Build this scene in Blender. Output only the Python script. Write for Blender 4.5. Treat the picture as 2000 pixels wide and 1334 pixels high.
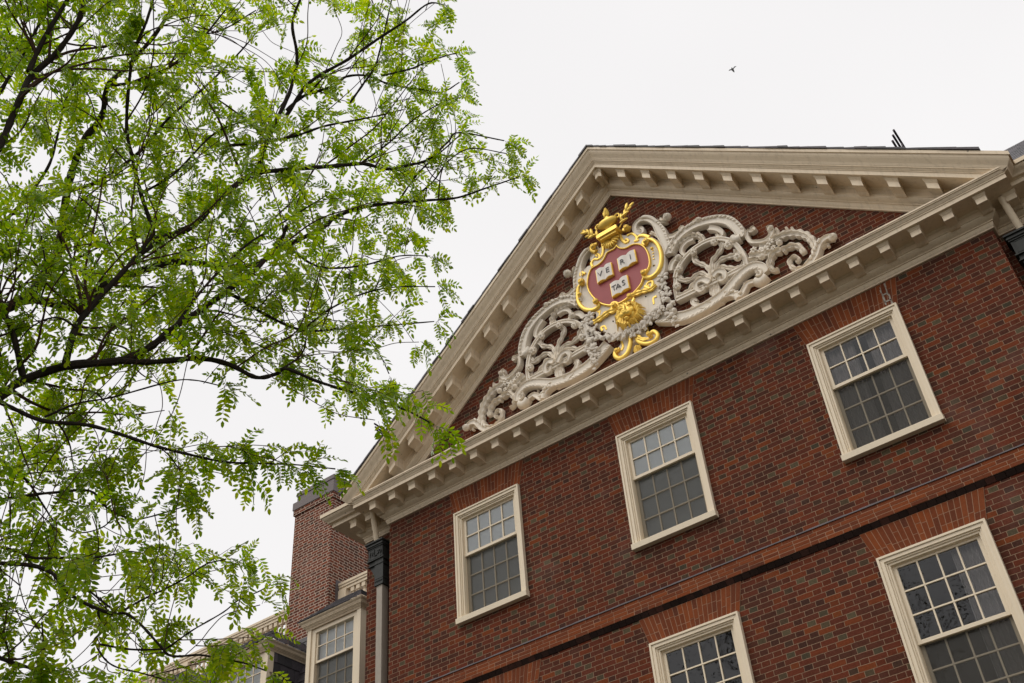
import bpy, bmesh, math, random
from mathutils import Vector, Matrix
scene = bpy.context.scene
for o in list(bpy.data.objects): bpy.data.objects.remove(o)
ZO = 10.7                                   # local z = 0 is the head of the third-floor windows; the ground is ZO below
# ------------------------------------------------------------------ camera
cam_d = bpy.data.cameras.new('camera'); cam = bpy.data.objects.new('camera', cam_d)
scene.collection.objects.link(cam)
cam_d.sensor_width = 36.0; cam_d.lens = 36.0*2105.82/2000.0; cam_d.clip_start = .05; cam_d.clip_end = 3000
R_ = Vector((0.794147,0.603929,-0.067827)); U_ = Vector((0.437014,-0.489945,0.754302)); F_ = Vector((-0.422314,0.628668,0.653014))
cam.matrix_world = Matrix(((R_.x,U_.x,-F_.x,5.3407),(R_.y,U_.y,-F_.y,-11.3715),(R_.z,U_.z,-F_.z,-8.9945 + ZO),(0,0,0,1)))
scene.camera = cam
# ------------------------------------------------------------------ sky and sun (overcast)
SUN_EL, SUN_AZ = math.radians(58), math.radians(208)     # azimuth: from +Y clockwise; the sun is in front of the facade, a little left
world = bpy.data.worlds.new('World'); scene.world = world; world.use_nodes = True
wn = world.node_tree.nodes; wl = world.node_tree.links
for n in list(wn): wn.remove(n)
wo = wn.new('ShaderNodeOutputWorld'); bg = wn.new('ShaderNodeBackground'); bg.inputs[1].default_value = .1
sky = wn.new('ShaderNodeTexSky'); sky.sky_type = 'NISHITA'; sky.sun_disc = False
sky.sun_elevation = SUN_EL; sky.sun_rotation = SUN_AZ; sky.dust_density = 4
hs = wn.new('ShaderNodeHueSaturation'); hs.inputs['Saturation'].default_value = .1
tc = wn.new('ShaderNodeTexCoord'); no = wn.new('ShaderNodeTexNoise'); no.inputs['Scale'].default_value = 1.6; no.inputs['Detail'].default_value = 3
cr = wn.new('ShaderNodeValToRGB'); cr.color_ramp.elements[0].position = .35; cr.color_ramp.elements[1].position = .7
cr.color_ramp.elements[0].color = (.915,.90,.905,1); cr.color_ramp.elements[1].color = (1.0,.985,.985,1)
sc10 = wn.new('ShaderNodeVectorMath'); sc10.operation = 'SCALE'; sc10.inputs['Scale'].default_value = 10.3
mx = wn.new('ShaderNodeMix'); mx.data_type = 'RGBA'; mx.inputs['Factor'].default_value = .93
wl.new(tc.outputs['Generated'], no.inputs['Vector']); wl.new(no.outputs['Fac'], cr.inputs['Fac'])
wl.new(cr.outputs['Color'], sc10.inputs[0]); wl.new(sky.outputs['Color'], hs.inputs['Color'])
wl.new(hs.outputs['Color'], mx.inputs['A']); wl.new(sc10.outputs['Vector'], mx.inputs['B'])
wl.new(mx.outputs['Result'], bg.inputs['Color']); wl.new(bg.outputs[0], wo.inputs['Surface'])
sun_d = bpy.data.lights.new('sun', 'SUN'); sun_d.energy = 1.5; sun_d.angle = math.radians(40); sun_d.color = (1,.965,.91)
sun = bpy.data.objects.new('sun', sun_d); scene.collection.objects.link(sun)
sd = Vector((math.sin(SUN_AZ)*math.cos(SUN_EL), math.cos(SUN_AZ)*math.cos(SUN_EL), math.sin(SUN_EL)))
sun.rotation_euler = sd.to_track_quat('Z','Y').to_euler(); sun.location = (0,-20,30)
scene.view_settings.view_transform = 'Standard'; scene.view_settings.look = 'None'
scene.view_settings.exposure = 0; scene.view_settings.gamma = 1

# ------------------------------------------------------------------ materials
class NT:
    def __init__(s, name):
        s.m = bpy.data.materials.new(name); s.m.use_nodes = True; s.t = s.m.node_tree; s.n = s.t.nodes; s.l = s.t.links
        for n in list(s.n): s.n.remove(n)
        s.out = s.n.new('ShaderNodeOutputMaterial')
    def node(s, typ, **kw):
        n = s.n.new(typ)
        for k, v in kw.items(): setattr(n, k, v)
        return n
    def put(s, v, sock):
        if hasattr(v, 'is_linked') or isinstance(v, bpy.types.NodeSocket): s.l.new(v, sock)
        else: sock.default_value = v
    def math(s, op, a, b=0.0, c=0.0):
        n = s.node('ShaderNodeMath', operation=op); s.put(a, n.inputs[0]); s.put(b, n.inputs[1]); s.put(c, n.inputs[2]); return n.outputs[0]
    def mix(s, f, a, b, typ='MIX'):
        n = s.node('ShaderNodeMix', data_type='RGBA', blend_type=typ); s.put(f, n.inputs['Factor']); s.put(a, n.inputs['A']); s.put(b, n.inputs['B']); return n.outputs['Result']
    def ramp(s, f, stops, interp='LINEAR'):
        n = s.node('ShaderNodeValToRGB'); e = n.color_ramp; e.interpolation = interp
        while len(e.elements) < len(stops): e.elements.new(.5)
        for el, (p, c) in zip(e.elements, stops): el.position = p; el.color = (*c, 1)
        s.put(f, n.inputs[0]); return n.outputs[0]
    def noise(s, scale, detail=3, vec=None, rough=.55):
        n = s.node('ShaderNodeTexNoise'); n.inputs['Scale'].default_value = scale; n.inputs['Detail'].default_value = detail; n.inputs['Roughness'].default_value = rough
        s.l.new(vec if vec is not None else s.obj(), n.inputs['Vector']); return n.outputs['Fac']
    def obj(s):
        if not hasattr(s, '_o'): s._o = s.node('ShaderNodeTexCoord').outputs['Object']
        return s._o
    def bsdf(s, col, rough=.6, metal=0., bump=None, bstr=.3, bdist=.01, spec=.4):
        b = s.node('ShaderNodeBsdfPrincipled'); s.put(col, b.inputs['Base Color']); s.put(rough, b.inputs['Roughness']); b.inputs['Metallic'].default_value = metal
        b.inputs['Specular IOR Level'].default_value = spec
        if bump is not None:
            bn = s.node('ShaderNodeBump'); bn.inputs['Strength'].default_value = bstr; bn.inputs['Distance'].default_value = bdist
            s.l.new(bump, bn.inputs['Height']); s.l.new(bn.outputs[0], b.inputs['Normal'])
        s.l.new(b.outputs[0], s.out.inputs[0]); return b
def C4(c): return (c[0], c[1], c[2], 1)

def brick_mat(name, period, split, course, stretch, header, mortar, joint=.0036, odd=.5, wob=.004):
    s = NT(name); P = s.obj()
    g = s.node('ShaderNodeNewGeometry'); sn = s.node('ShaderNodeSeparateXYZ'); s.l.new(g.outputs['Normal'], sn.inputs[0])
    w1 = s.node('ShaderNodeTexNoise'); w1.inputs['Scale'].default_value = 9; w1.inputs['Detail'].default_value = 4; s.l.new(P, w1.inputs['Vector'])
    wc = s.node('ShaderNodeVectorMath', operation='SUBTRACT'); s.l.new(w1.outputs['Color'], wc.inputs[0]); wc.inputs[1].default_value = (.5,.5,.5)
    ws = s.node('ShaderNodeVectorMath', operation='SCALE'); s.l.new(wc.outputs[0], ws.inputs[0]); ws.inputs['Scale'].default_value = wob*3
    pa = s.node('ShaderNodeVectorMath', operation='ADD'); s.l.new(P, pa.inputs[0]); s.l.new(ws.outputs[0], pa.inputs[1])
    sp = s.node('ShaderNodeSeparateXYZ'); s.l.new(pa.outputs[0], sp.inputs[0])
    side = s.math('GREATER_THAN', s.math('ABSOLUTE', sn.outputs[0]), .5)
    u = s.math('ADD', s.math('MULTIPLY', sp.outputs[0], s.math('SUBTRACT', 1., side)), s.math('MULTIPLY', sp.outputs[1], side))
    zz = s.math('DIVIDE', s.math('ADD', sp.outputs[2], 50*course), course)
    row = s.math('FLOOR', zz); fz = s.math('FRACT', zz)
    par = s.math('MODULO', row, 2.)
    rj = s.node('ShaderNodeTexWhiteNoise', noise_dimensions='1D'); s.l.new(row, rj.inputs['W'])
    uu = s.math('ADD', s.math('ADD', s.math('DIVIDE', s.math('ADD', u, 50.), period), s.math('MULTIPLY', par, odd)), s.math('MULTIPLY', rj.outputs[0], .07))
    cell = s.math('FLOOR', uu); fu = s.math('FRACT', uu)
    hd = s.math('GREATER_THAN', fu, split)
    du = s.math('MULTIPLY', s.math('MINIMUM', s.math('MINIMUM', fu, s.math('ABSOLUTE', s.math('SUBTRACT', fu, split))), s.math('SUBTRACT', 1., fu)), period)
    dz = s.math('MULTIPLY', s.math('MINIMUM', fz, s.math('SUBTRACT', 1., fz)), course)
    d = s.math('MINIMUM', du, dz)
    mr = s.node('ShaderNodeMapRange'); mr.interpolation_type = 'SMOOTHSTEP'; mr.inputs['From Min'].default_value = joint*.75; mr.inputs['From Max'].default_value = joint*1.25
    s.l.new(d, mr.inputs['Value']); face = mr.outputs[0]
    cv = s.node('ShaderNodeCombineXYZ'); s.l.new(cell, cv.inputs[0]); s.l.new(row, cv.inputs[1]); s.l.new(hd, cv.inputs[2])
    wn_ = s.node('ShaderNodeTexWhiteNoise', noise_dimensions='3D'); s.l.new(cv.outputs[0], wn_.inputs['Vector']); rnd = wn_.outputs['Value']
    cs = s.ramp(rnd, stretch); ch = s.ramp(rnd, header)
    col = s.mix(hd, cs, ch)
    big = s.noise(.55, 4); col = s.mix(s.math('MULTIPLY', s.math('SUBTRACT', big, .42), .9), col, s.mix(1., col, (.62,.55,.55,1), 'MULTIPLY'))
    fine = s.noise(38, 5, rough=.7); col = s.mix(.55, col, s.ramp(fine, [(.25,(.45,.45,.45)),(.75,(1.45,1.4,1.4))]), 'MULTIPLY')
    mcol = s.mix(s.noise(14, 4), C4([c*.7 for c in mortar]), C4([c*1.2 for c in mortar]))
    mp = s.node('ShaderNodeMapping'); mp.inputs['Scale'].default_value = (5,5,.5); s.l.new(P, mp.inputs[0])
    st = s.ramp(s.noise(1.3, 5, mp.outputs[0]), [(.50,(0,0,0)),(.72,(1,1,1))]); col = s.mix(s.math('MULTIPLY', st, .38), col, s.mix(1., col, (.50,.50,.52,1), 'MULTIPLY'))
    ef = s.ramp(s.noise(.9, 6), [(.58,(0,0,0)),(.75,(1,1,1))]); col = s.mix(s.math('MULTIPLY', ef, .11), col, (.42,.33,.29,1))
    fin = s.mix(face, mcol, col)
    h = s.math('ADD', face, s.math('ADD', s.math('MULTIPLY', fine, .5), s.math('MULTIPLY', rnd, .35)))
    s.bsdf(fin, .9, bump=h, bstr=.55, bdist=.008, spec=.05); return s.m
RED = [(0,(.072,.031,.021)),(.2,(.102,.035,.022)),(.55,(.124,.036,.021)),(.85,(.146,.039,.020)),(1,(.185,.051,.019))]
HDR = [(0,(.060,.050,.033)),(.12,(.105,.082,.048)),(.22,(.080,.056,.034)),(.30,(.060,.030,.022)),(.6,(.088,.031,.020)),(.9,(.122,.034,.018)),(1,(.17,.050,.018))]
M = {}
M['brick'] = brick_mat('red flemish bond brick', .318, .66, .0677, RED, HDR, (.30,.20,.13), .0030)
M['chimney_brick'] = brick_mat('chimney brick', .318, .66, .0677, [(0,(.105,.046,.032)),(.5,(.165,.054,.033)),(1,(.22,.068,.038))], [(0,(.07,.044,.035)),(.5,(.105,.045,.032)),(1,(.17,.055,.034))], (.66,.53,.42), .0052)
def gauged(name, stops, rough=.75):
    s = NT(name); g = s.node('ShaderNodeNewGeometry'); c = s.ramp(g.outputs['Random Per Island'], stops)
    f = s.noise(45, 4, rough=.7); c = s.mix(.4, c, s.ramp(f, [(.25,(.5,.5,.5)),(.75,(1.4,1.35,1.35))]), 'MULTIPLY')
    b = s.noise(2.2, 3); c = s.mix(s.math('MULTIPLY', b, .35), c, (.10,.055,.045,1))
    s.bsdf(c, rough, bump=f, bstr=.25, bdist=.004, spec=.06); return s.m
M['rubbed'] = gauged('rubbed orange brick', [(0,(.10,.030,.015)),(.12,(.15,.038,.013)),(.6,(.19,.046,.013)),(1,(.24,.060,.015))])
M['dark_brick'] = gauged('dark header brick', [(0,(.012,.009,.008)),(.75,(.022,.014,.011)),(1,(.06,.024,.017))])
def plain(name, c, rough=.6, metal=0., var=.25, scale=6, bstr=.12, spec=.4, streak=0.):
    s = NT(name); n = s.noise(scale, 5, rough=.65)
    col = s.mix(n, C4([x*(1-var) for x in c]), C4([min(1,x*(1+var*.6)) for x in c]))
    if streak:
        mp = s.node('ShaderNodeMapping'); mp.inputs['Scale'].default_value = (9,9,.7); s.l.new(s.obj(), mp.inputs[0])
        k = s.noise(3.0, 5, mp.outputs[0]); k2 = s.ramp(k, [(.52,(0,0,0)),(.75,(1,1,1))])
        col = s.mix(s.math('MULTIPLY', k2, streak), col, C4([c[0]*.42,c[1]*.40,c[2]*.36]))
    fn = s.noise(60, 3)
    s.bsdf(col, rough, metal, bump=fn, bstr=bstr, bdist=.004, spec=spec); return s.m
M['mortar'] = plain('pale mortar', (.33,.19,.115), .9, scale=12)
M['cream_'] = plain('cream painted wood', (.70,.565,.40), .55, var=.10, scale=2.2, bstr=.06, streak=.28)
def trim_mat():
    s = NT('cream painted cornice wood'); c = (.745,.61,.435); n = s.noise(2.2, 5, rough=.65)
    col = s.mix(n, C4([x*.88 for x in c]), C4([x*1.06 for x in c]))
    mp = s.node('ShaderNodeMapping'); mp.inputs['Scale'].default_value = (7,7,.6); s.l.new(s.obj(), mp.inputs[0])
    k2 = s.ramp(s.noise(3.0, 6, mp.outputs[0], .65), [(.50,(0,0,0)),(.74,(1,1,1))]); col = s.mix(s.math('MULTIPLY', k2, .34), col, (.29,.215,.135,1))
    dots = s.node('ShaderNodeTexVoronoi'); dots.inputs['Scale'].default_value = 3.2; s.l.new(s.obj(), dots.inputs['Vector'])
    dk = s.math('LESS_THAN', dots.outputs['Distance'], .045); col = s.mix(s.math('MULTIPLY', dk, .7), col, (.10,.075,.05,1))
    s.bsdf(col, .55, bump=s.noise(60,3), bstr=.06, bdist=.004); return s.m
M['cream'] = trim_mat()
M['frame'] = plain('cream window paint', (.78,.66,.485), .5, var=.07, scale=3, bstr=.05, streak=.10)
M['stone'] = plain('weathered white carved wood', (.80,.72,.605), .7, var=.10, scale=9, bstr=.22, streak=.18)
M['zinc'] = plain('grey weathered garland paint', (.70,.63,.535), .75, var=.2, scale=16, bstr=.25)
M['gold'] = plain('gold leaf', (.95,.64,.14), .48, .6, var=.22, scale=14, bstr=.15)
M['field'] = plain('crimson painted panel', (.33,.062,.064), .6, var=.12, scale=5, bstr=.1)
M['page'] = plain('painted book page', (.76,.70,.625), .6, var=.08, scale=8)
M['ink'] = plain('black lettering', (.02,.018,.016), .5)
M['lead'] = plain('lead flashing', (.115,.095,.098), .7, 0., var=.6, scale=7, bstr=.3)
M['cap'] = plain('lead chimney cap', (.175,.145,.142), .7, var=.15, scale=4)
M['copper'] = plain('dark green patinated copper', (.028,.029,.025), .6, .1, var=.5, scale=14)
M['copper_dark'] = plain('blackened copper', (.018,.019,.017), .6, .3, var=.4, scale=14)
M['pipe'] = plain('grey painted downpipe', (.36,.31,.25), .6, var=.2, scale=8, streak=.3)
M['rail_metal'] = plain('dark iron pipe', (.05,.035,.045), .5, .4)
M['steel'] = plain('pale grey lamp housing', (.50,.52,.53), .5)
M['bark'] = plain('dark wet bark', (.034,.026,.021), .9, var=.5, scale=30, bstr=.8, spec=.15)
M['twig'] = plain('reddish brown twig bark', (.075,.038,.028), .85, var=.4, scale=40, spec=.15)
M['ground'] = plain('lawn and path', (.065,.06,.045), .95, var=.4, scale=.6)
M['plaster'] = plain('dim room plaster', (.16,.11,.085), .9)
M['added_crown'] = plain('brown olive added tree crown', (.085,.070,.035), .9)
M['bird'] = plain('grey bird feathers', (.05,.05,.048), .8)
M['dormer_slate_shaded'] = plain('slate with painted shade', (.022,.021,.024), .6)
def slate_mat():
    s = NT('roof slate'); g = s.node('ShaderNodeNewGeometry')
    c = s.ramp(g.outputs['Random Per Island'], [(0,(.022,.021,.022)),(.5,(.042,.036,.040)),(1,(.075,.062,.072))]); f = s.noise(20, 5)
    c = s.mix(.5, c, s.ramp(f, [(.3,(.5,.5,.5)),(.7,(1.4,1.4,1.4))]), 'MULTIPLY'); s.bsdf(c, .55, bump=f, bstr=.3, bdist=.006); return s.m
M['slate'] = slate_mat()
def leaf_mat():
    s = NT('locust leaf'); g = s.node('ShaderNodeNewGeometry'); r = g.outputs['Random Per Island']
    big = s.noise(.9, 2)
    k = s.math('ADD', s.math('MULTIPLY', r, .6), s.math('MULTIPLY', big, .55))
    cd = s.ramp(k, [(.2,(.060,.145,.004)),(.55,(.165,.285,.006)),(.9,(.28,.37,.010))])
    ct = s.ramp(k, [(.2,(.22,.42,.004)),(.55,(.46,.68,.006)),(.9,(.74,.84,.014))])
    a = s.node('ShaderNodeBsdfDiffuse'); b = s.node('ShaderNodeBsdfTranslucent'); s.l.new(cd, a.inputs[0]); s.l.new(ct, b.inputs[0])
    m1 = s.node('ShaderNodeMixShader'); m1.inputs[0].default_value = .62; s.l.new(a.outputs[0], m1.inputs[1]); s.l.new(b.outputs[0], m1.inputs[2])
    gl = s.node('ShaderNodeBsdfGlossy'); gl.inputs['Roughness'].default_value = .45; gl.inputs[0].default_value = (.9,.95,.9,1)
    fr = s.node('ShaderNodeFresnel'); fr.inputs[0].default_value = 1.15
    m2 = s.node('ShaderNodeMixShader'); s.l.new(s.math('MULTIPLY', fr.outputs[0], .45), m2.inputs[0]); s.l.new(m1.outputs[0], m2.inputs[1]); s.l.new(gl.outputs[0], m2.inputs[2])
    s.l.new(m2.outputs[0], s.out.inputs[0]); return s.m
M['leaf'] = leaf_mat()
def glass_mat():
    s = NT('old window glass'); t = s.node('ShaderNodeBsdfTransparent'); t.inputs[0].default_value = (.93,.95,.94,1)
    gl = s.node('ShaderNodeBsdfGlossy'); gl.inputs['Roughness'].default_value = .02
    bn = s.node('ShaderNodeBump'); bn.inputs['Strength'].default_value = .12; bn.inputs['Distance'].default_value = .02
    s.l.new(s.noise(5, 2), bn.inputs['Height']); s.l.new(bn.outputs[0], gl.inputs['Normal'])
    fr = s.node('ShaderNodeFresnel'); fr.inputs[0].default_value = 1.72
    m = s.node('ShaderNodeMixShader'); s.l.new(fr.outputs[0], m.inputs[0]); s.l.new(t.outputs[0], m.inputs[1]); s.l.new(gl.outputs[0], m.inputs[2])
    s.l.new(m.outputs[0], s.out.inputs[0]); return s.m
M['glass'] = glass_mat()
def screen_mat():
    s = NT('insect screen mesh'); t = s.node('ShaderNodeBsdfTransparent'); d = s.node('ShaderNodeBsdfDiffuse')
    d.inputs[0].default_value = (.085,.08,.07,1); m = s.node('ShaderNodeMixShader'); m.inputs[0].default_value = .5
    s.l.new(t.outputs[0], m.inputs[1]); s.l.new(d.outputs[0], m.inputs[2]); s.l.new(m.outputs[0], s.out.inputs[0]); return s.m
M['screen'] = screen_mat()
M['blind'] = plain('white roller blind', (.96,.97,.985), .8, var=.03)
M['curtain'] = plain('pale grey curtain', (.50,.45,.44), .85, var=.1)

# ------------------------------------------------------------------ mesh helpers
ORG = {}
class MB:
    def __init__(s): s.v = []; s.f = []; s.sm = []
    def add(s, vs, fs, smooth=False):
        o = len(s.v); s.v += [tuple(v) for v in vs]; s.f += [tuple(i+o for i in f) for f in fs]; s.sm += [smooth]*len(fs); return s
    def box(s, x0, x1, y0, y1, z0, z1):
        vs = [(x,y,z) for z in (z0,z1) for y in (y0,y1) for x in (x0,x1)]
        return s.add(vs, [(0,2,3,1),(4,5,7,6),(0,1,5,4),(2,6,7,3),(0,4,6,2),(1,3,7,5)])
    def hexa(s, b, t):           # two quads of points
        return s.add(list(b)+list(t), [(3,2,1,0),(4,5,6,7),(0,1,5,4),(1,2,6,5),(2,3,7,6),(3,0,4,7)])
    def prism_y(s, poly, y0, y1):        # polygon in x,z extruded along y
        n = len(poly); vs = [(x,y0,z) for x,z in poly]+[(x,y1,z) for x,z in poly]
        fs = [tuple(range(n)), tuple(range(2*n-1,n-1,-1))]+[(i,i+n,(i+1)%n+n,(i+1)%n) for i in range(n)]
        return s.add(vs, fs)
    def prism_x(s, poly, x0, x1):        # polygon in y,z extruded along x
        n = len(poly); vs = [(x0,y,z) for y,z in poly]+[(x1,y,z) for y,z in poly]
        fs = [tuple(range(n)), tuple(range(2*n-1,n-1,-1))]+[(i,i+n,(i+1)%n+n,(i+1)%n) for i in range(n)]
        return s.add(vs, fs)
    def rings(s, rings, closed=True, caps=True, smooth=True):
        n = len(rings[0]); o = []
        for r in rings: o += list(r)
        fs = []
        for i in range(len(rings)-1):
            for k in range(n if closed else n-1):
                a, b = i*n+k, i*n+(k+1)%n; fs.append((a, b, b+n, a+n))
        if caps: fs += [tuple(range(n-1,-1,-1)), tuple(range((len(rings)-1)*n, len(rings)*n))]
        return s.add(o, fs, smooth)
    def tube(s, pts, n=8):               # pts: (x,y,z,r)
        P = [Vector(p[:3]) for p in pts]; rs = []; up = None
        for i, p in enumerate(P):
            t = (P[min(i+1,len(P)-1)]-P[max(i-1,0)])
            t = t.normalized() if t.length > 1e-9 else Vector((0,0,1))
            if up is None: up = t.orthogonal().normalized()
            up = (up - t*up.dot(t)); up = up.normalized() if up.length > 1e-6 else t.orthogonal().normalized()
            w = t.cross(up)
            rs.append([tuple(p+(up*math.cos(2*math.pi*k/n)+w*math.sin(2*math.pi*k/n))*pts[i][3]) for k in range(n)])
        return s.rings(rs)
    def lathe(s, prof, cx, cy, n=12):    # prof: (r, z)
        return s.rings([[(cx+r*math.cos(2*math.pi*k/n), cy+r*math.sin(2*math.pi*k/n), z) for k in range(n)] for r, z in prof])
    def ball(s, c, rx, ry, rz, nu=10, nv=6, rot=0.):
        rs = []
        for j in range(nv+1):
            t = math.pi*(j+.02)/(nv+.04); ring = []
            for k in range(nu):
                a = 2*math.pi*k/nu; x, y, z = rx*math.sin(t)*math.cos(a), ry*math.sin(t)*math.sin(a), rz*math.cos(t)
                ring.append((c[0]+x*math.cos(rot)-z*math.sin(rot), c[1]+y, c[2]+x*math.sin(rot)+z*math.cos(rot)))
            rs.append(ring)
        return s.rings(rs)
    def build(s, name, mat, parent=None, bevel=0., org=None, recalc=True):
        me = bpy.data.meshes.new(name); me.from_pydata(s.v, [], s.f)
        me.polygons.foreach_set('use_smooth', s.sm); me.update()
        if recalc:
            b = bmesh.new(); b.from_mesh(me); bmesh.ops.recalc_face_normals(b, faces=b.faces); b.to_mesh(me); b.free()
        me.set_sharp_from_angle(angle=math.radians(36)) if any(s.sm) else None
        me.materials.append(M[mat]); ob = bpy.data.objects.new(name, me); scene.collection.objects.link(ob)
        org = org or (0,0,0)
        ORG[ob] = Vector(org)
        if parent is not None: ob.parent = parent; ob.location = Vector(org)-ORG[parent]
        else: ob.location = org
        if bevel:
            bv = ob.modifiers.new('bevel', 'BEVEL'); bv.width = bevel; bv.segments = 2; bv.limit_method = 'ANGLE'; bv.angle_limit = math.radians(40)
        return ob
def tag(o, label, cat=None, group=None, kind=None):
    if label: o['label'] = label
    if cat: o['category'] = cat
    if group: o['group'] = group
    if kind: o['kind'] = kind
    return o
def empty(name, loc, label, cat, group=None):
    o = bpy.data.objects.new(name, None); scene.collection.objects.link(o); o.location = loc; o.empty_display_size = .3
    ORG[o] = Vector(loc); return tag(o, label, cat, group)
def place_copy(src, parent, org):
    c = src.copy(); scene.collection.objects.link(c); c.parent = parent; ORG[c] = Vector(org); c.location = Vector(org)-ORG[parent]; return c
def catmull(P, n):
    P = [tuple(map(float,p)) for p in P]; k = len(P[0]); Q = [tuple(2*a-b for a,b in zip(P[0],P[1]))]+P+[tuple(2*a-b for a,b in zip(P[-1],P[-2]))]; out = []
    for i in range(1, len(Q)-2):
        a, b, c, d = Q[i-1:i+3]
        for j in range(n):
            t = j/n; out.append(tuple(.5*((2*b[m])+(-a[m]+c[m])*t+(2*a[m]-5*b[m]+4*c[m]-d[m])*t*t+(-a[m]+3*b[m]-3*c[m]+d[m])*t**3) for m in range(k)))
    out.append(P[-1]); return out

# ------------------------------------------------------------------ ground
g = MB(); g.add([(-1200,-1200,-ZO),(1200,-1200,-ZO),(1200,1200,-ZO),(-1200,1200,-ZO)], [(0,1,2,3)])
tag(g.build('ground', 'ground'), 'green lawn and path in front of the brick hall', 'ground', kind='structure')

# ------------------------------------------------------------------ brick hall
XC, D1, XL, XR = 5.03, .20, -5.70, 9.5      # pavilion half width, set-back of the main block, its ends
ZB, ZA, TAN = .42, 4.77, .82                # foot of the cornice, apex of the gable brickwork, roof pitch
COS = math.cos(math.atan(TAN))
hall = empty('brick_hall', (0,0,-ZO), 'red brick hall with a cream pediment and sash windows', 'building')
WS = 3.0194
W_UP = dict(w=1.2508, h=1.864); ZL = -3.184
def win_h(top, bot): return .235+.285*(top+bot)+.085+.045
HL = win_h(3, 3)
openings = [(x, 0.0, W_UP['h']) for x in (-WS,0,WS)] + [(x, ZL, HL) for x in (-WS,0,WS)]
# wall with real openings
def wall_holes(mb, x0, x1, z0, z1, y, holes):
    xs = sorted({x0,x1,*[h[0] for h in holes],*[h[1] for h in holes]}); zs = sorted({z0,z1,*[h[2] for h in holes],*[h[3] for h in holes]})
    for i in range(len(xs)-1):
        for j in range(len(zs)-1):
            cx, cz = (xs[i]+xs[i+1])/2, (zs[j]+zs[j+1])/2
            if any(h[0]<cx<h[1] and h[2]<cz<h[3] for h in holes): continue
            mb.add([(xs[i],y,zs[j]),(xs[i+1],y,zs[j]),(xs[i+1],y,zs[j+1]),(xs[i],y,zs[j+1])], [(0,1,2,3)])
    for h in holes:
        a,b,c,d = h
        for q in ([(a,y,c),(a,y,d),(a,y+.22,d),(a,y+.22,c)],[(b,y,c),(b,y+.22,c),(b,y+.22,d),(b,y,d)],[(a,y,d),(b,y,d),(b,y+.22,d),(a,y+.22,d)],[(a,y,c),(a,y+.22,c),(b,y+.22,c),(b,y,c)]):
            mb.add(q, [(0,1,2,3)])
wb = MB(); hs_ = [(x-.56, x+.56, zt-h+.03, zt-.05) for x, zt, h in openings]
wall_holes(wb, -XC, XC, -ZO, ZB+.25, 0, hs_)
wb.add([(XC,0,-ZO),(XC,D1,-ZO),(XC,D1,ZB+.25),(XC,0,ZB+.25)], [(0,1,2,3)]); wb.add([(-XC,0,-ZO),(-XC,D1,-ZO),(-XC,D1,ZB+.25),(-XC,0,ZB+.25)], [(3,2,1,0)])
wb.add([(XL,D1,-ZO),(-XC,D1,-ZO),(-XC,D1,ZB+.25),(XL,D1,ZB+.25)], [(0,1,2,3)]); wb.add([(XC,D1,-ZO),(XR,D1,-ZO),(XR,D1,ZB+.25),(XC,D1,ZB+.25)], [(0,1,2,3)])
wb.add([(XL,D1,-ZO),(XL,9,-ZO),(XL,9,ZB+.25),(XL,D1,ZB+.25)], [(3,2,1,0)]); wb.add([(XR,D1,-ZO),(XR,9,-ZO),(XR,9,ZB+.25),(XR,D1,ZB+.25)], [(0,1,2,3)])
wall = wb.build('wall', 'brick', hall, recalc=False)
tb = MB(); zt0 = ZB+.3; tx = (ZA+.3-zt0)/TAN
tb.add([(-tx,0,zt0),(tx,0,zt0),(0,0,ZA+.3)], [(0,1,2)]); tb.build('tympanum', 'brick', hall, recalc=False)
# belt course: flashing, four courses of rubbed brick, dark moulded course below
bc = MB(); ROWH = .0505
zb_top = -2.545; random.seed(3)
mo = MB(); mo.box(-XC-.05, XC+.05, -.0545, .0-.001, zb_top-4*ROWH+.002, zb_top-.002); mo.build('belt_mortar', 'mortar', hall)
for r in range(4):
    x = -XC-.055 + (0 if r%2 else -.10)
    while x < XC+.055:
        w = random.choice((.205,.205,.105)) if r else .205
        a, b = max(x,-XC-.055), min(x+w-.006, XC+.055)
        if b-a > .03: bc.box(a, b, -.055-random.random()*.003, -.003, zb_top-(r+1)*ROWH+.0028, zb_top-r*ROWH-.0028)
        x += w
bc.build('belt_course', 'rubbed', hall, bevel=.0025)
lf = MB(); n = 60
for i in range(n):
    xa, xb = -XC-.07+(2*XC+.14)*i/n, -XC-.07+(2*XC+.14)*(i+1)/n; dz = random.uniform(-.006,.006)
    lf.hexa([(xa,-.068,zb_top-.004),(xb,-.068,zb_top-.004),(xb,-.002,zb_top+.016),(xa,-.002,zb_top+.016)], [(xa,-.064,zb_top+.013),(xb,-.064,zb_top+.013),(xb,-.002,zb_top+.048+dz),(xa,-.002,zb_top+.048+dz)])
lf.build('belt_flashing', 'lead', hall)
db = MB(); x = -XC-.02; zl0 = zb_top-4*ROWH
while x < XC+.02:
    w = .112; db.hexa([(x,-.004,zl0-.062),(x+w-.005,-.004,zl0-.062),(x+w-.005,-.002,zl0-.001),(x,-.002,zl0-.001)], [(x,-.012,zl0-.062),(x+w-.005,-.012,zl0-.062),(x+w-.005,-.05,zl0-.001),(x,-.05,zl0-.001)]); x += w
db.build('belt_underside', 'dark_brick', hall)

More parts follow.
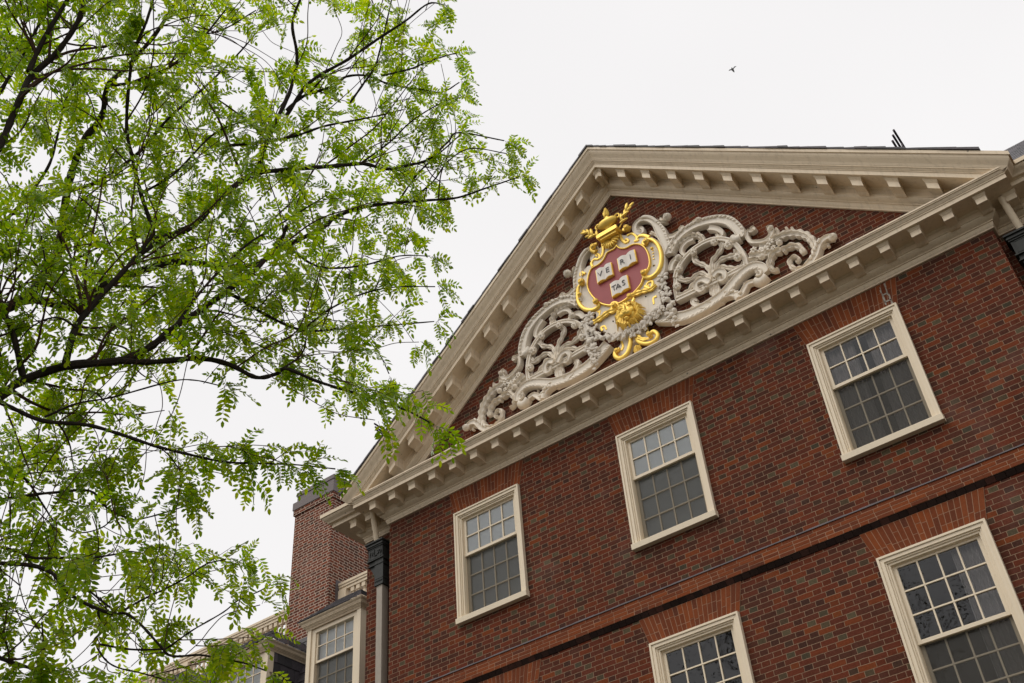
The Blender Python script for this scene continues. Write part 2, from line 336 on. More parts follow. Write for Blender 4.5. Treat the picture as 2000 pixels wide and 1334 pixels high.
# cornice ------------------------------------------------------------------
PROF = [(0,0),(.03,0),(.03,.022),(.036,.03),(.044,.045),(.048,.07),(.048,.086),(.062,.088),(.062,.102),(.07,.108),(.09,.118),(.112,.135),(.126,.152),(.13,.168),(.142,.170),(.142,.178),(.12,.180),(.12,.262),(.13,.268),(.14,.282),(.142,.292),(.4266,.294),(.4266,.357),(.437,.359),(.437,.368),(.446,.374),(.456,.388),(.462,.398),(.474,.400),(.474,.412)]
CYMA = [(.30,.412),(.474,.412),(.480,.416),(.486,.428),(.496,.446),(.515,.470),(.536,.496),(.551,.520),(.557,.540),(.560,.552),(.578,.554),(.578,.602),(.30,.606)]
def sweep_plan(mb, prof, path, zf, caps=True):
    """sweep a profile (outward o, height z) round a plan path; outward is to the right-hand side seen walking -x to +x (towards -y)"""
    n = len(path); nor = []
    for i in range(n-1):
        dx, dy = path[i+1][0]-path[i][0], path[i+1][1]-path[i][1]; l = math.hypot(dx,dy); nor.append((dy/l, -dx/l))
    rings = []
    for i in range(n):
        if i == 0: m = nor[0]
        elif i == n-1: m = nor[-1]
        else:
            a, b = nor[i-1], nor[i]; k = 1+a[0]*b[0]+a[1]*b[1]; m = ((a[0]+b[0])/k, (a[1]+b[1])/k)
        rings.append([(path[i][0]+m[0]*o, path[i][1]+m[1]*o, zf(o,h)) for o, h in prof])
    mb.rings(rings, True, caps, False)
path = [(XL,8),(XL,D1),(-XC,D1),(-XC,0),(XC,0),(XC,D1),(XR,D1),(XR,8)]
cb = MB(); prof_h = PROF[:-5]+[(.437,.374),(.446,.380),(.458,.401),(.463,.415),(.478,.417),(.478,.433),(.487,.435),(.487,.458),(.02,.52),(0,.52)]
sweep_plan(cb, prof_h, path, lambda o,h: ZB+h)
cornice = cb.build('cornice', 'cream', hall)
# the gutter moulding: level along the main block, raking up the gable, mitred at the two corners
zc = lambda o,n: ZA+n/COS-TAN*(XC+o)
cyma_lvl = lambda o,h: zc(o,h) if h<.62 else 0
gb = MB()
def lvl(path, end_mitre_first, end_mitre_last): 
    mb = gb; n = len(path); nor = []
    for i in range(n-1):
        dx, dy = path[i+1][0]-path[i][0], path[i+1][1]-path[i][1]; l = math.hypot(dx,dy); nor.append((dy/l,-dx/l))
    rings = []
    for i in range(n):
        if i == 0: m = end_mitre_first or nor[0]
        elif i == n-1: m = end_mitre_last or nor[-1]
        else:
            a, b = nor[i-1], nor[i]; k = 1+a[0]*b[0]+a[1]*b[1]; m = ((a[0]+b[0])/k,(a[1]+b[1])/k)
        rings.append([(path[i][0]+m[0]*o, path[i][1]+m[1]*o, ZA+h/COS-TAN*(XC+o) if o>.45 else (ZA+.412/COS-TAN*(XC+.474) if h<.5 else ZA+.602/COS-TAN*(XC+.578))) for o, h in CYMA])
    mb.rings(rings, True, True, False)
lvl([(XL,8),(XL,D1),(-XC,D1),(-XC,0)], None, (-1,-1)); gb.build('gutter', 'cream', hall); gb = MB(); lvl([(XC,0),(XC,D1),(XR,D1),(XR,8)], (1,-1), None)
gutter = gb.build('gutter', 'cream', hall)
rb = MB()
for prof, mitre in ((PROF+[(.474,.425),(0,.43)], False), (CYMA, True)):
    for sg in (-1, 1):
        rings = []
        for k in (0, 1):
            ring = []
            for o, nn in prof:
                x = 0. if k == 0 else ((XC+o) if mitre else 5.52)
                ring.append((sg*x, -o, ZA+nn/COS-TAN*x))
            rings.append(ring)
        rb.rings(rings, True, True, False)
raking = rb.build('raking_cornice', 'cream', hall)
bm = bmesh.new(); bm.from_mesh(raking.data)
bmesh.ops.bisect_plane(bm, geom=bm.verts[:]+bm.edges[:]+bm.faces[:], plane_co=(0,0,ZB+.39), plane_no=(0,0,1), clear_inner=True)
bm.to_mesh(raking.data); bm.free()
# modillions
SP = .4235
MODP = [(.121,.252),(.121,.152),(.140,.146),(.162,.146),(.182,.154),(.200,.164),(.230,.167),(.290,.166),(.360,.164),(.360,.252)]
MCAP = [(.121,.252),(.366,.252),(.367,.260),(.376,.270),(.386,.282),(.386,.2935),(.121,.2935)]
def modillion(shear):
    mb = MB()
    for prof, hw in ((MODP,.066),(MCAP,.084)):
        n = len(prof)
        L = [[(x,-o,(h/COS if shear else h)-shear*x) for o,h in prof] for x in (-hw,hw)]
        if prof is MCAP:      # side lips slope inwards below
            L = [[(sx*(hw-.016*(1-(h-.252)/.0415)),-o,(h/COS if shear else h)-shear*sx*(hw-.016*(1-(h-.252)/.0415))) for o,h in prof] for sx in (-1,1)]
        mb.rings(L, True, True, False)
    return mb
mod = None
xs = [(i*SP,0) for i in range(-12,13)]+[(XL,D1),(XL+.335,D1)]+[(XC+.36+.40*i,D1) for i in range(9)]
for x, y in xs:
    if mod is None: mod = modillion(0).build('modillion', 'cream', cornice, org=(x,y,ZB), bevel=.0015)
    else: place_copy(mod, cornice, (x,y,ZB))
sm = MB()  # left return of the main block
for sg in (-1,1):
    first = None
    for i in range(0,13):
        if sg == 1 and i == 0: continue
        x = sg*i*SP
        if ZA-TAN*abs(x)+.15 < ZB+.40: continue
        o = (x,0,ZA-TAN*abs(x))
        if i == 0:
            mb = MB()      # apex block, cut to the ridge
            for prof, hw in ((MODP,.062),(MCAP,.08)):
                L = [[(sx,-oo,h/COS-TAN*abs(sx)) for oo,h in prof] for sx in (-hw,0,hw)]; mb.rings(L, True, True, False)
            mb.build('modillion', 'cream', raking, org=o, bevel=.0015); continue
        if first is None: first = modillion(TAN*sg).build('modillion', 'cream', raking, org=o, bevel=.0015)
        else: place_copy(first, raking, o)
# roofs
sl = MB(); random.seed(5)
for sg in (-1,1):
    s = 0.
    while s < 5.62:
        w = random.uniform(.10,.24); t = random.uniform(.014,.022); fo = random.uniform(-.010,.008)
        n0 = .604+random.uniform(0,.006); n1 = n0+t+random.uniform(0,.012); e = min(5.36 if sg>0 else 5.60, s+w)
        if e-s > .02:
            def pt(x,o,n): return (sg*x,-o,ZA+n/COS-TAN*x)
            sl.hexa([pt(s,.596+fo,n0),pt(e,.596+fo,n0),pt(e,-.2,n0),pt(s,-.2,n0)], [pt(s,.596+fo,n1),pt(e,.596+fo,n1+.008),pt(e,-.2,n1+.008),pt(s,-.2,n1)])
        s += w
    def q(x,y,n): return (sg*x,y,ZA+n/COS-TAN*x)
    for r in range(24):   # courses further back
        x0, x1 = r*.235, (r+1)*.235+.02; y = .2
        while y < 4.2:
            w = random.uniform(.2,.32); sl.hexa([q(x0,y,.603),q(x1,y,.612),q(x1,y+w-.006,.612),q(x0,y+w-.006,.603)],[q(x0,y,.615),q(x1,y,.630),q(x1,y+w-.006,.630),q(x0,y+w-.006,.615)]); y += w
zg = ZA+.602/COS-TAN*(XC+.578)
def roofpt(x,y,t): return None
yr0, yr1 = D1-.50, 2.3; PIT = 1.03
def slope_front(x0, x1, hipl):
    rows = 12
    for r in range(rows):
        ya, yb = yr0+(yr1-yr0)*r/rows, yr0+(yr1-yr0)*(r+1)/rows+.02
        za, zb_ = zg+.012+(ya-yr0)*PIT, zg+.012+(yb-yr0)*PIT
        x = x0+(ya-yr0 if hipl else 0)
        while x < x1:
            w = min(random.uniform(.2,.32), x1-x); sl.hexa([(x,ya,za-.01),(x+w-.006,ya,za-.01),(x+w-.006,yb,zb_-.01),(x,yb,zb_-.01)],[(x,ya,za+.012),(x+w-.006,ya,za+.012),(x+w-.006,yb,zb_+.003),(x,yb,zb_+.003)]); x += max(w,.05)
slope_front(XL-.22, -4.0, True); slope_front(4.0, XR+.3, False)
sl.add([(XL-.22,yr0,zg),(XL-.22,8,zg),(XL-.22+2.6,8,zg+2.6*PIT),(XL-.22+2.6,yr1,zg+2.6*PIT)], [(0,1,2,3)])
sl.add([(XL+2.3,yr1,zg+2.6*PIT-.03),(XR,yr1,zg+2.6*PIT-.03),(XR,8,zg+2.6*PIT-.03),(XL+2.3,8,zg+2.6*PIT-.03)], [(0,1,2,3)])
sl.build('roof', 'slate', hall)

# flat arches of rubbed brick ------------------------------------------------
def flat_arch(cx, z0, hgt, wb_, wt, seed):
    random.seed(seed); mb = MB(); n = 21; mo = MB()
    mo.prism_y([(cx-wb_,z0),(cx+wb_,z0),(cx+wt,z0+hgt),(cx-wt,z0+hgt)], -.0075, .004); mo.build('arch_mortar', 'mortar', hall)
    for i in range(n):
        a0, a1 = -1+2*i/n, -1+2*(i+1)/n; sp = [0, random.choice((.3,.36,.62,.68)), 1.]
        if random.random() < .2: sp = [0,.3,.66,1.]
        for k in range(len(sp)-1):
            q = []
            for t, a in ((sp[k],a0),(sp[k],a1),(sp[k+1],a1),(sp[k+1],a0)):
                hw = wb_+(wt-wb_)*t; q.append([cx+a*hw, z0+hgt*t])
            g2 = .0038; q[0][0]+=g2; q[3][0]+=g2; q[1][0]-=g2; q[2][0]-=g2; q[0][1]+=g2; q[1][1]+=g2; q[2][1]-=g2; q[3][1]-=g2
            mb.prism_y([tuple(c) for c in q], -.008-random.random()*.002, -.0015)
    mb.build('flat_arch', 'rubbed', hall)
for i, x in enumerate((-WS,0,WS)):
    flat_arch(x, .004, .414, .635, .735, 10+i); flat_arch(x, ZL+.004, zl0-.062-ZL-.006, .635, .735, 20+i)
ep = MB()   # pale repointed joint smears on the arch of the right-hand window
random.seed(8)
for px_ in (.50,.57):
    z = .03
    while z < .36: 
        h = random.uniform(.03,.08); ep.box(WS+px_-.006+random.uniform(-.008,.008), WS+px_+.008+random.uniform(-.004,.01), -.0135, -.011, z, z+h); z += h*.9
ep.box(WS+.50,WS+.57,-.0135,-.011,.22,.24); ep.box(WS+.49,WS+.58,-.0135,-.011,.10,.12)
ep.build('mortar_smear', 'pipe', hall)

# sash windows ---------------------------------------------------------------
def sash(cx, z1, y, hw, cols, rows, ph, stile=.045, bottom=.045, top=.042, mun=.019, th=.035):
    mb = MB(); pw = 2*hw/cols; H = ph*rows
    mb.box(cx-hw-stile, cx-hw, y, y+th, z1-top-H-bottom, z1); mb.box(cx+hw, cx+hw+stile, y, y+th, z1-top-H-bottom, z1)
    mb.box(cx-hw, cx+hw, y+.0015, y+th, z1-top, z1); mb.box(cx-hw, cx+hw, y-.0015, y+th, z1-top-H-bottom, z1-top-H)
    for i in range(1,cols): mb.prism_y([(cx-hw+i*pw-mun/2,z1-top-H),(cx-hw+i*pw+mun/2,z1-top-H),(cx-hw+i*pw+mun/2,z1-top),(cx-hw+i*pw-mun/2,z1-top)], y+.005, y+th-.006)
    for j in range(1,rows): mb.box(cx-hw, cx+hw, y+.003, y+th-.004, z1-top-j*ph-mun/2, z1-top-j*ph+mun/2)
    return mb, (z1-top-H, z1-top)
hw_ = .457
def window(parent, cx, zt, y, top, bot, label, blind=None, curtain=False, screen=True, frame_mat='frame', cols=4, casing=True, hw=.457, ph=.285):
    H = .235+ph*(top+bot)+.13 if top != 2 else W_UP['h']
    half = .6254; mb = MB(); zs = zt-H+.095
    # moulded casing: three steps, mitred
    steps = [(half,half-.028,-.062),(half-.028,half-.072,-.048),(half-.072,half-.092,-.030),(half-.092,half-.118,-.014)]
    for a, b, yy in steps:
        da, db_ = half-a, half-b
        for pts in ([(cx-a,zt-da),(cx+a,zt-da),(cx+b,zt-db_),(cx-b,zt-db_)], [(cx-a,zs),(cx-a,zt-da),(cx-b,zt-db_),(cx-b,zs)], [(cx+b,zs),(cx+b,zt-db_),(cx+a,zt-da),(cx+a,zs)]):
            mb.prism_y(pts, y+yy, y+.05)
    jw = half-.118
    mb.box(cx-jw-.001, cx-hw-.046, y+.012, y+.14, zs, zt-.10); mb.box(cx+hw+.046, cx+jw+.001, y+.012, y+.14, zs, zt-.10); mb.box(cx-jw, cx+jw, y+.0125, y+.14, zt-.125, zt-.099)
    w = mb.build('window', frame_mat, parent, bevel=.003)
    tag(w, label)
    s = MB(); s.hexa([(cx-half-.012,y-.085,zt-H),(cx+half+.012,y-.085,zt-H),(cx+half+.012,y+.16,zt-H),(cx-half-.012,y+.16,zt-H)], [(cx-half-.012,y-.09,zt-H+.082),(cx+half+.012,y-.09,zt-H+.082),(cx+half+.012,y+.16,zt-H+.105),(cx-half-.012,y+.16,zt-H+.105)])
    s.build('sill', frame_mat, w, bevel=.004)
    phb = (zt-.10-.02-ph*top-.045-.01-(zt-H+.10)-.06)/bot if top == 2 else ph
    u, (ua,ub) = sash(cx, zt-.11, y+.03, hw, cols, top, ph); u.build('sash', frame_mat, w, bevel=.002)
    zl1 = ua-.012
    l, (la,lb) = sash(cx, zl1, y+.078, hw, cols, bot, phb, top=.03, bottom=.06); l.build('sash', frame_mat, w, bevel=.002)
    gl = MB(); random.seed(int(abs(cx*10)+abs(zt*7)))
    for (z0,z1,rows,yy,phx) in ((ua,ub,top,y+.05,ph),(la,lb,bot,y+.098,phb)):
        pw = 2*hw/cols
        for i in range(cols):
            for j in range(rows):
                a, b = random.uniform(-.0022,.0022), random.uniform(-.0022,.0022); x0 = cx-hw+i*pw; zz = z1-(j+1)*phx
                gl.add([(x0,yy-a-b,zz),(x0+pw,yy+a-b,zz),(x0+pw,yy+a+b,zz+phx),(x0,yy-a+b,zz+phx)], [(0,1,2,3)])
    gl.build('pane', 'glass', w, recalc=False)
    if screen:
        sc_ = MB(); sc_.add([(cx-hw-.04,y+.066,la-.05),(cx+hw+.04,y+.066,la-.05),(cx+hw+.04,y+.066,lb+.02),(cx-hw-.04,y+.066,lb+.02)], [(0,1,2,3)]); sc_.build('insect_screen', 'screen', w, recalc=False)
    if blind is not None:
        bl = MB(); bl.box(cx-hw-.03, cx+hw+.03, y+.125, y+.127, zt-H+.1+blind, ua); bl.box(cx-hw-.02, cx+hw+.02, y+.068, y+.070, ua-.012, zt-.11); bl.build('blind', 'blind', w)
    if curtain:
        for a, b, sd_ in (curtain if isinstance(curtain, tuple) else ((-hw-.06,-.10,1),(.08,hw+.06,-1))):
            c = MB(); n = 44; rows_ = []
            for zz in (zt-H+.05, zt-.85, zt-.05):
                f = 1.0 if zz < zt-.2 else .9
                rows_.append([(cx+a+(b-a)*i/n, y+.165+.022*math.sin(i*1.15+sd_)+.012*math.sin(i*.43), zz) for i in range(n+1)])
            c.rings(rows_, False, False, True); c.build('curtain', 'curtain', w, recalc=False)
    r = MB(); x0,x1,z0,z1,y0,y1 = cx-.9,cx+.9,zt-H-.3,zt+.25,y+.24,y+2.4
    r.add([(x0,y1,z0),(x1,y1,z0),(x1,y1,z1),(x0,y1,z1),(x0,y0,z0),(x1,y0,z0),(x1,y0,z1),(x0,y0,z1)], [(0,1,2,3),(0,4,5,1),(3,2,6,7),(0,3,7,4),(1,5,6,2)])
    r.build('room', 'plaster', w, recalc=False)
    return w
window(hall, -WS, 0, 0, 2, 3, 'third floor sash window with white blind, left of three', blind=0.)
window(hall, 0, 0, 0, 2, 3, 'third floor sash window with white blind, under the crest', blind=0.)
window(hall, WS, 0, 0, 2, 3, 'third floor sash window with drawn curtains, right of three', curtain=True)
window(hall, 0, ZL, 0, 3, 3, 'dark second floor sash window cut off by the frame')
window(hall, WS, ZL, 0, 3, 3, 'dark twelve pane second floor sash window, lower right', curtain=((.12,hw_+.06,1),))  # curtain added to stand in for a pale reflection on the right panes
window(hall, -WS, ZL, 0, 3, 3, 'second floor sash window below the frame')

# ------------------------------------------------------------------ coat of arms
RELIEF_STROKES = [
('band',[(0.427,3.541,0.016),(0.401,3.586,0.019),(0.428,3.62,0.023),(0.471,3.569,0.026),(0.465,3.488,0.03),(0.398,3.493,0.034),(0.346,3.598,0.037),(0.379,3.713,0.041),(0.489,3.748,0.044),(0.615,3.673,0.048),(0.708,3.517,0.052),(0.772,3.292,0.079),(0.801,3.079,0.072),(0.826,2.885,0.066),(0.83,2.745,0.059)],.02,.12),
('leaf',[(0.788,3.516,0.052),(0.849,3.446,0.043),(0.911,3.442,0.034)],0.03,0.14),
('leaf',[(0.589,3.407,0.031),(0.674,3.295,0.027),(0.719,3.136,0.022),(0.744,2.941,0.018),(0.768,2.849,0.014)],0.03,0.1),
('band',[(0.881,3.062,0.045),(0.966,3.029,0.041),(1.049,3.035,0.037),(1.119,3.031,0.033),(1.151,3.09,0.029),(1.12,3.138,0.025),(1.087,3.123,0.021),(1.102,3.079,0.017)],0.02,0.13),
('band',[(0.834,2.742,0.069),(0.936,2.873,0.07),(1.109,2.98,0.07),(1.326,3.005,0.071),(1.535,2.958,0.072),(1.731,2.862,0.073),(1.875,2.725,0.074),(1.958,2.547,0.074),(1.991,2.403,0.075),(1.969,2.309,0.076)],0.02,0.125),
('round',[(1.853,2.378,0.066),(1.905,2.317,0.066),(1.977,2.304,0.066)],0.03,0.135),
('shell',[(0.857,2.777,0.069),(0.983,2.853,0.061),(1.16,2.881,0.054),(1.329,2.827,0.047),(1.402,2.702,0.039),(1.368,2.651,0.032),(1.338,2.697,0.024)],0.02,0.12),
('band',[(1.26,2.782,0.041),(1.152,2.792,0.036),(1.063,2.748,0.031),(1.021,2.666,0.026),(1.052,2.588,0.021),(1.087,2.596,0.016)],0.02,0.11),
('band',[(1.544,2.814,0.045),(1.644,2.732,0.04),(1.715,2.632,0.035),(1.711,2.554,0.03),(1.655,2.563,0.025),(1.63,2.625,0.02),(1.658,2.64,0.016)],0.02,0.12),
('leaf',[(1.229,3.023,0.034),(1.293,3.092,0.032),(1.374,3.142,0.029),(1.438,3.112,0.027),(1.459,3.046,0.024)],0.02,0.12),
('leaf',[(1.459,3.051,0.028),(1.539,3.024,0.02),(1.636,3.013,0.012)],0.02,0.11),
('band',[(0.786,2.407,0.041),(0.836,2.508,0.043),(0.915,2.553,0.044),(0.979,2.522,0.045)],0.02,0.12),
('flat',[(0.839,2.216,0.041),(0.896,2.335,0.041),(1.016,2.461,0.041),(1.173,2.55,0.04),(1.358,2.584,0.04),(1.548,2.559,0.04),(1.718,2.454,0.039),(1.838,2.311,0.039),(1.913,2.109,0.039),(1.942,1.915,0.038),(1.936,1.757,0.038)],0.0,0.13),
('flat',[(0.839,2.216,0.034),(0.79,2.012,0.033),(0.778,1.799,0.031)],0.0,0.12),
('flat',[(0.778,1.799,0.045),(1.056,1.785,0.044),(1.357,1.766,0.043),(1.619,1.758,0.042),(1.943,1.764,0.041)],0.0,0.12),
('leaf',[(1.366,1.333,0.086),(1.376,1.505,0.076),(1.386,1.725,0.066),(1.388,1.908,0.055),(1.401,2.039,0.045)],0.02,0.1),
('wave',[(1.352,1.655,0.026),(1.378,1.845,0.029),(1.374,2.022,0.032),(1.337,2.164,0.034),(1.238,2.29,0.037),(1.182,2.399,0.04),(1.209,2.454,0.043)],0.04,0.09),
('wave',[(1.372,1.643,0.026),(1.393,1.859,0.028),(1.408,2.035,0.031),(1.446,2.175,0.034),(1.54,2.255,0.036),(1.629,2.314,0.039),(1.668,2.42,0.041)],0.04,0.09),
('wave',[(1.402,1.624,0.026),(1.421,1.84,0.029),(1.464,1.998,0.033),(1.546,2.109,0.036),(1.68,2.114,0.04),(1.803,2.078,0.043),(1.865,2.142,0.047)],0.04,0.09),
('wave',[(1.427,1.608,0.026),(1.441,1.804,0.029),(1.497,1.93,0.032),(1.575,1.984,0.034),(1.685,1.888,0.037),(1.814,1.803,0.04),(1.907,1.845,0.043)],0.04,0.09),
('wave',[(1.33,1.624,0.026),(1.341,1.823,0.029),(1.317,1.977,0.032),(1.216,2.09,0.034),(1.074,2.064,0.037),(0.947,2.111,0.04),(0.875,2.229,0.043)],0.04,0.09),
('wave',[(1.315,1.588,0.026),(1.32,1.767,0.028),(1.274,1.912,0.031),(1.194,1.987,0.034),(1.068,1.939,0.036),(0.956,1.86,0.039),(0.796,1.892,0.041)],0.04,0.09),
('band',[(1.429,1.835,0.048),(1.515,1.883,0.043),(1.595,1.82,0.038),(1.588,1.721,0.033),(1.524,1.71,0.028),(1.496,1.78,0.022),(1.535,1.801,0.017)],0.05,0.13),
('band',[(1.349,1.771,0.048),(1.267,1.875,0.043),(1.164,1.89,0.038),(1.123,1.812,0.033),(1.173,1.719,0.028),(1.232,1.727,0.022),(1.214,1.789,0.017)],0.05,0.13),
('band',[(2.082,1.475,0.014),(2.06,1.517,0.017),(2.082,1.547,0.019),(2.121,1.5,0.022),(2.101,1.441,0.025),(2.048,1.468,0.028)],.08,.14),
('round',[(1.996,1.413,0.062),(2.072,1.357,0.066),(2.171,1.4,0.069)],0.02,0.125),
('band',[(2.175,1.453,0.062),(2.143,1.575,0.065),(2.036,1.657,0.067),(1.889,1.651,0.07),(1.725,1.576,0.072),(1.554,1.471,0.075),(1.375,1.416,0.077),(1.183,1.39,0.08),(0.995,1.394,0.082),(0.811,1.427,0.085),(0.617,1.522,0.087),(0.424,1.639,0.09)],0.02,0.125),
('band',[(1.506,1.423,0.055),(1.626,1.381,0.05),(1.73,1.283,0.046),(1.8,1.349,0.041),(1.882,1.43,0.036),(1.986,1.412,0.031)],0.02,0.12),
('round',[(1.675,1.317,0.055),(1.701,1.235,0.052)],0.03,0.13),
('leaf',[(1.882,1.43,0.024),(1.819,1.466,0.02),(1.813,1.519,0.016)],0.02,0.1),
('band',[(1.276,1.388,0.048),(1.154,1.43,0.042),(1.057,1.512,0.036),(1.005,1.612,0.03),(1.034,1.66,0.023),(1.078,1.612,0.017)],0.02,0.12),
('leaf',[(1.005,1.533,0.031),(0.928,1.531,0.022),(0.863,1.541,0.014)],0.02,0.1),
('band',[(2.169,2.346,0.014),(2.159,2.382,0.016),(2.19,2.389,0.018),(2.207,2.329,0.02),(2.158,2.315,0.022),(2.108,2.357,0.024),(2.073,2.273,0.027),(2.098,2.142,0.029),(2.189,2.063,0.031),(2.305,2.014,0.033),(2.402,2.04,0.035),(2.443,2.116,0.037),(2.422,2.178,0.039),(2.388,2.185,0.041)],.02,.14),
('leaf',[(2.208,1.991,0.076),(2.342,1.946,0.072),(2.493,1.97,0.068),(2.645,1.935,0.065),(2.782,1.851,0.061),(2.886,1.721,0.057),(2.935,1.551,0.053),(2.918,1.394,0.049),(2.834,1.274,0.046),(2.719,1.229,0.042),(2.607,1.259,0.038),(2.538,1.359,0.034),(2.543,1.478,0.031),(2.62,1.506,0.027),(2.672,1.437,0.023),(2.642,1.39,0.019),(2.616,1.423,0.016)],0.02,0.125),
('leaf',[(2.472,1.996,0.041),(2.511,2.075,0.028),(2.5,2.177,0.014)],0.02,0.13),
('leaf',[(2.597,1.957,0.038),(2.65,2.025,0.026),(2.64,2.09,0.014)],0.02,0.13),
('leaf',[(2.657,1.915,0.034),(2.723,1.962,0.024),(2.716,2.037,0.014)],0.02,0.13),
('leaf',[(2.488,1.674,0.052),(2.549,1.701,0.048),(2.666,1.678,0.045),(2.747,1.589,0.041),(2.765,1.464,0.038)],0.03,0.13),
('band',[(2.767,1.186,0.059),(2.907,1.291,0.053),(3.008,1.444,0.048),(3.125,1.498,0.043),(3.225,1.463,0.038)],0.02,0.13),
('leaf',[(3.012,1.397,0.024),(3.108,1.409,0.021),(3.109,1.353,0.017)],0.04,0.12),
('leaf',[(2.476,1.728,0.059),(2.359,1.726,0.052),(2.284,1.64,0.046),(2.252,1.548,0.04),(2.286,1.436,0.034),(2.354,1.425,0.028)],0.02,0.13),
('leaf',[(2.023,1.907,0.059),(2.122,1.863,0.062),(2.236,1.809,0.066),(2.354,1.776,0.069)],0.02,0.13),
('leaf',[(1.976,1.823,0.038),(2.056,1.815,0.034),(2.126,1.803,0.031)],0.02,0.1)]
RELIEF_KNOBS = [('ball',0.946,3.463,0.072), ('ball',1.428,3.06,0.045), ('ball',3.217,1.435,0.062), ('ball',2.451,2.164,0.041), ('ball',2.199,1.731,0.052), ('ball',2.498,1.816,0.048), ('ball',0.972,2.539,0.052), ('flower',2.28,1.838,0.072), ('flower',2.373,1.925,0.066), ('flower',2.113,1.939,0.059), ('flower',2.395,1.794,0.045), ('flower',2.195,1.861,0.045), ('cup',1.227,2.477,0.059), ('cup',1.583,2.454,0.059), ('cup',1.778,2.256,0.069), ('cup',1.866,1.947,0.066), ('cup',0.947,2.309,0.059), ('cup',0.847,2.004,0.062), ('flower',0.657,2.31,0.107), ('fruit',0.63,2.161,0.052), ('fruit',0.684,2.079,0.045), ('fruit',0.579,2.051,0.048), ('fruit',0.634,1.97,0.052), ('fruit',0.699,1.952,0.041), ('fruit',0.579,1.888,0.045), ('fruit',0.658,1.839,0.059), ('fruit',0.707,1.785,0.041), ('fruit',0.668,1.684,0.069), ('fruit',0.734,1.723,0.041), ('fruit',0.607,1.619,0.045), ('fruit',0.726,1.58,0.052), ('fruit',0.675,1.521,0.055), ('fruit',0.613,1.502,0.038), ('fruit',0.709,1.444,0.048), ('fruit',0.667,1.38,0.045), ('fruit',0.709,1.299,0.031)]
PLATE = [(0.044,3.733),(0.176,3.61),(0.361,3.512),(0.533,3.363),(0.687,3.136),(0.759,2.881),(0.723,2.561),(0.634,2.338),(0.535,2.18),(0.527,1.886),(0.434,1.756),(0.283,1.688),(0.157,1.631),(0.189,1.482),(0.349,1.414),(0.348,1.286),(0.204,1.241),(0.028,1.42),(-0.089,1.41),(-0.184,1.258),(-0.344,1.284),(-0.396,1.404),(-0.253,1.557),(-0.347,1.717),(-0.446,1.855),(-0.573,1.984),(-0.668,2.177),(-0.601,2.302),(-0.655,2.447),(-0.814,2.573),(-0.892,2.851),(-0.876,3.074),(-0.783,3.283),(-0.65,3.406),(-0.543,3.426),(-0.464,3.617),(-0.302,3.661),(-0.149,3.649)]
FIELD = [(-0.007,3.491),(0.04,3.389),(0.142,3.32),(0.265,3.314),(0.378,3.249),(0.466,3.123),(0.508,2.948),(0.506,2.761),(0.468,2.657),(0.394,2.577),(0.331,2.49),(0.282,2.41),(0.174,2.339),(0.046,2.294),(-0.066,2.267),(-0.174,2.273),(-0.291,2.308),(-0.423,2.409),(-0.527,2.547),(-0.623,2.755),(-0.663,2.925),(-0.652,3.064),(-0.597,3.221),(-0.521,3.3),(-0.393,3.297),(-0.297,3.339),(-0.219,3.437),(-0.141,3.445),(-0.066,3.44)]
BOOK_A = [(-0.445,3.151),(-0.159,3.15),(-0.155,2.898),(-0.436,2.861)]
BOOK_B = [(-0.022,3.162),(0.29,3.125),(0.287,2.892),(-0.029,2.882)]
BOOK_C = [(-0.234,2.711),(0.079,2.716),(0.08,2.455),(-0.221,2.425)]
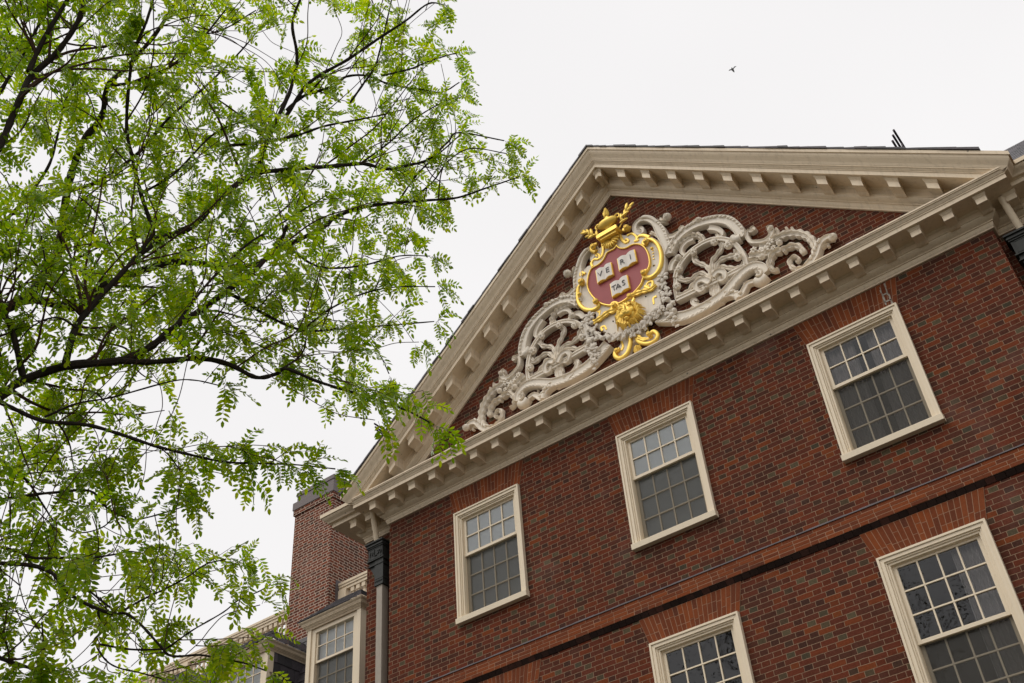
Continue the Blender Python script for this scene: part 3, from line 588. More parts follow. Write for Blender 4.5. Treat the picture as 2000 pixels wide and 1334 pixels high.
GILT_STROKES = [
('round',[(0.52,3.191,0.03),(0.473,3.163,0.031),(0.447,3.225,0.032),(0.514,3.255,0.033),(0.62,3.167,0.033),(0.687,3.003,0.034),(0.702,2.789,0.035),(0.66,2.602,0.036),(0.567,2.479,0.037),(0.445,2.459,0.037),(0.353,2.547,0.038),(0.356,2.63,0.039),(0.414,2.621,0.04)],0.1,0.09),
('round',[(-0.71,3.28,0.024),(-0.757,3.281,0.024),(-0.736,3.342,0.024),(-0.668,3.268,0.024)],0.1,0.08),
('round',[(-0.719,3.078,0.032),(-0.812,3.063,0.033),(-0.86,2.933,0.033),(-0.861,2.73,0.034),(-0.778,2.551,0.034),(-0.642,2.44,0.035),(-0.53,2.441,0.035),(-0.517,2.532,0.036)],0.1,0.09),
('round',[(0.384,3.359,0.016),(0.346,3.355,0.021),(0.382,3.42,0.026),(0.475,3.386,0.031),(0.567,3.278,0.036)],0.1,0.07),
('round',[(0.134,3.501,0.016),(0.173,3.511,0.019),(0.2,3.449,0.022),(0.149,3.445,0.024),(0.097,3.541,0.027),(0.067,3.67,0.03)],0.1,0.07),
('round',[(0.197,3.58,0.02),(0.282,3.566,0.021),(0.345,3.462,0.022),(0.344,3.371,0.023),(0.3,3.372,0.024)],0.1,0.07),
('round',[(-0.395,3.495,0.016),(-0.423,3.538,0.017),(-0.394,3.555,0.019),(-0.36,3.487,0.02),(-0.387,3.429,0.022),(-0.471,3.47,0.023),(-0.53,3.418,0.025),(-0.516,3.333,0.026)],0.1,0.07),
('round',[(-0.262,3.696,0.032),(-0.272,3.564,0.029),(-0.313,3.455,0.027),(-0.375,3.421,0.024)],0.1,0.07),
('round',[(-0.402,3.591,0.044),(-0.467,3.681,0.041),(-0.455,3.766,0.039),(-0.353,3.749,0.036)],0.1,0.09),
('round',[(0.163,3.68,0.048),(0.194,3.72,0.048),(0.275,3.673,0.048)],0.1,0.09),
('round',[(0.399,2.335,0.016),(0.352,2.337,0.018),(0.374,2.393,0.02),(0.455,2.383,0.022),(0.452,2.301,0.024),(0.399,2.266,0.026),(0.32,2.357,0.028)],0.1,0.07),
('leaf',[(-0.246,2.281,0.048),(-0.236,2.191,0.047),(-0.355,2.209,0.046),(-0.507,2.177,0.045),(-0.644,2.163,0.044)],0.12,0.09),
('leaf',[(0.055,2.274,0.048),(0.129,2.284,0.044),(0.279,2.258,0.04),(0.413,2.215,0.036),(0.523,2.242,0.032)],0.12,0.09),
('round',[(0.477,2.052,0.022),(0.418,2.048,0.019),(0.405,1.934,0.016)],0.1,0.06),
('round',[(-0.529,1.944,0.024),(-0.542,2.02,0.021),(-0.482,2.012,0.019),(-0.458,1.929,0.016)],0.1,0.06),
('round',[(-0.556,2.345,0.018),(-0.516,2.363,0.016),(-0.541,2.28,0.014)],0.1,0.06),
('round',[(-0.077,1.546,0.036),(-0.105,1.406,0.037),(-0.179,1.281,0.037),(-0.3,1.255,0.038),(-0.374,1.34,0.039),(-0.356,1.421,0.039),(-0.286,1.419,0.04)],0.1,0.08),
('round',[(-0.239,1.562,0.018),(-0.229,1.452,0.021),(-0.266,1.395,0.024)],0.1,0.06),
('round',[(0.014,1.532,0.032),(0.046,1.383,0.032),(0.176,1.27,0.032),(0.309,1.256,0.032),(0.367,1.325,0.032),(0.318,1.431,0.032),(0.246,1.409,0.032),(0.266,1.333,0.032)],0.1,0.08),
('round',[(0.217,1.569,0.018),(0.221,1.463,0.018)],0.1,0.06),
('leaf',[(0.05,1.472,0.036),(0.126,1.376,0.028),(0.231,1.327,0.02)],0.13,0.07),
('round',[(-0.313,2.322,0.02),(-0.259,2.358,0.02),(-0.192,2.317,0.02),(-0.18,2.24,0.02)],0.12,0.08)]
GILT_KNOBS = [('ball',-0.731,3.086,0.06), ('ball',-0.53,2.526,0.052), ('ball',0.524,3.173,0.052), ('ball',0.371,2.578,0.048), ('ball',0.595,2.962,0.028), ('ball',-0.801,2.852,0.036), ('ball',-0.414,3.691,0.052), ('ball',0.24,3.688,0.052), ('ball',-0.226,2.254,0.048), ('ball',0.066,2.267,0.048), ('ball',-0.315,1.384,0.04), ('ball',0.252,1.38,0.04)]
SWAG = [('flower',-0.778,2.209,0.092), ('fruit',-0.728,2.029,0.048), ('fruit',-0.652,1.957,0.052), ('flower',-0.582,1.849,0.06), ('fruit',-0.524,1.748,0.048), ('fruit',-0.463,1.752,0.052), ('fruit',-0.403,1.677,0.06), ('fruit',-0.339,1.706,0.048), ('fruit',-0.294,1.613,0.068), ('fruit',-0.234,1.618,0.052), ('fruit',-0.17,1.647,0.056), ('fruit',-0.151,1.544,0.044), ('flower',-0.045,1.665,0.1), ('fruit',-0.005,1.51,0.048), ('fruit',0.053,1.647,0.052), ('fruit',0.11,1.639,0.06), ('fruit',0.125,1.525,0.048), ('fruit',0.2,1.625,0.06), ('fruit',0.206,1.529,0.044), ('fruit',0.267,1.677,0.056), ('fruit',0.308,1.586,0.056), ('flower',0.35,1.692,0.08), ('fruit',0.421,1.637,0.048), ('fruit',0.45,1.738,0.056), ('fruit',0.495,1.67,0.044), ('fruit',0.523,1.759,0.052), ('fruit',0.545,1.693,0.04), ('fruit',-0.628,1.782,0.04), ('fruit',-0.748,1.798,0.06), ('fruit',-0.781,2.006,0.044), ('fruit',-0.772,1.892,0.048), ('fruit',-0.713,1.698,0.06), ('fruit',-0.822,1.707,0.044), ('fruit',-0.677,1.611,0.044), ('fruit',-0.787,1.608,0.052), ('fruit',-0.715,1.515,0.048), ('fruit',-0.77,1.467,0.04), ('fruit',-0.706,1.406,0.044)]

crest = empty('carved_coat_of_arms', (0,0,ZB+.5), 'carved gilt and white coat of arms with crimson shield and scrollwork', 'coat of arms')
PR = {'band': [(-1.1,0),(-1.1,.8),(-1.05,.95),(-.95,1),(-.84,.97),(-.74,.82),(0,.76),(.74,.82),(.84,.97),(.95,1),(1.05,.95),(1.1,.8),(1.1,0)],
      'flat': [(-1,0),(-1,.9),(-.9,1),(-.45,1),(-.35,.85),(.35,.85),(.45,1),(.9,1),(1,.9),(1,0)],
      'round': [(-1,0),(-1,.35),(-.92,.6),(-.7,.83),(-.38,.96),(0,1),(.38,.96),(.7,.83),(.92,.6),(1,.35),(1,0)],
      'leaf': [(-1,0),(-1,.5),(-.85,.72),(-.45,.62),(-.12,.74),(0,1),(.12,.74),(.45,.62),(.85,.72),(1,.5),(1,0)]}
PR['wave'] = PR['leaf']; PR['shell'] = PR['leaf']
def stroke(mb, kind, pts, off, dep, mir=1, cx0=0., sub=7):
    c = catmull(pts, sub); n = len(c); pr = PR[kind]; rings = []; L = 0.
    for i, (x,z,r) in enumerate(c):
        a, b = c[max(0,i-1)], c[min(n-1,i+1)]; tx_, tz = b[0]-a[0], b[1]-a[1]; l = math.hypot(tx_,tz) or 1; nx, nz = -tz/l, tx_/l
        if i: L += math.hypot(x-c[i-1][0], z-c[i-1][1])
        r = max(r,.004); k = 1.
        if kind == 'leaf': r2 = r*(1+.20*math.sin(L*52)); k = 1+.06*math.sin(L*52)
        elif kind == 'wave': r2 = r*(1+.20*math.sin(L*45)); k = 1+.10*math.sin(L*45)
        elif kind == 'shell': r2 = r*(1+.14*math.sin(L*75)); k = 1+.16*math.sin(L*75)
        else: r2 = r
        kk = k*min(1., .45+r/.05*.55)
        rings.append([((x+nx*s*r2 if mir > 0 else 2*cx0-(x+nx*s*r2)), -(off if d == 0 else off+(dep*kk-off*.3)*d), z+nz*s*r2) for s, d in pr])
    mb.rings(rings, True, True, kind != 'flat')
def tufts(mb, pts, off, dep, mir, cx0, seed):      # acanthus lobes laid along the bands
    random.seed(seed); c = catmull(pts, 7); L = 0.; nxt = .12
    for i in range(1, len(c)-1):
        L += math.hypot(c[i][0]-c[i-1][0], c[i][1]-c[i-1][1])
        if L > nxt and c[i][2] > .045:
            nxt += .07; x, z, r = c[i]; tx_, tz = c[i+1][0]-c[i-1][0], c[i+1][1]-c[i-1][1]; l = math.hypot(tx_,tz) or 1
            nx, nz = -tz/l, tx_/l; a = math.atan2(tz,tx_)
            xx, zz = x+nx*r*.72, z+nz*r*.72; aa = a+.5
            if mir < 0: xx = 2*cx0-xx; aa = math.pi-aa
            mb.ball((xx,-(off+dep*.86),zz), .046, .020, .020, 8, 5, aa)
def flower(mb, x, z, y, r, petals=6):
    for k in range(petals):
        a = 2*math.pi*k/petals+.3; mb.ball((x+.58*r*math.cos(a), y+.004, z+.58*r*math.sin(a)), r*.46, r*.24, r*.30, 8, 5, a)
    mb.ball((x,y-.012,z), r*.25, r*.3, r*.25, 8, 5)
def knob(mb, kind, x, z, r, y, seed=0):
    if kind == 'flower': flower(mb, x, z, y, r, 6)
    elif kind == 'cup':
        mb.ball((x,y,z), r, r*.8, r, 12, 7)
        for k in range(7):
            a = 2*math.pi*k/7; mb.ball((x+.72*r*math.cos(a), y-r*.45, z+.72*r*math.sin(a)), r*.36, r*.35, r*.28, 6, 4, a)
        mb.ball((x,y-r*.8,z), r*.36, r*.3, r*.36, 8, 5)
    elif kind == 'ball':
        mb.ball((x,y,z), r, r*.95, r, 12, 8)
        t = [(x+r*.62*k/14*math.cos(k*.9), y-r*.93, z+r*.62*k/14*math.sin(k*.9), .006) for k in range(15)]; mb.tube([(a,b,c,max(.003,d*r/.06)) for a,b,c,d in t], 5)
    else:
        random.seed(int(x*991+z*313)); leafy = random.random() < .45
        if not leafy: mb.ball((x,y,z), r*random.uniform(.75,.9), r*.7, r*random.uniform(.7,.85), 10, 6, random.uniform(0,3))
        for _ in range(5 if leafy else 2):
            a = random.uniform(0,6.28); mb.ball((x+r*.6*math.cos(a), y+.012, z+r*.6*math.sin(a)), r*.85, r*.34, r*.46, 8, 5, a)
MIRROR = -.02
for mir in (1,-1):
    mb = MB(); knobs_ = []; mg = MB()
    for i, (kind, pts, off, dep) in enumerate(RELIEF_STROKES):
        stroke(mb, kind, pts, off, dep, mir, MIRROR)
        if kind == 'band': tufts(mb, pts, off, dep, mir, MIRROR, i)
    for kind, x, z, r in RELIEF_KNOBS:
        xx = x if mir > 0 else 2*MIRROR-x; hang = kind == 'fruit' or (kind == 'flower' and r > .09)
        mk = mg if hang else MB(); knob(mk, kind, xx, z, r, -.15 if hang else -.125); knobs_.append(mk)
    t = mb.build('scroll_panel', 'stone', crest)
    for mk in knobs_:
        if mk is not mg: mk.build('rosette', 'stone', t)
    mg.build('hanging_garland', 'zinc', crest)
pl = MB(); pc = catmull(PLATE+[PLATE[0]], 4)[:-1]
pl.prism_y(pc, -.10, -.004); pl.build('backing_plate', 'stone', crest, bevel=.012)
fd = MB(); fc = catmull(FIELD+[FIELD[0]], 3)[:-1]; fd.prism_y(fc, -.118, -.09); fd.build('shield', 'field', crest)
rim = MB(); rp = fc+[fc[0],fc[1]]
rings = []
for i in range(len(fc)+1):
    x, z = fc[i%len(fc)]; a, b = fc[(i-1)%len(fc)], fc[(i+1)%len(fc)]; tx_, tz = b[0]-a[0], b[1]-a[1]; l = math.hypot(tx_,tz) or 1; nx, nz = tz/l, -tx_/l
    rings.append([(x+nx*s, -d, z+nz*s) for s, d in ((-.004,.10),(-.004,.128),(.006,.142),(.018,.140),(.026,.125),(.026,.10))])
rim.rings(rings, True, False, True); rim.build('shield_rim', 'gold', crest)
for kind, pts, off, dep in GILT_STROKES:
    gs = MB(); stroke(gs, kind, pts, off, dep); gs.build('gilt_scroll', 'gold', crest)
for kind, x, z, r in GILT_KNOBS:
    gs = MB(); knob(gs, kind, x, z, r, -.165); gs.build('gilt_knob', 'gold', crest)
gs = MB()
for k in range(4):     # gilt flutes of the side scrolls
    for (xa,za,dx,dz) in ((-.69,2.47,.045,-.035),(.56,2.80,.006,.06),(.545,2.67,-.004,.0)):
        if dz or dx: gs.box(xa+dx*k-.014,xa+dx*k+.014,-.112,-.10,za+dz*k-.006,za+dz*k+.006)
gs.build('gilt_fluting', 'gold', crest)
# urn with flame and laurel
ur = MB(); ux = -.075; y0 = -.17
ur.box(ux-.20, ux+.19, -.27, -.08, 3.70, 3.765); ur.box(ux-.18, ux+.17, -.25, -.08, 3.765, 3.80); ur.box(ux-.155, ux+.15, -.24, -.08, 3.655, 3.70)
n0_ = len(ur.v); ur.lathe([(.065,3.80),(.075,3.815),(.05,3.845),(.045,3.87),(.075,3.895),(.06,3.91),(.10,3.925),(.165,3.96),(.195,4.00),(.20,4.03),(.185,4.06),(.12,4.10),(.055,4.13),(.04,4.17),(.038,4.20),(.056,4.215),(.056,4.235),(.03,4.25)], ux, y0, 20); ur.v[n0_:] = [(a,y0+(b-y0)*.5,4.0+(c-4.0)*(.82 if c > 4.0 else 1)) for a,b,c in ur.v[n0_:]]
for k in range(7): 
    a = k*.9; ur.tube([(ux+.03*math.cos(a), y0+.02*math.sin(a), 4.19,.022),(ux+.034*math.cos(a+.5), y0+.03*math.sin(a), 4.25,.034),(ux+.02*math.cos(a+1), y0, 4.32,.018),(ux+.012*math.cos(a), y0, 4.385,.003)], 6)
for sg in (-1,1): ur.tube([(ux+sg*(.19+.045*math.cos(t)), y0, 4.05+.05*math.sin(t), .015) for t in [k*.45 for k in range(-3,10)]], 7)
ur.build('urn', 'gold', crest)
for sg, bx, ex, ez in ((-1,-.242,-.505,4.066),(1,.11,.354,4.073)):
    lv = MB(); lv.tube([(bx,-.15,3.79,.012),((bx+ex)/2,-.17,3.90,.010),(ex,-.17,ez,.004)], 6)
    for k in range(7):
        t = .25+k*.12; cx_, cz_ = bx+(ex-bx)*t, 3.79+(ez-3.79)*t; a = math.atan2(ez-3.79,ex-bx)+(.95 if k%2 else -.95)*(1.05-.75*t)
        lv.ball((cx_+.05*math.cos(a),-.18-.02*(k%3),cz_+.05*math.sin(a)), .085, .020, .030, 8, 6, a)
    lv.build('laurel_sprig', 'gold', crest)
sh = MB()
for k in range(9):
    a = -math.pi*(k+.5)/9; sh.ball((ux-.02+.09*math.cos(a),-.145,3.65+.10*math.sin(a)), .085, .035, .024, 8, 5, a)
sh.build('shell', 'gold', crest)
# lion mask
li = MB(); lx, lz = 0.0, 1.93
li.ball((lx,-.16,lz), .155, .13, .19, 16, 10)
li.ball((lx,-.285,lz-.055), .062, .06, .05, 10, 6); li.ball((lx,-.27,lz+.03), .030, .055, .085, 10, 6); li.ball((lx,-.325,lz-.03), .034, .024, .022, 8, 5)
for sg in (-1,1):
    li.ball((lx+sg*.052,-.285,lz-.085), .05, .05, .036, 10, 6, sg*.3); li.ball((lx+sg*.066,-.255,lz+.055), .024, .022, .015, 8, 5)
    li.ball((lx+sg*.068,-.262,lz+.088), .050, .03, .018, 8, 5, sg*.35); li.ball((lx+sg*.095,-.235,lz-.01), .045, .05, .05, 8, 5)
    li.tube([(lx+sg*.11,-.20,lz+.15,.03),(lx+sg*.14,-.19,lz+.21,.024),(lx+sg*.13,-.18,lz+.26,.006)], 7)
li.ball((lx,-.27,lz-.155), .042, .045, .03, 8, 5)
li.build('lion_mask', 'gold', crest)
mn = MB(); random.seed(11)
for k in range(46):
    a = 2*math.pi*k/46+random.uniform(-.05,.05); r0, r1 = random.uniform(.10,.14), random.uniform(.20,.28); dw = -.06
    p0 = (lx+r0*math.cos(a),-.24+.05*random.random(),lz+.02+r0*1.15*math.sin(a)); p2 = (lx+r1*math.cos(a+.15),-.13,lz+r1*1.05*math.sin(a+.15)+dw)
    mn.tube([p0+(.014,), ((p0[0]+p2[0])/2+.012*math.cos(a+1.5),-.235,(p0[2]+p2[2])/2,.024), p2+(.006,)], 6)
mn.build('lion_mane', 'gold', crest)
pc_ = MB()
for j in range(5):
    for k in range(5): pc_.ball((.03+(k-2)*.026*(1-abs(j-2)*.12),-.17-.012*(2-abs(k-2)),1.25-j*.026), .019,.022,.016, 6, 4)
pc_.build('pine_cone', 'gold', crest)
sw = MB()
for kind, x, z, r in SWAG: knob(sw, kind, x, z, r*1.0, -.175)
sw.tube([(x,-.165,z,.030) for k_,x,z,r in SWAG[:27]], 8)
sw.tube([(x,-.165,z,.024) for k_,x,z,r in [SWAG[0]]+SWAG[29:]], 8)
sw.tube([(SWAG[3][1],-.165,SWAG[3][2],.024),(SWAG[27][1],-.165,SWAG[27][2],.024)], 8)
sw.build('fruit_swag', 'zinc', crest)
# three open books
def text_mesh(txt, size, thick):
    cu = bpy.data.curves.new('txt','FONT'); cu.body = txt; cu.size = size; cu.extrude = thick; cu.offset = -.002 if size > .12 and len(txt) == 1 else 0; cu.align_x = 'CENTER'; cu.align_y = 'CENTER'; cu.resolution_u = 3
    t = bpy.data.objects.new('txt', cu); scene.collection.objects.link(t); dg = bpy.context.evaluated_depsgraph_get(); dg.update()
    me = bpy.data.meshes.new_from_object(t.evaluated_get(dg)); bpy.data.objects.remove(t); return [tuple(v.co) for v in me.vertices], [tuple(p.vertices) for p in me.polygons]
for quad, letters in ((BOOK_A,('V','E')),(BOOK_B,('R','I')),(BOOK_C,('TA','S'))):
    xa = (quad[0][0]+quad[3][0])/2; xb = (quad[1][0]+quad[2][0])/2; zt_ = (quad[0][1]+quad[1][1])/2; zb2 = (quad[2][1]+quad[3][1])/2; xm = (xa+xb)/2; w2 = (xb-xa)/2
    def surf(t): return -.148-.022*math.sin(min(1,abs(t)*1.25)*math.pi*.72)-.004   # page curl, t in -1..1
    n = 16; bk = MB(); ts = [-1+2*i/n for i in range(n+1)]
    top = [(xm+t*w2, surf(t)) for t in ts]
    rings = [[(x,y,zt_+.012*math.sin(abs(t)*3)) for (x,y),t in zip(top,ts)], [(x,y,zb2+.012*math.sin(abs(t)*3)) for (x,y),t in zip(top,ts)]]
    bk.rings(rings, False, False, True)
    page = bk.build('book', 'page', crest, recalc=False)
    bd = MB(); bd.box(xa-.012, xb+.012, -.146, -.117, zb2-.012, zt_+.006); bd.box(xa-.008, xa-.001, -.164, -.145, zb2-.006, zt_+.006); bd.box(xb+.001, xb+.008, -.164, -.145, zb2-.006, zt_+.006)
    for i in range(n):
        t = ts[i]; bd.hexa([(top[i][0],-.146,zb2-.004),(top[i+1][0],-.146,zb2-.004),(top[i+1][0],-.146,zb2+.001),(top[i][0],-.146,zb2+.001)], [(top[i][0],top[i][1]+.002,zb2+.012*math.sin(abs(t)*3)-.006),(top[i+1][0],top[i+1][1]+.002,zb2+.012*math.sin(abs(ts[i+1])*3)-.006),(top[i+1][0],top[i+1][1]+.002,zb2+.012*math.sin(abs(ts[i+1])*3)-.001),(top[i][0],top[i][1]+.002,zb2+.012*math.sin(abs(t)*3)-.001)])
    bd.build('gilt_cover', 'gold', page)
    tl = MB(); full = ''.join(letters); ls = list(full); npos = len(ls); pos = [(-.5,.5)] if npos == 2 else [(-.62,-.12,.55)]
    for ch, t in zip(ls, pos[0]):
        vs, fs = text_mesh(ch, .155, .004); x0 = xm+t*w2
        def yy(x): return surf((x-xm)/w2)
        tl.add([(x0+v[0], yy(x0+v[0])-.006-v[2], (zt_+zb2)/2+v[1]) for v in vs], fs)
    tl.build('lettering', 'ink', page)
bo = MB()
for x, z in ((.30,2.16),(-.32,2.02)): bo.ball((x,-.105,z), .012,.012,.012, 8, 5)
bo.build('bolt_head', 'ink', crest)

# ------------------------------------------------------------------ downpipes
def downpipe(sg, label, date):
    dp = empty('downpipe', (sg*5.24,D1-.12,-ZO), label, 'downpipe', 'downpipes in the angles of the pavilion')
    hx0, hx1 = (-5.47,-5.165) if sg < 0 else (5.14,5.50)
    fy = -.02; back = D1-.004; xm = (hx0+hx1)/2
    h = MB()
    h.box(hx0, hx1, fy, back, -.115, .10)
    for a, b, e in ((.10,.125,.015),(.125,.15,.03),(.15,.175,.022),(.175,.205,.045)): h.box(hx0-e, hx1+e*.8, fy-e, back, a, b)
    h.box(hx0-.02, hx1+.015, fy-.02, back, -.135, -.115); h.box(hx0+.012, hx1-.01, fy+.012, back, -.21, -.135); h.box(hx0-.005, hx1+.005, fy-.008, back, -.225, -.21)
    px0, px1 = (-5.30,-5.18) if sg < 0 else (5.24,5.36)
    h.hexa([(px0-.01,0,-.47),(px1+.008,0,-.47),(px1+.008,back,-.47),(px0-.01,back,-.47)], [(hx0+.02,fy+.02,-.225),(hx1-.012,fy+.02,-.225),(hx1-.012,back,-.225),(hx0+.02,back,-.225)])
    h.box(px0-.03, px1+.03, -.022, back, -.49, -.47); h.box(px0-.022, px1+.022, -.015, back, -.575, -.49); h.box(px0-.03, px1+.03, -.022, back, -.60, -.575)
    hd = h.build('leader_head', 'copper', dp, bevel=.003)
    pn = MB(); pn.box(hx0+.035,hx1-.035,fy-.003,fy+.002,-.095,.08); pn.box(px0-.03,px1+.03,-.0175,-.01,-.60,-.09)
    for a, b, c, d in ((hx0+.03,hx1-.03,.075,.085),(hx0+.03,hx1-.03,-.10,-.09),(hx0+.03,hx0+.04,-.10,.085),(hx1-.04,hx1-.03,-.10,.085)): pn.box(a,b,fy-.008,fy-.001,c,d)
    for ch, x, z, s in date:
        vs, fs = text_mesh(ch, s, .004); pn.add([(xm+x+v[0], fy-.009-v[2]*2, z+v[1]) for v in vs], fs)
    for k in range(8): pn.ball((px0-.01+(px1-px0+.02)*k/7,-.02,-.532+.012*(k%2)), .012,.008,.016, 6, 4)
    pn.build('date_panel', 'copper', hd)
    p = MB(); p.box(px0, px1, .0, .145, -ZO, -.595); pp = p.build('pipe', 'pipe', dp, bevel=.006)
    s = MB(); zt_ = .715; s.tube([(xm+.03*sg*-1,-.14,zt_-.01,.045),(xm+.02*sg*-1,-.08,.50,.045),(xm,.03,.18,.045)], 12); s.build('spout', 'cream', dp)
downpipe(-1, 'grey downpipe under a dark dated copper leader head at left corner of the hall', [('19',-.085,-.005,.10),('L',0,-.005,.17),('30',.085,-.005,.10)])
downpipe(1, 'dark copper leader head and downpipe at right edge beside the brick pavilion', [])

# ------------------------------------------------------------------ snow guards, lamps
def snow_guard(sg, x, label, zz):
    o = empty('snow_guard', (sg*x,0,zz[0]), label, 'snow guard', 'pipe snow guards on the gable roof')
    for k, (dx, z) in enumerate(zz[1:]):
        m_ = MB(); m_.tube([(sg*(x+dx),-.62,z,.015),(sg*(x+dx),.5,z,.015),(sg*(x+dx),3.6,z,.015)], 10); m_.build('rail', 'rail_metal', o)
    for y in (-.35,.9,2.2,3.4):
        b = MB(); zr = ZA+.62/COS-TAN*x; b.tube([(sg*(x-.02),y,zr-.02,.012),(sg*x,y,zz[1][1]+.02,.012)], 6); b.build('bracket', 'rail_metal', o)
snow_guard(1, 4.54, 'three dark snow rails above the right slope of the gable', (2.0,(0,2.20),(-.035,2.12),(-.07,2.03)))
snow_guard(-1, 4.83, 'small dark snow rails on the left slope of the gable', (1.7,(0,2.04),(-.02,1.96),(-.05,1.88)))
for x, lab in ((3.43,'pale grey floodlight box on the cornice right of the carving'),(-3.56,'pale floodlight box on the cornice left of the carving')):
    f_ = MB(); f_.box(x-.085,x+.085,-.13,-.03,1.10,1.20); f_.box(x-.092,x+.092,-.136,-.12,1.095,1.205)
    fo = f_.build('floodlight', 'steel', org=(0,0,0), bevel=.006); tag(fo, lab, 'floodlight', 'floodlights for the carving')
    f2 = MB(); f2.box(x-.02,x+.02,-.10,-.06,.86,1.10); f2.build('bracket', 'steel', fo)

# ------------------------------------------------------------------ wing behind, on the left
wing = empty('slate_roofed_wing', (-11,4,-ZO), 'lower wing with slate mansard roof, dormers, balustrade and brick chimney behind the hall', 'building')
def wing_box(name, mat, *b, bevel=0., parent=None):
    m_ = MB(); m_.box(*b); return m_.build(name, mat, parent or wing, bevel=bevel)
wing_box('wall', 'brick', -26, XL-.02, 1.5, 9, -ZO, -2.2)
rf = MB(); random.seed(9); rows = 16
for r in range(rows):
    t0, t1 = r/rows, (r+1)/rows+.02; ya, yb = 1.45+2.25*t0, 1.45+2.25*t1; za, zb_ = -2.3+4.2*t0, -2.3+4.2*t1; x = -26+(r%2)*.12
    while x < XL-.05:
        w = random.uniform(.22,.34); rf.hexa([(x,ya,za),(x+w-.006,ya,za),(x+w-.006,yb,zb_),(x,yb,zb_)],[(x,ya-.02,za+.01),(x+w-.006,ya-.02,za+.01),(x+w-.006,yb-.005,zb_),(x,yb-.005,zb_)]); x += w
rf.box(-26,XL-.05,3.7,8.8,1.70,1.86)
rf.build('roof', 'slate', wing)
DORM = [(-8.255,'cream dormer with white blinds beside the brick hall'),(-10.72,'cream dormer with slate sides half hidden by leaves'),(-13.35,'cream dormer behind leaves at the bottom edge')]
def dormer(cx, label):
    W = .695; yf = 2.0; zc_ = .63; zbm = -1.35
    d = MB()                               # front frame: outer posts and head, cream
    for sg in (-1,1):
        a, b = sorted((cx+sg*W, cx+sg*(W-.10))); d.box(a,b,yf,yf+.16,zbm,zc_-.01)
        a, b = sorted((cx+sg*(W-.10), cx+sg*(W-.20))); d.box(a,b,yf+.03,yf+.15,zbm,zc_-.08)
    d.box(cx-W+.1,cx+W-.1,yf+.028,yf+.15,zc_-.13,zc_-.01)
    dm = d.build('dormer', 'frame', wing, bevel=.004); tag(dm, label)
    for sg in (-1,1):
        ck = MB(); xo = cx+sg*W; rr = 0; z = zbm-.6
        while z < zc_-.05:
            y = yf+.16-(.09 if rr%2 else 0)
            while y < 5.2:
                w = .19; za_ = z; y0_ = max(y,yf+.165)
                if y+w > yf+.2: ck.hexa([(xo-sg*.02,y0_,za_),(xo-sg*.02,y+w-.005,za_),(xo-sg*.02,y+w-.005,za_+.30),(xo-sg*.02,y0_,za_+.30)],[(xo+sg*.006,y0_,za_),(xo+sg*.006,y+w-.005,za_),(xo-sg*.008,y+w-.005,za_+.30),(xo-sg*.008,y0_,za_+.30)])
                y += w
            z += .26; rr += 1
        ck.build('cheek', 'dormer_slate_shaded' if cx > -9 else 'slate', dm)  # cheeks beside the hall coloured near-black to carry the shade of the gap
    cn = MB(); pr_ = [(0,0),(.012,0),(.012,.018),(.02,.02),(.024,.036),(.04,.038),(.044,.05),(.058,.058),(.066,.072),(.08,.074),(.08,.088),(.086,.09),(.10,.12),(.128,.142),(.134,.152),(.134,.168),(0,.172)]
    sweep_plan(cn, pr_, [(cx-W,5.0),(cx-W,yf),(cx+W,yf),(cx+W,5.0)], lambda o,h: zc_-.045+h)
    cn.build('cornice', 'cream', dm)
    rt = MB(); z0 = zc_+.125; ov = .15; rise = .56
    for k in range(7):                      # slate courses of the low hipped roof
        t0, t1 = k/7, (k+1)/7+.015; a0, a1 = ov-.62*t0*1.0, ov-.62*t1
        zz0, zz1 = z0+rise*t0, z0+rise*t1
        def ring(e, z): return [(cx-W-e,5.0,z),(cx-W-e,yf-e,z),(cx+W+e,yf-e,z),(cx+W+e,5.0,z)]
        o, i_ = ring(a0,zz0), ring(a1,zz1); ot, it = ring(a0+.004,zz0+.02), ring(a1,zz1+.008)
        for s_ in range(3):
            nseg = 12
            for q_ in range(nseg):
                f0, f1 = q_/nseg, (q_+1)/nseg-.004
                L_ = lambda A,B,f: tuple(a+(b-a)*f for a,b in zip(A,B))
                rt.hexa([L_(o[s_],o[s_+1],f0),L_(o[s_],o[s_+1],f1),L_(i_[s_],i_[s_+1],f1),L_(i_[s_],i_[s_+1],f0)],[L_(ot[s_],ot[s_+1],f0),L_(ot[s_],ot[s_+1],f1),L_(it[s_],it[s_+1],f1),L_(it[s_],it[s_+1],f0)])
    rt.build('dormer_roof', 'slate', dm)
    hw = .457; zt = .545
    u, (ua,ub) = sash(cx, zt, yf+.06, hw, 4, 2, .285, stile=.04); u.build('sash', 'frame', dm, bevel=.002)
    l, (la,lb) = sash(cx, ua-.012, yf+.105, hw, 4, 3, .30, top=.03, bottom=.06, stile=.04); l.build('sash', 'frame', dm, bevel=.002)
    gl = MB(); random.seed(int(-cx*10))
    for z0_,z1_,n_,yy,ph in ((ua,ub,2,yf+.08,.285),(la,lb,3,yf+.125,.30)):
        for i in range(4):
            for j in range(n_):
                a, b = random.uniform(-.002,.002), random.uniform(-.002,.002); x0 = cx-hw+i*hw/2; z_ = z1_-(j+1)*ph
                gl.add([(x0,yy-a-b,z_),(x0+hw/2,yy+a-b,z_),(x0+hw/2,yy+a+b,z_+ph),(x0,yy-a+b,z_+ph)], [(0,1,2,3)])
    gl.build('pane', 'glass', dm, recalc=False)
    s_ = MB(); s_.add([(cx-hw-.03,yf+.095,la-.04),(cx+hw+.03,yf+.095,la-.04),(cx+hw+.03,yf+.095,lb+.02),(cx-hw-.03,yf+.095,lb+.02)], [(0,1,2,3)]); s_.build('insect_screen','screen',dm,recalc=False)
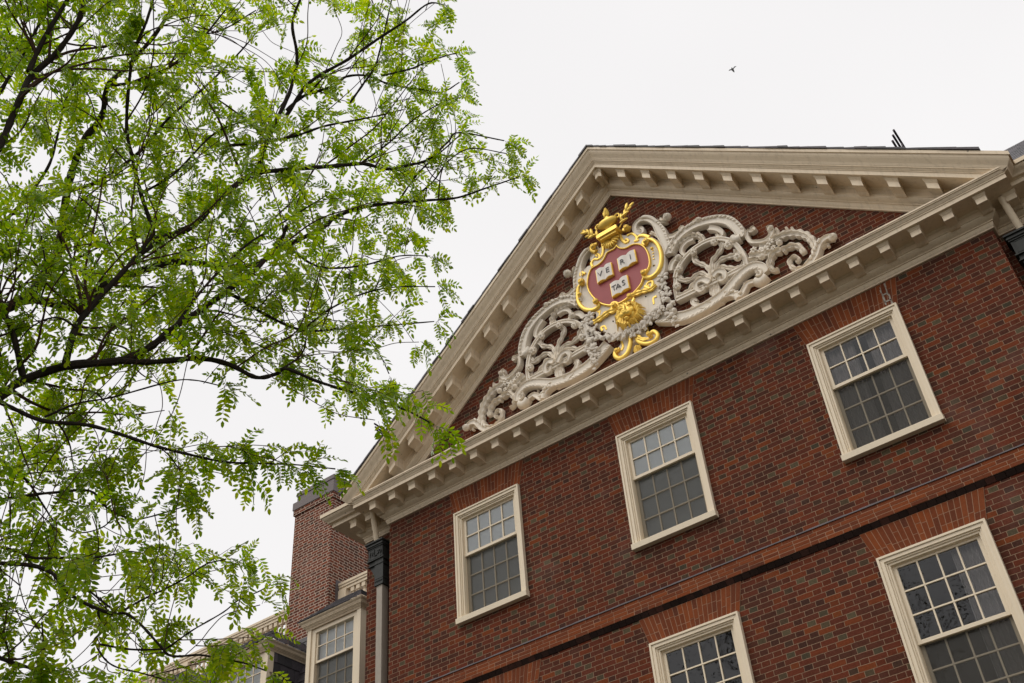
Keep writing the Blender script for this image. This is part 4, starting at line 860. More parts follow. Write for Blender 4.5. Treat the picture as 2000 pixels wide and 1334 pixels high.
    bl = MB(); bl.box(cx-hw-.03,cx+hw+.03,yf+.155,yf+.158,la-.05,ub+.03); bl.build('blind','blind',dm)
for cx, lab in DORM: dormer(cx, lab)
# chimney
ch = MB(); ch.box(-11.215,-9.98,3.5,5.9,-1.0,4.86); chim = ch.build('chimney', 'chimney_brick', wing, bevel=.006); tag(chim, 'brick chimney with grey lead cap')
c2 = MB(); c2.box(-11.245,-9.95,3.47,5.93,4.80,4.945); c2.build('chimney_corbel', 'chimney_brick', chim)
c3 = MB(); c3.box(-11.265,-9.93,3.45,5.95,4.946,5.15); c3.box(-11.20,-10.0,3.52,5.88,5.151,5.335); c3.box(-11.215,-9.985,3.505,5.895,5.336,5.45)
c3.build('cap', 'cap', chim, bevel=.006)
fl = MB(); fl.box(-11.23,-9.968,3.485,3.51,1.0,1.42); fl.box(-9.985,-9.966,3.7,3.9,2.2,2.75); fl.build('flashing', 'lead', chim)
# balustrade along the roof deck, running into both flanks of the chimney
BY = 3.87
def balustrade(x0, x1, posts, label):
    b = empty('balustrade', ((x0+x1)/2,BY,1.86), label, 'balustrade', 'white roof balustrades')
    r = MB(); r.box(x0,x1,BY-.10,BY+.10,2.615,2.68); r.box(x0,x1,BY-.085,BY+.085,2.56,2.615); r.box(x0,x1,BY-.065,BY+.065,2.49,2.56); r.build('top_rail','cream',b,bevel=.008)
    r = MB(); r.box(x0,x1,BY-.08,BY+.08,1.86,1.99); r.build('bottom_rail','cream',b,bevel=.008)
    for p_ in posts:
        m_ = MB(); m_.box(p_-.13,p_+.13,BY-.095,BY+.095,1.86,2.50); m_.build('post','cream',b,bevel=.006)
    proto = None; x = x1-.09
    while x > x0+.05:
        if not any(abs(x-p_) < .19 for p_ in posts):
            if proto is None:
                m_ = MB(); m_.box(-.05,.05,-.05,.05,.40,.51); m_.box(-.05,.05,-.05,.05,0,.075)
                m_.lathe([(.045,.075),(.05,.09),(.035,.11),(.038,.14),(.048,.20),(.045,.25),(.034,.31),(.028,.345),(.042,.36),(.03,.375),(.045,.40)],0,0,10)
                proto = m_.build('baluster','cream',b,org=(x,BY,1.985))
            else: place_copy(proto, b, (x,BY,1.985))
        x -= .162
balustrade(-21.0,-11.22,(-15.0,-19.0),'long white balustrade on the roof deck left of the chimney')
balustrade(-9.976,-8.2,(-9.87,),'short white balustrade between the chimney and the brick hall')
fc_ = MB(); fc_.box(-17.9,-17.0,3.2,3.9,-1.,2.0)
# ------------------------------------------------------------------ bird
bd = MB(); bx, by, bz = -6.88, 40., 58.77
def bp(f,u,w,r): return (bx+f*.0+w, by-f*.4-u*.5, bz+f, r)
bd.tube([(bx+.10,by,bz-.75,.01),(bx+.07,by,bz-.5,.09),(bx+.02,by,bz-.2,.14),(bx-.02,by-.05,bz+.12,.12),(bx-.03,by-.08,bz+.28,.09),(bx-.03,by-.1,bz+.40,.02)], 8)
for sg in (-1,1):
    bd.rings([[(bx+sg*.05,by,bz+.16),(bx+sg*.05,by,bz-.12),(bx+sg*.05,by+.03,bz+.02)],[(bx+sg*.34,by-.1,bz+.28),(bx+sg*.30,by-.1,bz-.02),(bx+sg*.32,by-.07,bz+.12)],[(bx+sg*.62,by+.1,bz+.40),(bx+sg*.60,by+.1,bz+.36),(bx+sg*.61,by+.12,bz+.38)]], True, True, True)
bd.v = [(bx+(a-bx)*.55, by+(b-by)*.55, bz+(c-bz)*.55) for a,b,c in bd.v]
tag(bd.build('bird','bird',org=(0,0,0)), 'small dark bird flying in the white sky above the gable', 'bird')

# ------------------------------------------------------------------ the locust tree on the left
LIMBS = [
[(1.855,-9.913,-6.371,0.0203),(1.911,-9.84,-6.297,0.0194),(1.907,-9.778,-6.181,0.0187),(2.006,-9.66,-6.083,0.0179),(2.084,-9.488,-5.992,0.0172),(2.138,-9.393,-5.891,0.0162),(2.227,-9.346,-5.795,0.0151),(2.321,-9.273,-5.681,0.014),(2.395,-9.232,-5.605,0.0128),(2.472,-9.165,-5.493,0.0116),(2.516,-9.124,-5.392,0.0104),(2.551,-9.087,-5.303,0.0091),(2.601,-9.095,-5.206,0.0077)],
[(2.127,-9.513,-6.032,0.0136),(2.208,-9.4,-6.012,0.0127),(2.357,-9.283,-6.003,0.0117),(2.447,-9.192,-6.033,0.0107),(2.496,-9.09,-6.065,0.0097),(2.546,-9.024,-6.033,0.0087),(2.618,-9.033,-6.05,0.0076),(2.685,-8.916,-6.085,0.0066),(2.777,-8.763,-6.113,0.0056),(2.931,-8.641,-6.206,0.0045),(2.992,-8.522,-6.252,0.0035)],
[(2.558,-9.022,-6.024,0.0052),(2.597,-8.935,-5.891,0.004),(2.609,-8.928,-5.743,0.0027)],
[(2.38,-9.221,-5.587,0.0092),(2.393,-9.142,-5.587,0.0082),(2.462,-9.045,-5.657,0.0071),(2.53,-8.887,-5.684,0.0061),(2.635,-8.765,-5.659,0.005),(2.801,-8.669,-5.674,0.0039),(2.99,-8.499,-5.644,0.0028)],
[(2.03,-9.68,-6.12,0.0148),(2.06,-9.69,-5.92,0.0139),(2.08,-9.64,-5.75,0.0129),(2.12,-9.59,-5.59,0.0118),(2.14,-9.55,-5.47,0.0106),(2.18,-9.51,-5.31,0.0093)],
[(2.005,-9.82,-6.233,0.0127),(2.023,-9.916,-6.082,0.0112),(1.989,-9.97,-5.962,0.0097),(1.984,-10.034,-5.835,0.0082)],
[(2.037,-10.253,-5.412,0.0169),(2.088,-10.229,-5.281,0.0161),(2.111,-10.233,-5.15,0.0153),(2.173,-10.249,-5.004,0.0144),(2.167,-10.239,-4.877,0.0135),(2.256,-10.203,-4.73,0.0126),(2.355,-10.203,-4.601,0.0115),(2.388,-10.218,-4.464,0.0105),(2.416,-10.244,-4.354,0.0094)],
[(2.187,-10.262,-4.882,0.0125),(2.221,-10.263,-4.662,0.011),(2.286,-10.251,-4.399,0.0095),(2.258,-10.235,-4.215,0.0078)],
[(1.403,-9.836,-5.634,0.0238),(1.543,-9.694,-5.428,0.0231),(1.564,-9.655,-5.274,0.022),(1.597,-9.635,-5.153,0.0208),(1.722,-9.736,-4.871,0.0194),(1.756,-9.757,-4.7,0.0181),(1.796,-9.769,-4.577,0.0166),(1.861,-9.743,-4.39,0.0152),(1.937,-9.792,-4.267,0.0135),(1.989,-9.749,-4.099,0.0121),(2.137,-9.724,-3.932,0.0104),(2.259,-9.721,-3.754,0.0088)],
[(1.524,-9.686,-5.411,0.0209),(1.589,-9.471,-5.37,0.0203),(1.657,-9.407,-5.231,0.0196),(1.82,-9.258,-5.085,0.0188),(1.864,-9.175,-5.019,0.0178),(1.931,-9.053,-4.985,0.0168),(1.962,-8.933,-4.941,0.0158),(2.02,-8.792,-4.847,0.0149),(2.152,-8.708,-4.734,0.0138),(2.297,-8.596,-4.608,0.0127),(2.349,-8.544,-4.507,0.0115),(2.482,-8.441,-4.433,0.0102),(2.629,-8.316,-4.4,0.0089),(2.718,-8.188,-4.339,0.0077),(2.822,-8.053,-4.278,0.0064),(2.968,-7.961,-4.222,0.005),(3.128,-7.841,-4.137,0.0036)],
[(2.076,-9.515,-5.398,0.0112),(2.101,-9.455,-5.244,0.0106),(2.123,-9.582,-5.047,0.0099),(2.137,-9.671,-4.89,0.0091),(2.175,-9.765,-4.74,0.0083),(2.307,-9.887,-4.466,0.0076),(2.419,-9.924,-4.329,0.0068),(2.49,-9.954,-4.147,0.006)],
[(2.107,-9.457,-5.257,0.0171),(2.199,-9.331,-5.121,0.0164),(2.273,-9.27,-4.945,0.0156),(2.332,-9.196,-4.783,0.0147),(2.372,-9.137,-4.674,0.0137),(2.448,-9.149,-4.513,0.0126),(2.508,-9.142,-4.336,0.0116),(2.574,-9.139,-4.174,0.0104),(2.65,-9.18,-3.992,0.0092),(2.694,-9.272,-3.82,0.008),(2.767,-9.286,-3.636,0.0067)],
[(2.367,-9.132,-4.678,0.0125),(2.469,-8.972,-4.584,0.0117),(2.59,-8.793,-4.49,0.0109),(2.652,-8.653,-4.393,0.01),(2.691,-8.512,-4.338,0.0091),(2.767,-8.406,-4.266,0.008),(2.83,-8.314,-4.181,0.007),(2.923,-8.247,-4.037,0.0059),(2.965,-8.19,-3.931,0.0048),(3.126,-7.965,-3.921,0.0036)],
[(2.589,-8.305,-4.361,0.0058),(2.73,-8.284,-4.193,0.0051),(2.906,-8.228,-4.042,0.0043),(2.98,-8.196,-3.964,0.0036)],
[(2.644,-8.266,-4.355,0.0058),(2.765,-8.203,-4.228,0.0051),(2.893,-8.216,-4.158,0.0043),(2.995,-8.124,-4.038,0.0036),(3.134,-7.964,-4.046,0.0029)],
[(2.484,-9.072,-4.245,0.0109),(2.626,-9.056,-4.063,0.0098),(2.798,-8.947,-3.888,0.0086),(2.94,-8.857,-3.719,0.0075),(3.071,-8.781,-3.585,0.0062),(3.202,-8.73,-3.478,0.0049),(3.234,-8.613,-3.381,0.0036)],
[(2.499,-9.088,-4.229,0.0087),(2.567,-9.036,-4.109,0.0082),(2.688,-8.945,-4.037,0.0075),(2.73,-8.891,-3.927,0.0069),(2.777,-8.775,-3.835,0.0064),(2.828,-8.639,-3.817,0.0057),(2.906,-8.479,-3.761,0.0051),(2.97,-8.345,-3.706,0.0044),(3.058,-8.286,-3.626,0.0037)],
[(2.334,-9.314,-4.611,0.0082),(2.385,-9.17,-4.491,0.0076),(2.494,-9.015,-4.375,0.0069),(2.604,-8.918,-4.29,0.006),(2.676,-8.78,-4.164,0.0052),(2.766,-8.648,-4.058,0.0044),(2.838,-8.537,-3.955,0.0035)],
[(2.72,-8.84,-4.1,0.0067),(2.81,-8.83,-3.99,0.0061),(2.86,-8.8,-3.85,0.0055),(2.91,-8.81,-3.72,0.0049),(3,-8.85,-3.55,0.0042),(3.09,-8.9,-3.42,0.0035)],
[(2.885,-8.772,-3.93,0.0057),(2.984,-8.649,-3.823,0.005),(3.079,-8.595,-3.778,0.0043),(3.185,-8.495,-3.689,0.0036),(3.163,-8.437,-3.619,0.0029)],
[(2.594,-8.61,-4.3,0.0057),(2.735,-8.533,-4.157,0.005),(2.854,-8.503,-4.057,0.0043),(2.968,-8.433,-3.942,0.0036),(3.067,-8.341,-3.837,0.0028)],
[(1.921,-9.839,-6.326,0.0095),(1.935,-9.779,-6.336,0.0088),(1.99,-9.685,-6.367,0.0081),(2.045,-9.535,-6.332,0.0076),(2.105,-9.408,-6.343,0.0069),(2.193,-9.319,-6.39,0.0062),(2.256,-9.163,-6.39,0.0055),(2.313,-9.052,-6.391,0.0048),(2.385,-8.951,-6.381,0.0041),(2.522,-8.849,-6.401,0.0033),(2.617,-8.722,-6.402,0.0026)],
[(1.98,-9.68,-6.34,0.0048),(2.07,-9.61,-6.28,0.0042),(2.11,-9.49,-6.2,0.0037),(2.26,-9.34,-6.11,0.0031),(2.34,-9.28,-6.11,0.0024),(2.37,-9.17,-6.09,0.0017)],
[(1.746,-9.762,-6.43,0.0064),(1.752,-9.648,-6.455,0.0057),(1.734,-9.552,-6.47,0.0049),(1.708,-9.463,-6.512,0.0041),(1.704,-9.393,-6.565,0.0033)],
[(1.685,-9.657,-6.589,0.0064),(1.783,-9.575,-6.566,0.0059),(1.832,-9.484,-6.53,0.0054),(1.91,-9.382,-6.509,0.0049),(1.943,-9.316,-6.57,0.0043),(2.005,-9.241,-6.617,0.0038),(2.058,-9.203,-6.616,0.0032),(2.138,-9.126,-6.575,0.0027),(2.17,-9.101,-6.555,0.0022)],
[(1.775,-9.693,-6.823,0.0076),(1.79,-9.621,-6.816,0.007),(1.85,-9.583,-6.844,0.0063),(1.877,-9.523,-6.857,0.0056),(1.92,-9.423,-6.832,0.005),(1.986,-9.354,-6.829,0.0044),(2.034,-9.288,-6.806,0.0037),(2.071,-9.257,-6.797,0.0031),(2.077,-9.201,-6.785,0.0024)],
[(1.835,-9.703,-6.925,0.0088),(1.87,-9.644,-6.925,0.0085),(1.921,-9.545,-6.916,0.0082),(1.966,-9.486,-6.944,0.0077),(1.992,-9.435,-7.002,0.0073),(2.003,-9.381,-7.025,0.0069),(2.021,-9.318,-7.04,0.0065),(2.037,-9.257,-7.046,0.0061),(2.067,-9.221,-7.043,0.0057),(2.125,-9.187,-7.099,0.0052),(2.16,-9.121,-7.167,0.0048),(2.144,-9.052,-7.18,0.0044),(2.207,-8.975,-7.172,0.004),(2.278,-8.928,-7.196,0.0036),(2.322,-8.849,-7.203,0.0032),(2.38,-8.797,-7.234,0.0027)],
[(1.983,-9.416,-6.931,0.0046),(1.986,-9.323,-6.97,0.0042),(2.022,-9.265,-7.017,0.0038)],
[(2.05,-9.22,-7.02,0.0046),(2.08,-9.17,-6.97,0.0041),(2.11,-9.1,-6.91,0.0037),(2.2,-9.07,-6.88,0.0031),(2.23,-9.02,-6.82,0.0026),(2.26,-8.95,-6.78,0.0021)],
[(1.964,-9.248,-7.137,0.0045),(2.033,-9.157,-7.151,0.0042),(2.102,-9.078,-7.148,0.0039),(2.088,-9.031,-7.119,0.0037),(2.193,-9.015,-7.084,0.0033),(2.257,-8.929,-7,0.003),(2.33,-8.923,-6.975,0.0027),(2.383,-8.865,-6.932,0.0024),(2.411,-8.84,-6.904,0.0021)],
[(1.995,-9.294,-7.032,0.0046),(1.982,-9.262,-7.102,0.0042),(1.975,-9.272,-7.135,0.0038),(1.962,-9.215,-7.178,0.0034),(1.979,-9.164,-7.205,0.003),(2.035,-9.091,-7.224,0.0026),(2.077,-8.999,-7.239,0.0023)],
[(1.84,-9.6,-7.24,0.0085),(1.83,-9.53,-7.24,0.0078),(1.87,-9.47,-7.26,0.0069),(1.88,-9.4,-7.26,0.0061),(1.89,-9.32,-7.26,0.0053),(1.89,-9.23,-7.29,0.0045)],
[(1.88,-9.393,-7.253,0.0026),(1.891,-9.424,-7.156,0.0021),(1.879,-9.438,-7.087,0.0015)],
[(1.832,-9.501,-7.231,0.0026),(1.837,-9.537,-7.166,0.002),(1.803,-9.548,-7.118,0.0015)],
[(2.141,-9.378,-6.358,0.0033),(2.173,-9.255,-6.372,0.0025),(2.202,-9.159,-6.462,0.0017)],
[(1.55,-9.92,-5.14,0.0096),(1.56,-9.86,-4.95,0.0087),(1.67,-9.84,-4.75,0.0076),(1.69,-9.85,-4.54,0.0066),(1.77,-9.9,-4.32,0.0054),(1.85,-9.89,-4.08,0.0043)],
[(1.883,-10.24,-4.738,0.0094),(1.91,-10.228,-4.55,0.0083),(1.991,-10.229,-4.333,0.0072),(2.032,-10.239,-4.119,0.006)],
[(1.673,-9.717,-4.817,0.0101),(1.725,-9.584,-4.643,0.0092),(1.842,-9.471,-4.384,0.0083),(1.958,-9.433,-4.183,0.0071),(2.096,-9.343,-3.936,0.006),(2.277,-9.278,-3.692,0.0048),(2.416,-9.239,-3.476,0.0035)],
[(1.957,-9.802,-4.295,0.0083),(2.051,-9.623,-4.103,0.0072),(2.235,-9.538,-3.902,0.0059),(2.381,-9.489,-3.642,0.0045)],
[(2.122,-9.582,-5.046,0.0067),(2.181,-9.469,-4.85,0.0056),(2.337,-9.388,-4.583,0.0044),(2.463,-9.25,-4.427,0.0032)],
[(2.229,-9.347,-5.797,0.0071),(2.313,-9.285,-5.56,0.0062),(2.461,-9.205,-5.334,0.0052),(2.569,-9.071,-5.127,0.0042),(2.711,-8.952,-4.946,0.003)],
[(2.19,-9.424,-5.942,0.0052),(2.338,-9.319,-5.843,0.0042),(2.446,-9.156,-5.858,0.0032),(2.525,-9.017,-5.902,0.0021)],
[(2.532,-8.888,-5.686,0.0056),(2.661,-8.829,-5.582,0.0048),(2.762,-8.701,-5.456,0.0041),(2.856,-8.591,-5.403,0.0032),(2.975,-8.467,-5.388,0.0024)],
[(2.34,-8.865,-4.985,0.0073),(2.362,-8.669,-4.998,0.0062),(2.47,-8.481,-4.928,0.0051),(2.635,-8.344,-4.856,0.0039),(2.713,-8.181,-4.784,0.0027)],
[(2.128,-9.721,-5.987,0.005),(2.105,-9.804,-5.974,0.0041),(2.065,-9.873,-6.051,0.0032),(2.018,-9.9,-6.174,0.0024)],
[(1.986,-9.9,-6.05,0.0049),(2.003,-9.849,-5.886,0.0042),(2.011,-9.848,-5.715,0.0034),(2.026,-9.926,-5.541,0.0026)],
[(1.704,-9.393,-6.565,0.0033),(1.777,-9.322,-6.619,0.0028),(1.857,-9.264,-6.603,0.0022),(1.927,-9.252,-6.556,0.0017)],
[(2.718,-8.717,-5.667,0.003),(2.743,-8.604,-5.763,0.0024),(2.729,-8.519,-5.826,0.0019)],
[(2.29,-9.765,-3.841,0.0065),(2.266,-9.576,-3.831,0.0055),(2.341,-9.471,-3.78,0.0045),(2.497,-9.374,-3.62,0.0034)]]
CONNECTORS = [
[(0.217,-10.337,-7.302,0.0446),(0.788,-10.277,-7.092,0.0344),(1.359,-10.216,-6.781,0.0274),(1.855,-9.913,-6.371,0.0213)],
[(0.217,-10.337,-6.414,0.0371),(0.876,-10.337,-6.239,0.0287),(1.536,-10.336,-5.964,0.0228),(2.037,-10.253,-5.412,0.0177)],
[(0.217,-10.337,-6.342,0.0524),(0.625,-10.204,-6.206,0.0405),(1.033,-10.07,-5.969,0.0322),(1.403,-9.836,-5.634,0.025)],
[(0.217,-10.337,-7.303,0.0208),(0.858,-10.317,-6.932,0.0161),(1.5,-10.298,-6.46,0.0128),(1.921,-9.839,-6.326,0.0099)],
[(0.217,-10.337,-7.329,0.0141),(0.819,-10.274,-6.982,0.0109),(1.421,-10.211,-6.535,0.0086),(1.746,-9.762,-6.43,0.0067)],
[(0.217,-10.337,-7.479,0.014),(0.676,-10.173,-7.204,0.0108),(1.135,-10.008,-6.829,0.0086),(1.685,-9.657,-6.589,0.0067)],
[(0.217,-10.337,-7.75,0.0166),(0.803,-10.252,-7.446,0.0129),(1.389,-10.166,-7.041,0.0102),(1.775,-9.693,-6.823,0.0079)],
[(0.217,-10.337,-7.881,0.0195),(0.771,-10.24,-7.548,0.015),(1.324,-10.143,-7.115,0.0119),(1.835,-9.703,-6.925,0.0093)],
[(0.217,-10.337,-8.219,0.0188),(0.89,-10.227,-7.88,0.0145),(1.563,-10.117,-7.441,0.0115),(1.839,-9.599,-7.239,0.009)],
[(0.217,-10.337,-5.906,0.021),(0.747,-10.211,-5.788,0.0163),(1.277,-10.085,-5.571,0.0129),(1.553,-9.916,-5.135,0.01)],
[(0.217,-10.337,-5.656,0.0207),(0.858,-10.309,-5.511,0.016),(1.5,-10.281,-5.267,0.0127),(1.883,-10.24,-4.738,0.0099)]]
TRUNK = [(0.17,-10.24,-10.72,0.24),(0.18,-10.26,-10.3,0.19),(0.22,-10.34,-9.2,0.16),(0.25,-10.34,-7.6,0.145),(0.22,-10.34,-6.23,0.12),(0.22,-10.34,-5.61,0.06)]
BRANCHES = [
[(2.73,-8.53,-4.16,0.0019),(2.79,-8.44,-4.12,0.0016),(2.8,-8.33,-4.1,0.0013),(2.83,-8.23,-4.05,0.0011),(2.88,-8.13,-4.03,0.0008),(2.94,-8.04,-3.99,0.0006)],
[(2.16,-9.31,-6.36,0.0011),(2.18,-9.31,-6.25,0.0009),(2.16,-9.29,-6.15,0.0008),(2.14,-9.31,-6.04,0.0006),(2.1,-9.36,-5.95,0.0005),(2.07,-9.39,-5.85,0.0003)],
[(2.07,-9.66,-5.84,0.0062),(2.12,-9.69,-5.78,0.0053),(2.18,-9.7,-5.73,0.0045),(2.25,-9.7,-5.69,0.0036),(2.31,-9.69,-5.64,0.0027),(2.36,-9.65,-5.59,0.0019)],
[(1.71,-9.6,-4.68,0.0043),(1.66,-9.58,-4.56,0.0037),(1.59,-9.55,-4.45,0.0031),(1.56,-9.48,-4.33,0.0025),(1.55,-9.39,-4.24,0.0019),(1.52,-9.36,-4.11,0.0013)],
[(1.98,-9.47,-6.96,0.0038),(2.1,-9.49,-6.98,0.0032),(2.23,-9.52,-6.99,0.0027),(2.35,-9.56,-7.03,0.0022),(2.45,-9.64,-7.03,0.0017),(2.54,-9.72,-7.05,0.0011)],
[(1.82,-9.9,-4.16,0.0018),(1.95,-9.89,-4.09,0.0015),(2.04,-9.93,-3.98,0.0013),(2.12,-9.99,-3.88,0.001),(2.21,-10.06,-3.79,0.0008),(2.31,-10.16,-3.74,0.0005)],
[(1.93,-10.23,-4.48,0.0039),(1.93,-10.31,-4.4,0.0034),(1.97,-10.4,-4.36,0.0028),(1.98,-10.51,-4.34,0.0023),(2.01,-10.6,-4.28,0.0017),(2.02,-10.62,-4.17,0.0012)],
[(2.13,-9.57,-5.55,0.0047),(2.13,-9.63,-5.5,0.004),(2.13,-9.69,-5.45,0.0034),(2.15,-9.74,-5.4,0.0027),(2.15,-9.81,-5.35,0.0021),(2.16,-9.88,-5.35,0.0014)],
[(2.3,-9.27,-3.65,0.0019),(2.4,-9.32,-3.62,0.0017),(2.48,-9.35,-3.56,0.0014),(2.57,-9.35,-3.49,0.0011),(2.66,-9.33,-3.45,0.0008),(2.77,-9.3,-3.44,0.0006)],
[(2.63,-9.16,-4.05,0.0037),(2.73,-9.19,-3.94,0.0031),(2.81,-9.27,-3.84,0.0026),(2.91,-9.36,-3.76,0.0021),(2.99,-9.49,-3.72,0.0016),(3.03,-9.64,-3.7,0.0011)],
[(2.34,-9.47,-3.78,0.002),(2.43,-9.42,-3.81,0.0017),(2.52,-9.37,-3.86,0.0014),(2.62,-9.36,-3.9,0.0011),(2.71,-9.35,-3.94,0.0009),(2.77,-9.37,-4.03,0.0006)],
[(2.58,-8.82,-5.67,0.0033),(2.69,-8.86,-5.59,0.0029),(2.8,-8.94,-5.56,0.0024),(2.93,-8.99,-5.54,0.0019),(3.02,-9.07,-5.46,0.0015),(3.12,-9.11,-5.37,0.001)],
[(2.01,-9.66,-6.33,0.002),(2.03,-9.59,-6.17,0.0018),(2.03,-9.48,-6.03,0.0015),(2,-9.36,-5.91,0.0012),(2.04,-9.26,-5.78,0.0009),(2.05,-9.18,-5.62,0.0006)],
[(2.17,-9.49,-4.89,0.0024),(2.22,-9.52,-4.78,0.0021),(2.28,-9.52,-4.67,0.0017),(2.35,-9.55,-4.57,0.0014),(2.4,-9.57,-4.46,0.0011),(2.45,-9.6,-4.35,0.0007)],
[(2.81,-8.83,-3.99,0.0028),(2.89,-8.92,-3.9,0.0024),(2.94,-8.98,-3.77,0.002),(2.99,-9,-3.63,0.0016),(3.07,-9.06,-3.51,0.0012),(3.09,-9.12,-3.37,0.0008)],
[(2.46,-9.06,-4.41,0.004),(2.57,-8.99,-4.33,0.0035),(2.69,-8.95,-4.23,0.0029),(2.84,-8.94,-4.18,0.0023),(2.98,-8.92,-4.09,0.0018),(3.14,-8.9,-4.07,0.0012)],
[(2.74,-8.69,-4.09,0.0024),(2.87,-8.73,-3.98,0.0021),(3.02,-8.76,-3.9,0.0018),(3.08,-8.81,-3.74,0.0014),(3.18,-8.87,-3.6,0.0011),(3.3,-8.93,-3.48,0.0007)],
[(1.89,-9.41,-6.51,0.002),(1.93,-9.39,-6.44,0.0018),(1.97,-9.37,-6.37,0.0015),(1.98,-9.33,-6.29,0.0012),(1.97,-9.27,-6.22,0.0009),(2,-9.22,-6.16,0.0006)],
[(1.86,-9.46,-4.35,0.0029),(1.84,-9.47,-4.25,0.0025),(1.82,-9.49,-4.16,0.0021),(1.78,-9.51,-4.07,0.0017),(1.76,-9.58,-4,0.0013),(1.73,-9.63,-3.92,0.0009)],
[(1.56,-9.67,-5.37,0.0085),(1.63,-9.64,-5.28,0.0073),(1.71,-9.59,-5.21,0.0061),(1.8,-9.54,-5.15,0.005),(1.89,-9.47,-5.1,0.0038),(1.96,-9.38,-5.06,0.0026)],
[(2.65,-8.32,-4.84,0.0017),(2.66,-8.31,-4.73,0.0014),(2.67,-8.29,-4.62,0.0012),(2.67,-8.27,-4.51,0.001),(2.69,-8.24,-4.4,0.0007),(2.73,-8.21,-4.3,0.0005)],
[(2.29,-10.2,-4.69,0.0046),(2.28,-10.18,-4.55,0.004),(2.26,-10.15,-4.41,0.0033),(2.23,-10.14,-4.28,0.0027),(2.22,-10.15,-4.14,0.002),(2.23,-10.13,-4,0.0014)],
[(2.06,-9.67,-5.86,0.0052),(2.01,-9.73,-5.78,0.0045),(1.96,-9.8,-5.7,0.0038),(1.9,-9.88,-5.63,0.003),(1.83,-9.96,-5.58,0.0023),(1.74,-10.03,-5.55,0.0016)],
[(2,-9.71,-4.2,0.0039),(1.98,-9.63,-4.19,0.0033),(1.97,-9.55,-4.16,0.0028),(1.94,-9.49,-4.12,0.0022),(1.91,-9.44,-4.06,0.0017),(1.87,-9.39,-4.01,0.0012)],
[(2.17,-9.51,-5.34,0.0043),(2.15,-9.5,-5.25,0.0037),(2.13,-9.46,-5.17,0.0031),(2.11,-9.43,-5.08,0.0025),(2.06,-9.4,-5.01,0.0019),(2,-9.37,-4.95,0.0013)],
[(2.41,-9.24,-5.41,0.0028),(2.38,-9.08,-5.33,0.0024),(2.33,-8.92,-5.29,0.002),(2.25,-8.77,-5.25,0.0016),(2.21,-8.61,-5.2,0.0012),(2.14,-8.47,-5.11,0.0008)],
[(1.98,-9.27,-7.12,0.0019),(2.04,-9.29,-7.18,0.0016),(2.08,-9.31,-7.24,0.0014),(2.14,-9.34,-7.29,0.0011),(2.21,-9.36,-7.33,0.0008),(2.27,-9.4,-7.38,0.0006)],
[(2.16,-10.24,-4.9,0.0065),(2.25,-10.16,-4.82,0.0056),(2.32,-10.04,-4.74,0.0047),(2.36,-9.92,-4.66,0.0038),(2.42,-9.82,-4.57,0.0029),(2.48,-9.72,-4.47,0.0019)],
[(2.1,-9.82,-5.98,0.0016),(2.12,-9.94,-5.95,0.0014),(2.13,-10.06,-5.93,0.0012),(2.1,-10.18,-5.9,0.0009),(2.05,-10.29,-5.84,0.0007),(2.03,-10.39,-5.77,0.0005)],
[(1.83,-9.54,-7.16,0.001),(1.85,-9.58,-7.08,0.0008),(1.88,-9.64,-7.03,0.0007),(1.91,-9.67,-6.95,0.0006),(1.92,-9.7,-6.87,0.0004),(1.92,-9.75,-6.8,0.0003)],
[(2,-9.95,-6,0.0059),(2.01,-9.94,-5.87,0.0051),(2.01,-9.9,-5.75,0.0043),(2.03,-9.86,-5.63,0.0034),(2.07,-9.8,-5.54,0.0026),(2.1,-9.7,-5.46,0.0018)],
[(2.35,-9.24,-6.11,0.0011),(2.41,-9.22,-6.03,0.0009),(2.47,-9.18,-5.97,0.0008),(2.53,-9.13,-5.92,0.0006),(2.6,-9.08,-5.88,0.0005),(2.67,-9.04,-5.83,0.0003)],
[(1.89,-9.43,-7.14,0.001),(1.92,-9.54,-7.07,0.0009),(1.95,-9.63,-6.96,0.0007),(1.94,-9.72,-6.85,0.0006),(1.96,-9.82,-6.76,0.0004),(1.98,-9.9,-6.65,0.0003)],
[(2.28,-9.53,-3.82,0.0029),(2.27,-9.53,-3.66,0.0025),(2.19,-9.57,-3.53,0.0021),(2.07,-9.64,-3.45,0.0017),(1.94,-9.71,-3.38,0.0013),(1.81,-9.76,-3.31,0.0009)],
[(1.73,-9.37,-6.59,0.0017),(1.89,-9.32,-6.52,0.0015),(2.04,-9.31,-6.44,0.0012),(2.2,-9.31,-6.34,0.001),(2.35,-9.35,-6.27,0.0008),(2.49,-9.43,-6.18,0.0005)],
[(1.96,-9.21,-7.18,0.0017),(1.9,-9.16,-7.15,0.0015),(1.83,-9.1,-7.15,0.0012),(1.78,-9.02,-7.12,0.001),(1.72,-8.97,-7.08,0.0008),(1.67,-8.9,-7.06,0.0005)],
[(2.13,-9.47,-6.19,0.0014),(2.17,-9.46,-6.12,0.0012),(2.21,-9.48,-6.05,0.001),(2.19,-9.51,-5.98,0.0008),(2.18,-9.55,-5.92,0.0006),(2.15,-9.56,-5.84,0.0004)],
[(1.97,-9.26,-7.15,0.0017),(1.97,-9.2,-7.06,0.0015),(1.97,-9.18,-6.95,0.0012),(1.94,-9.16,-6.85,0.001),(1.9,-9.12,-6.76,0.0008),(1.85,-9.09,-6.67,0.0005)],
[(2.14,-9.54,-4.98,0.0033),(2.24,-9.51,-4.92,0.0028),(2.34,-9.47,-4.86,0.0024),(2.41,-9.43,-4.77,0.0019),(2.48,-9.38,-4.68,0.0014),(2.56,-9.32,-4.62,0.001)],
[(2.29,-9.36,-5.87,0.0018),(2.44,-9.36,-5.79,0.0015),(2.56,-9.41,-5.71,0.0013),(2.69,-9.44,-5.61,0.001),(2.82,-9.45,-5.51,0.0008),(2.94,-9.42,-5.41,0.0005)],
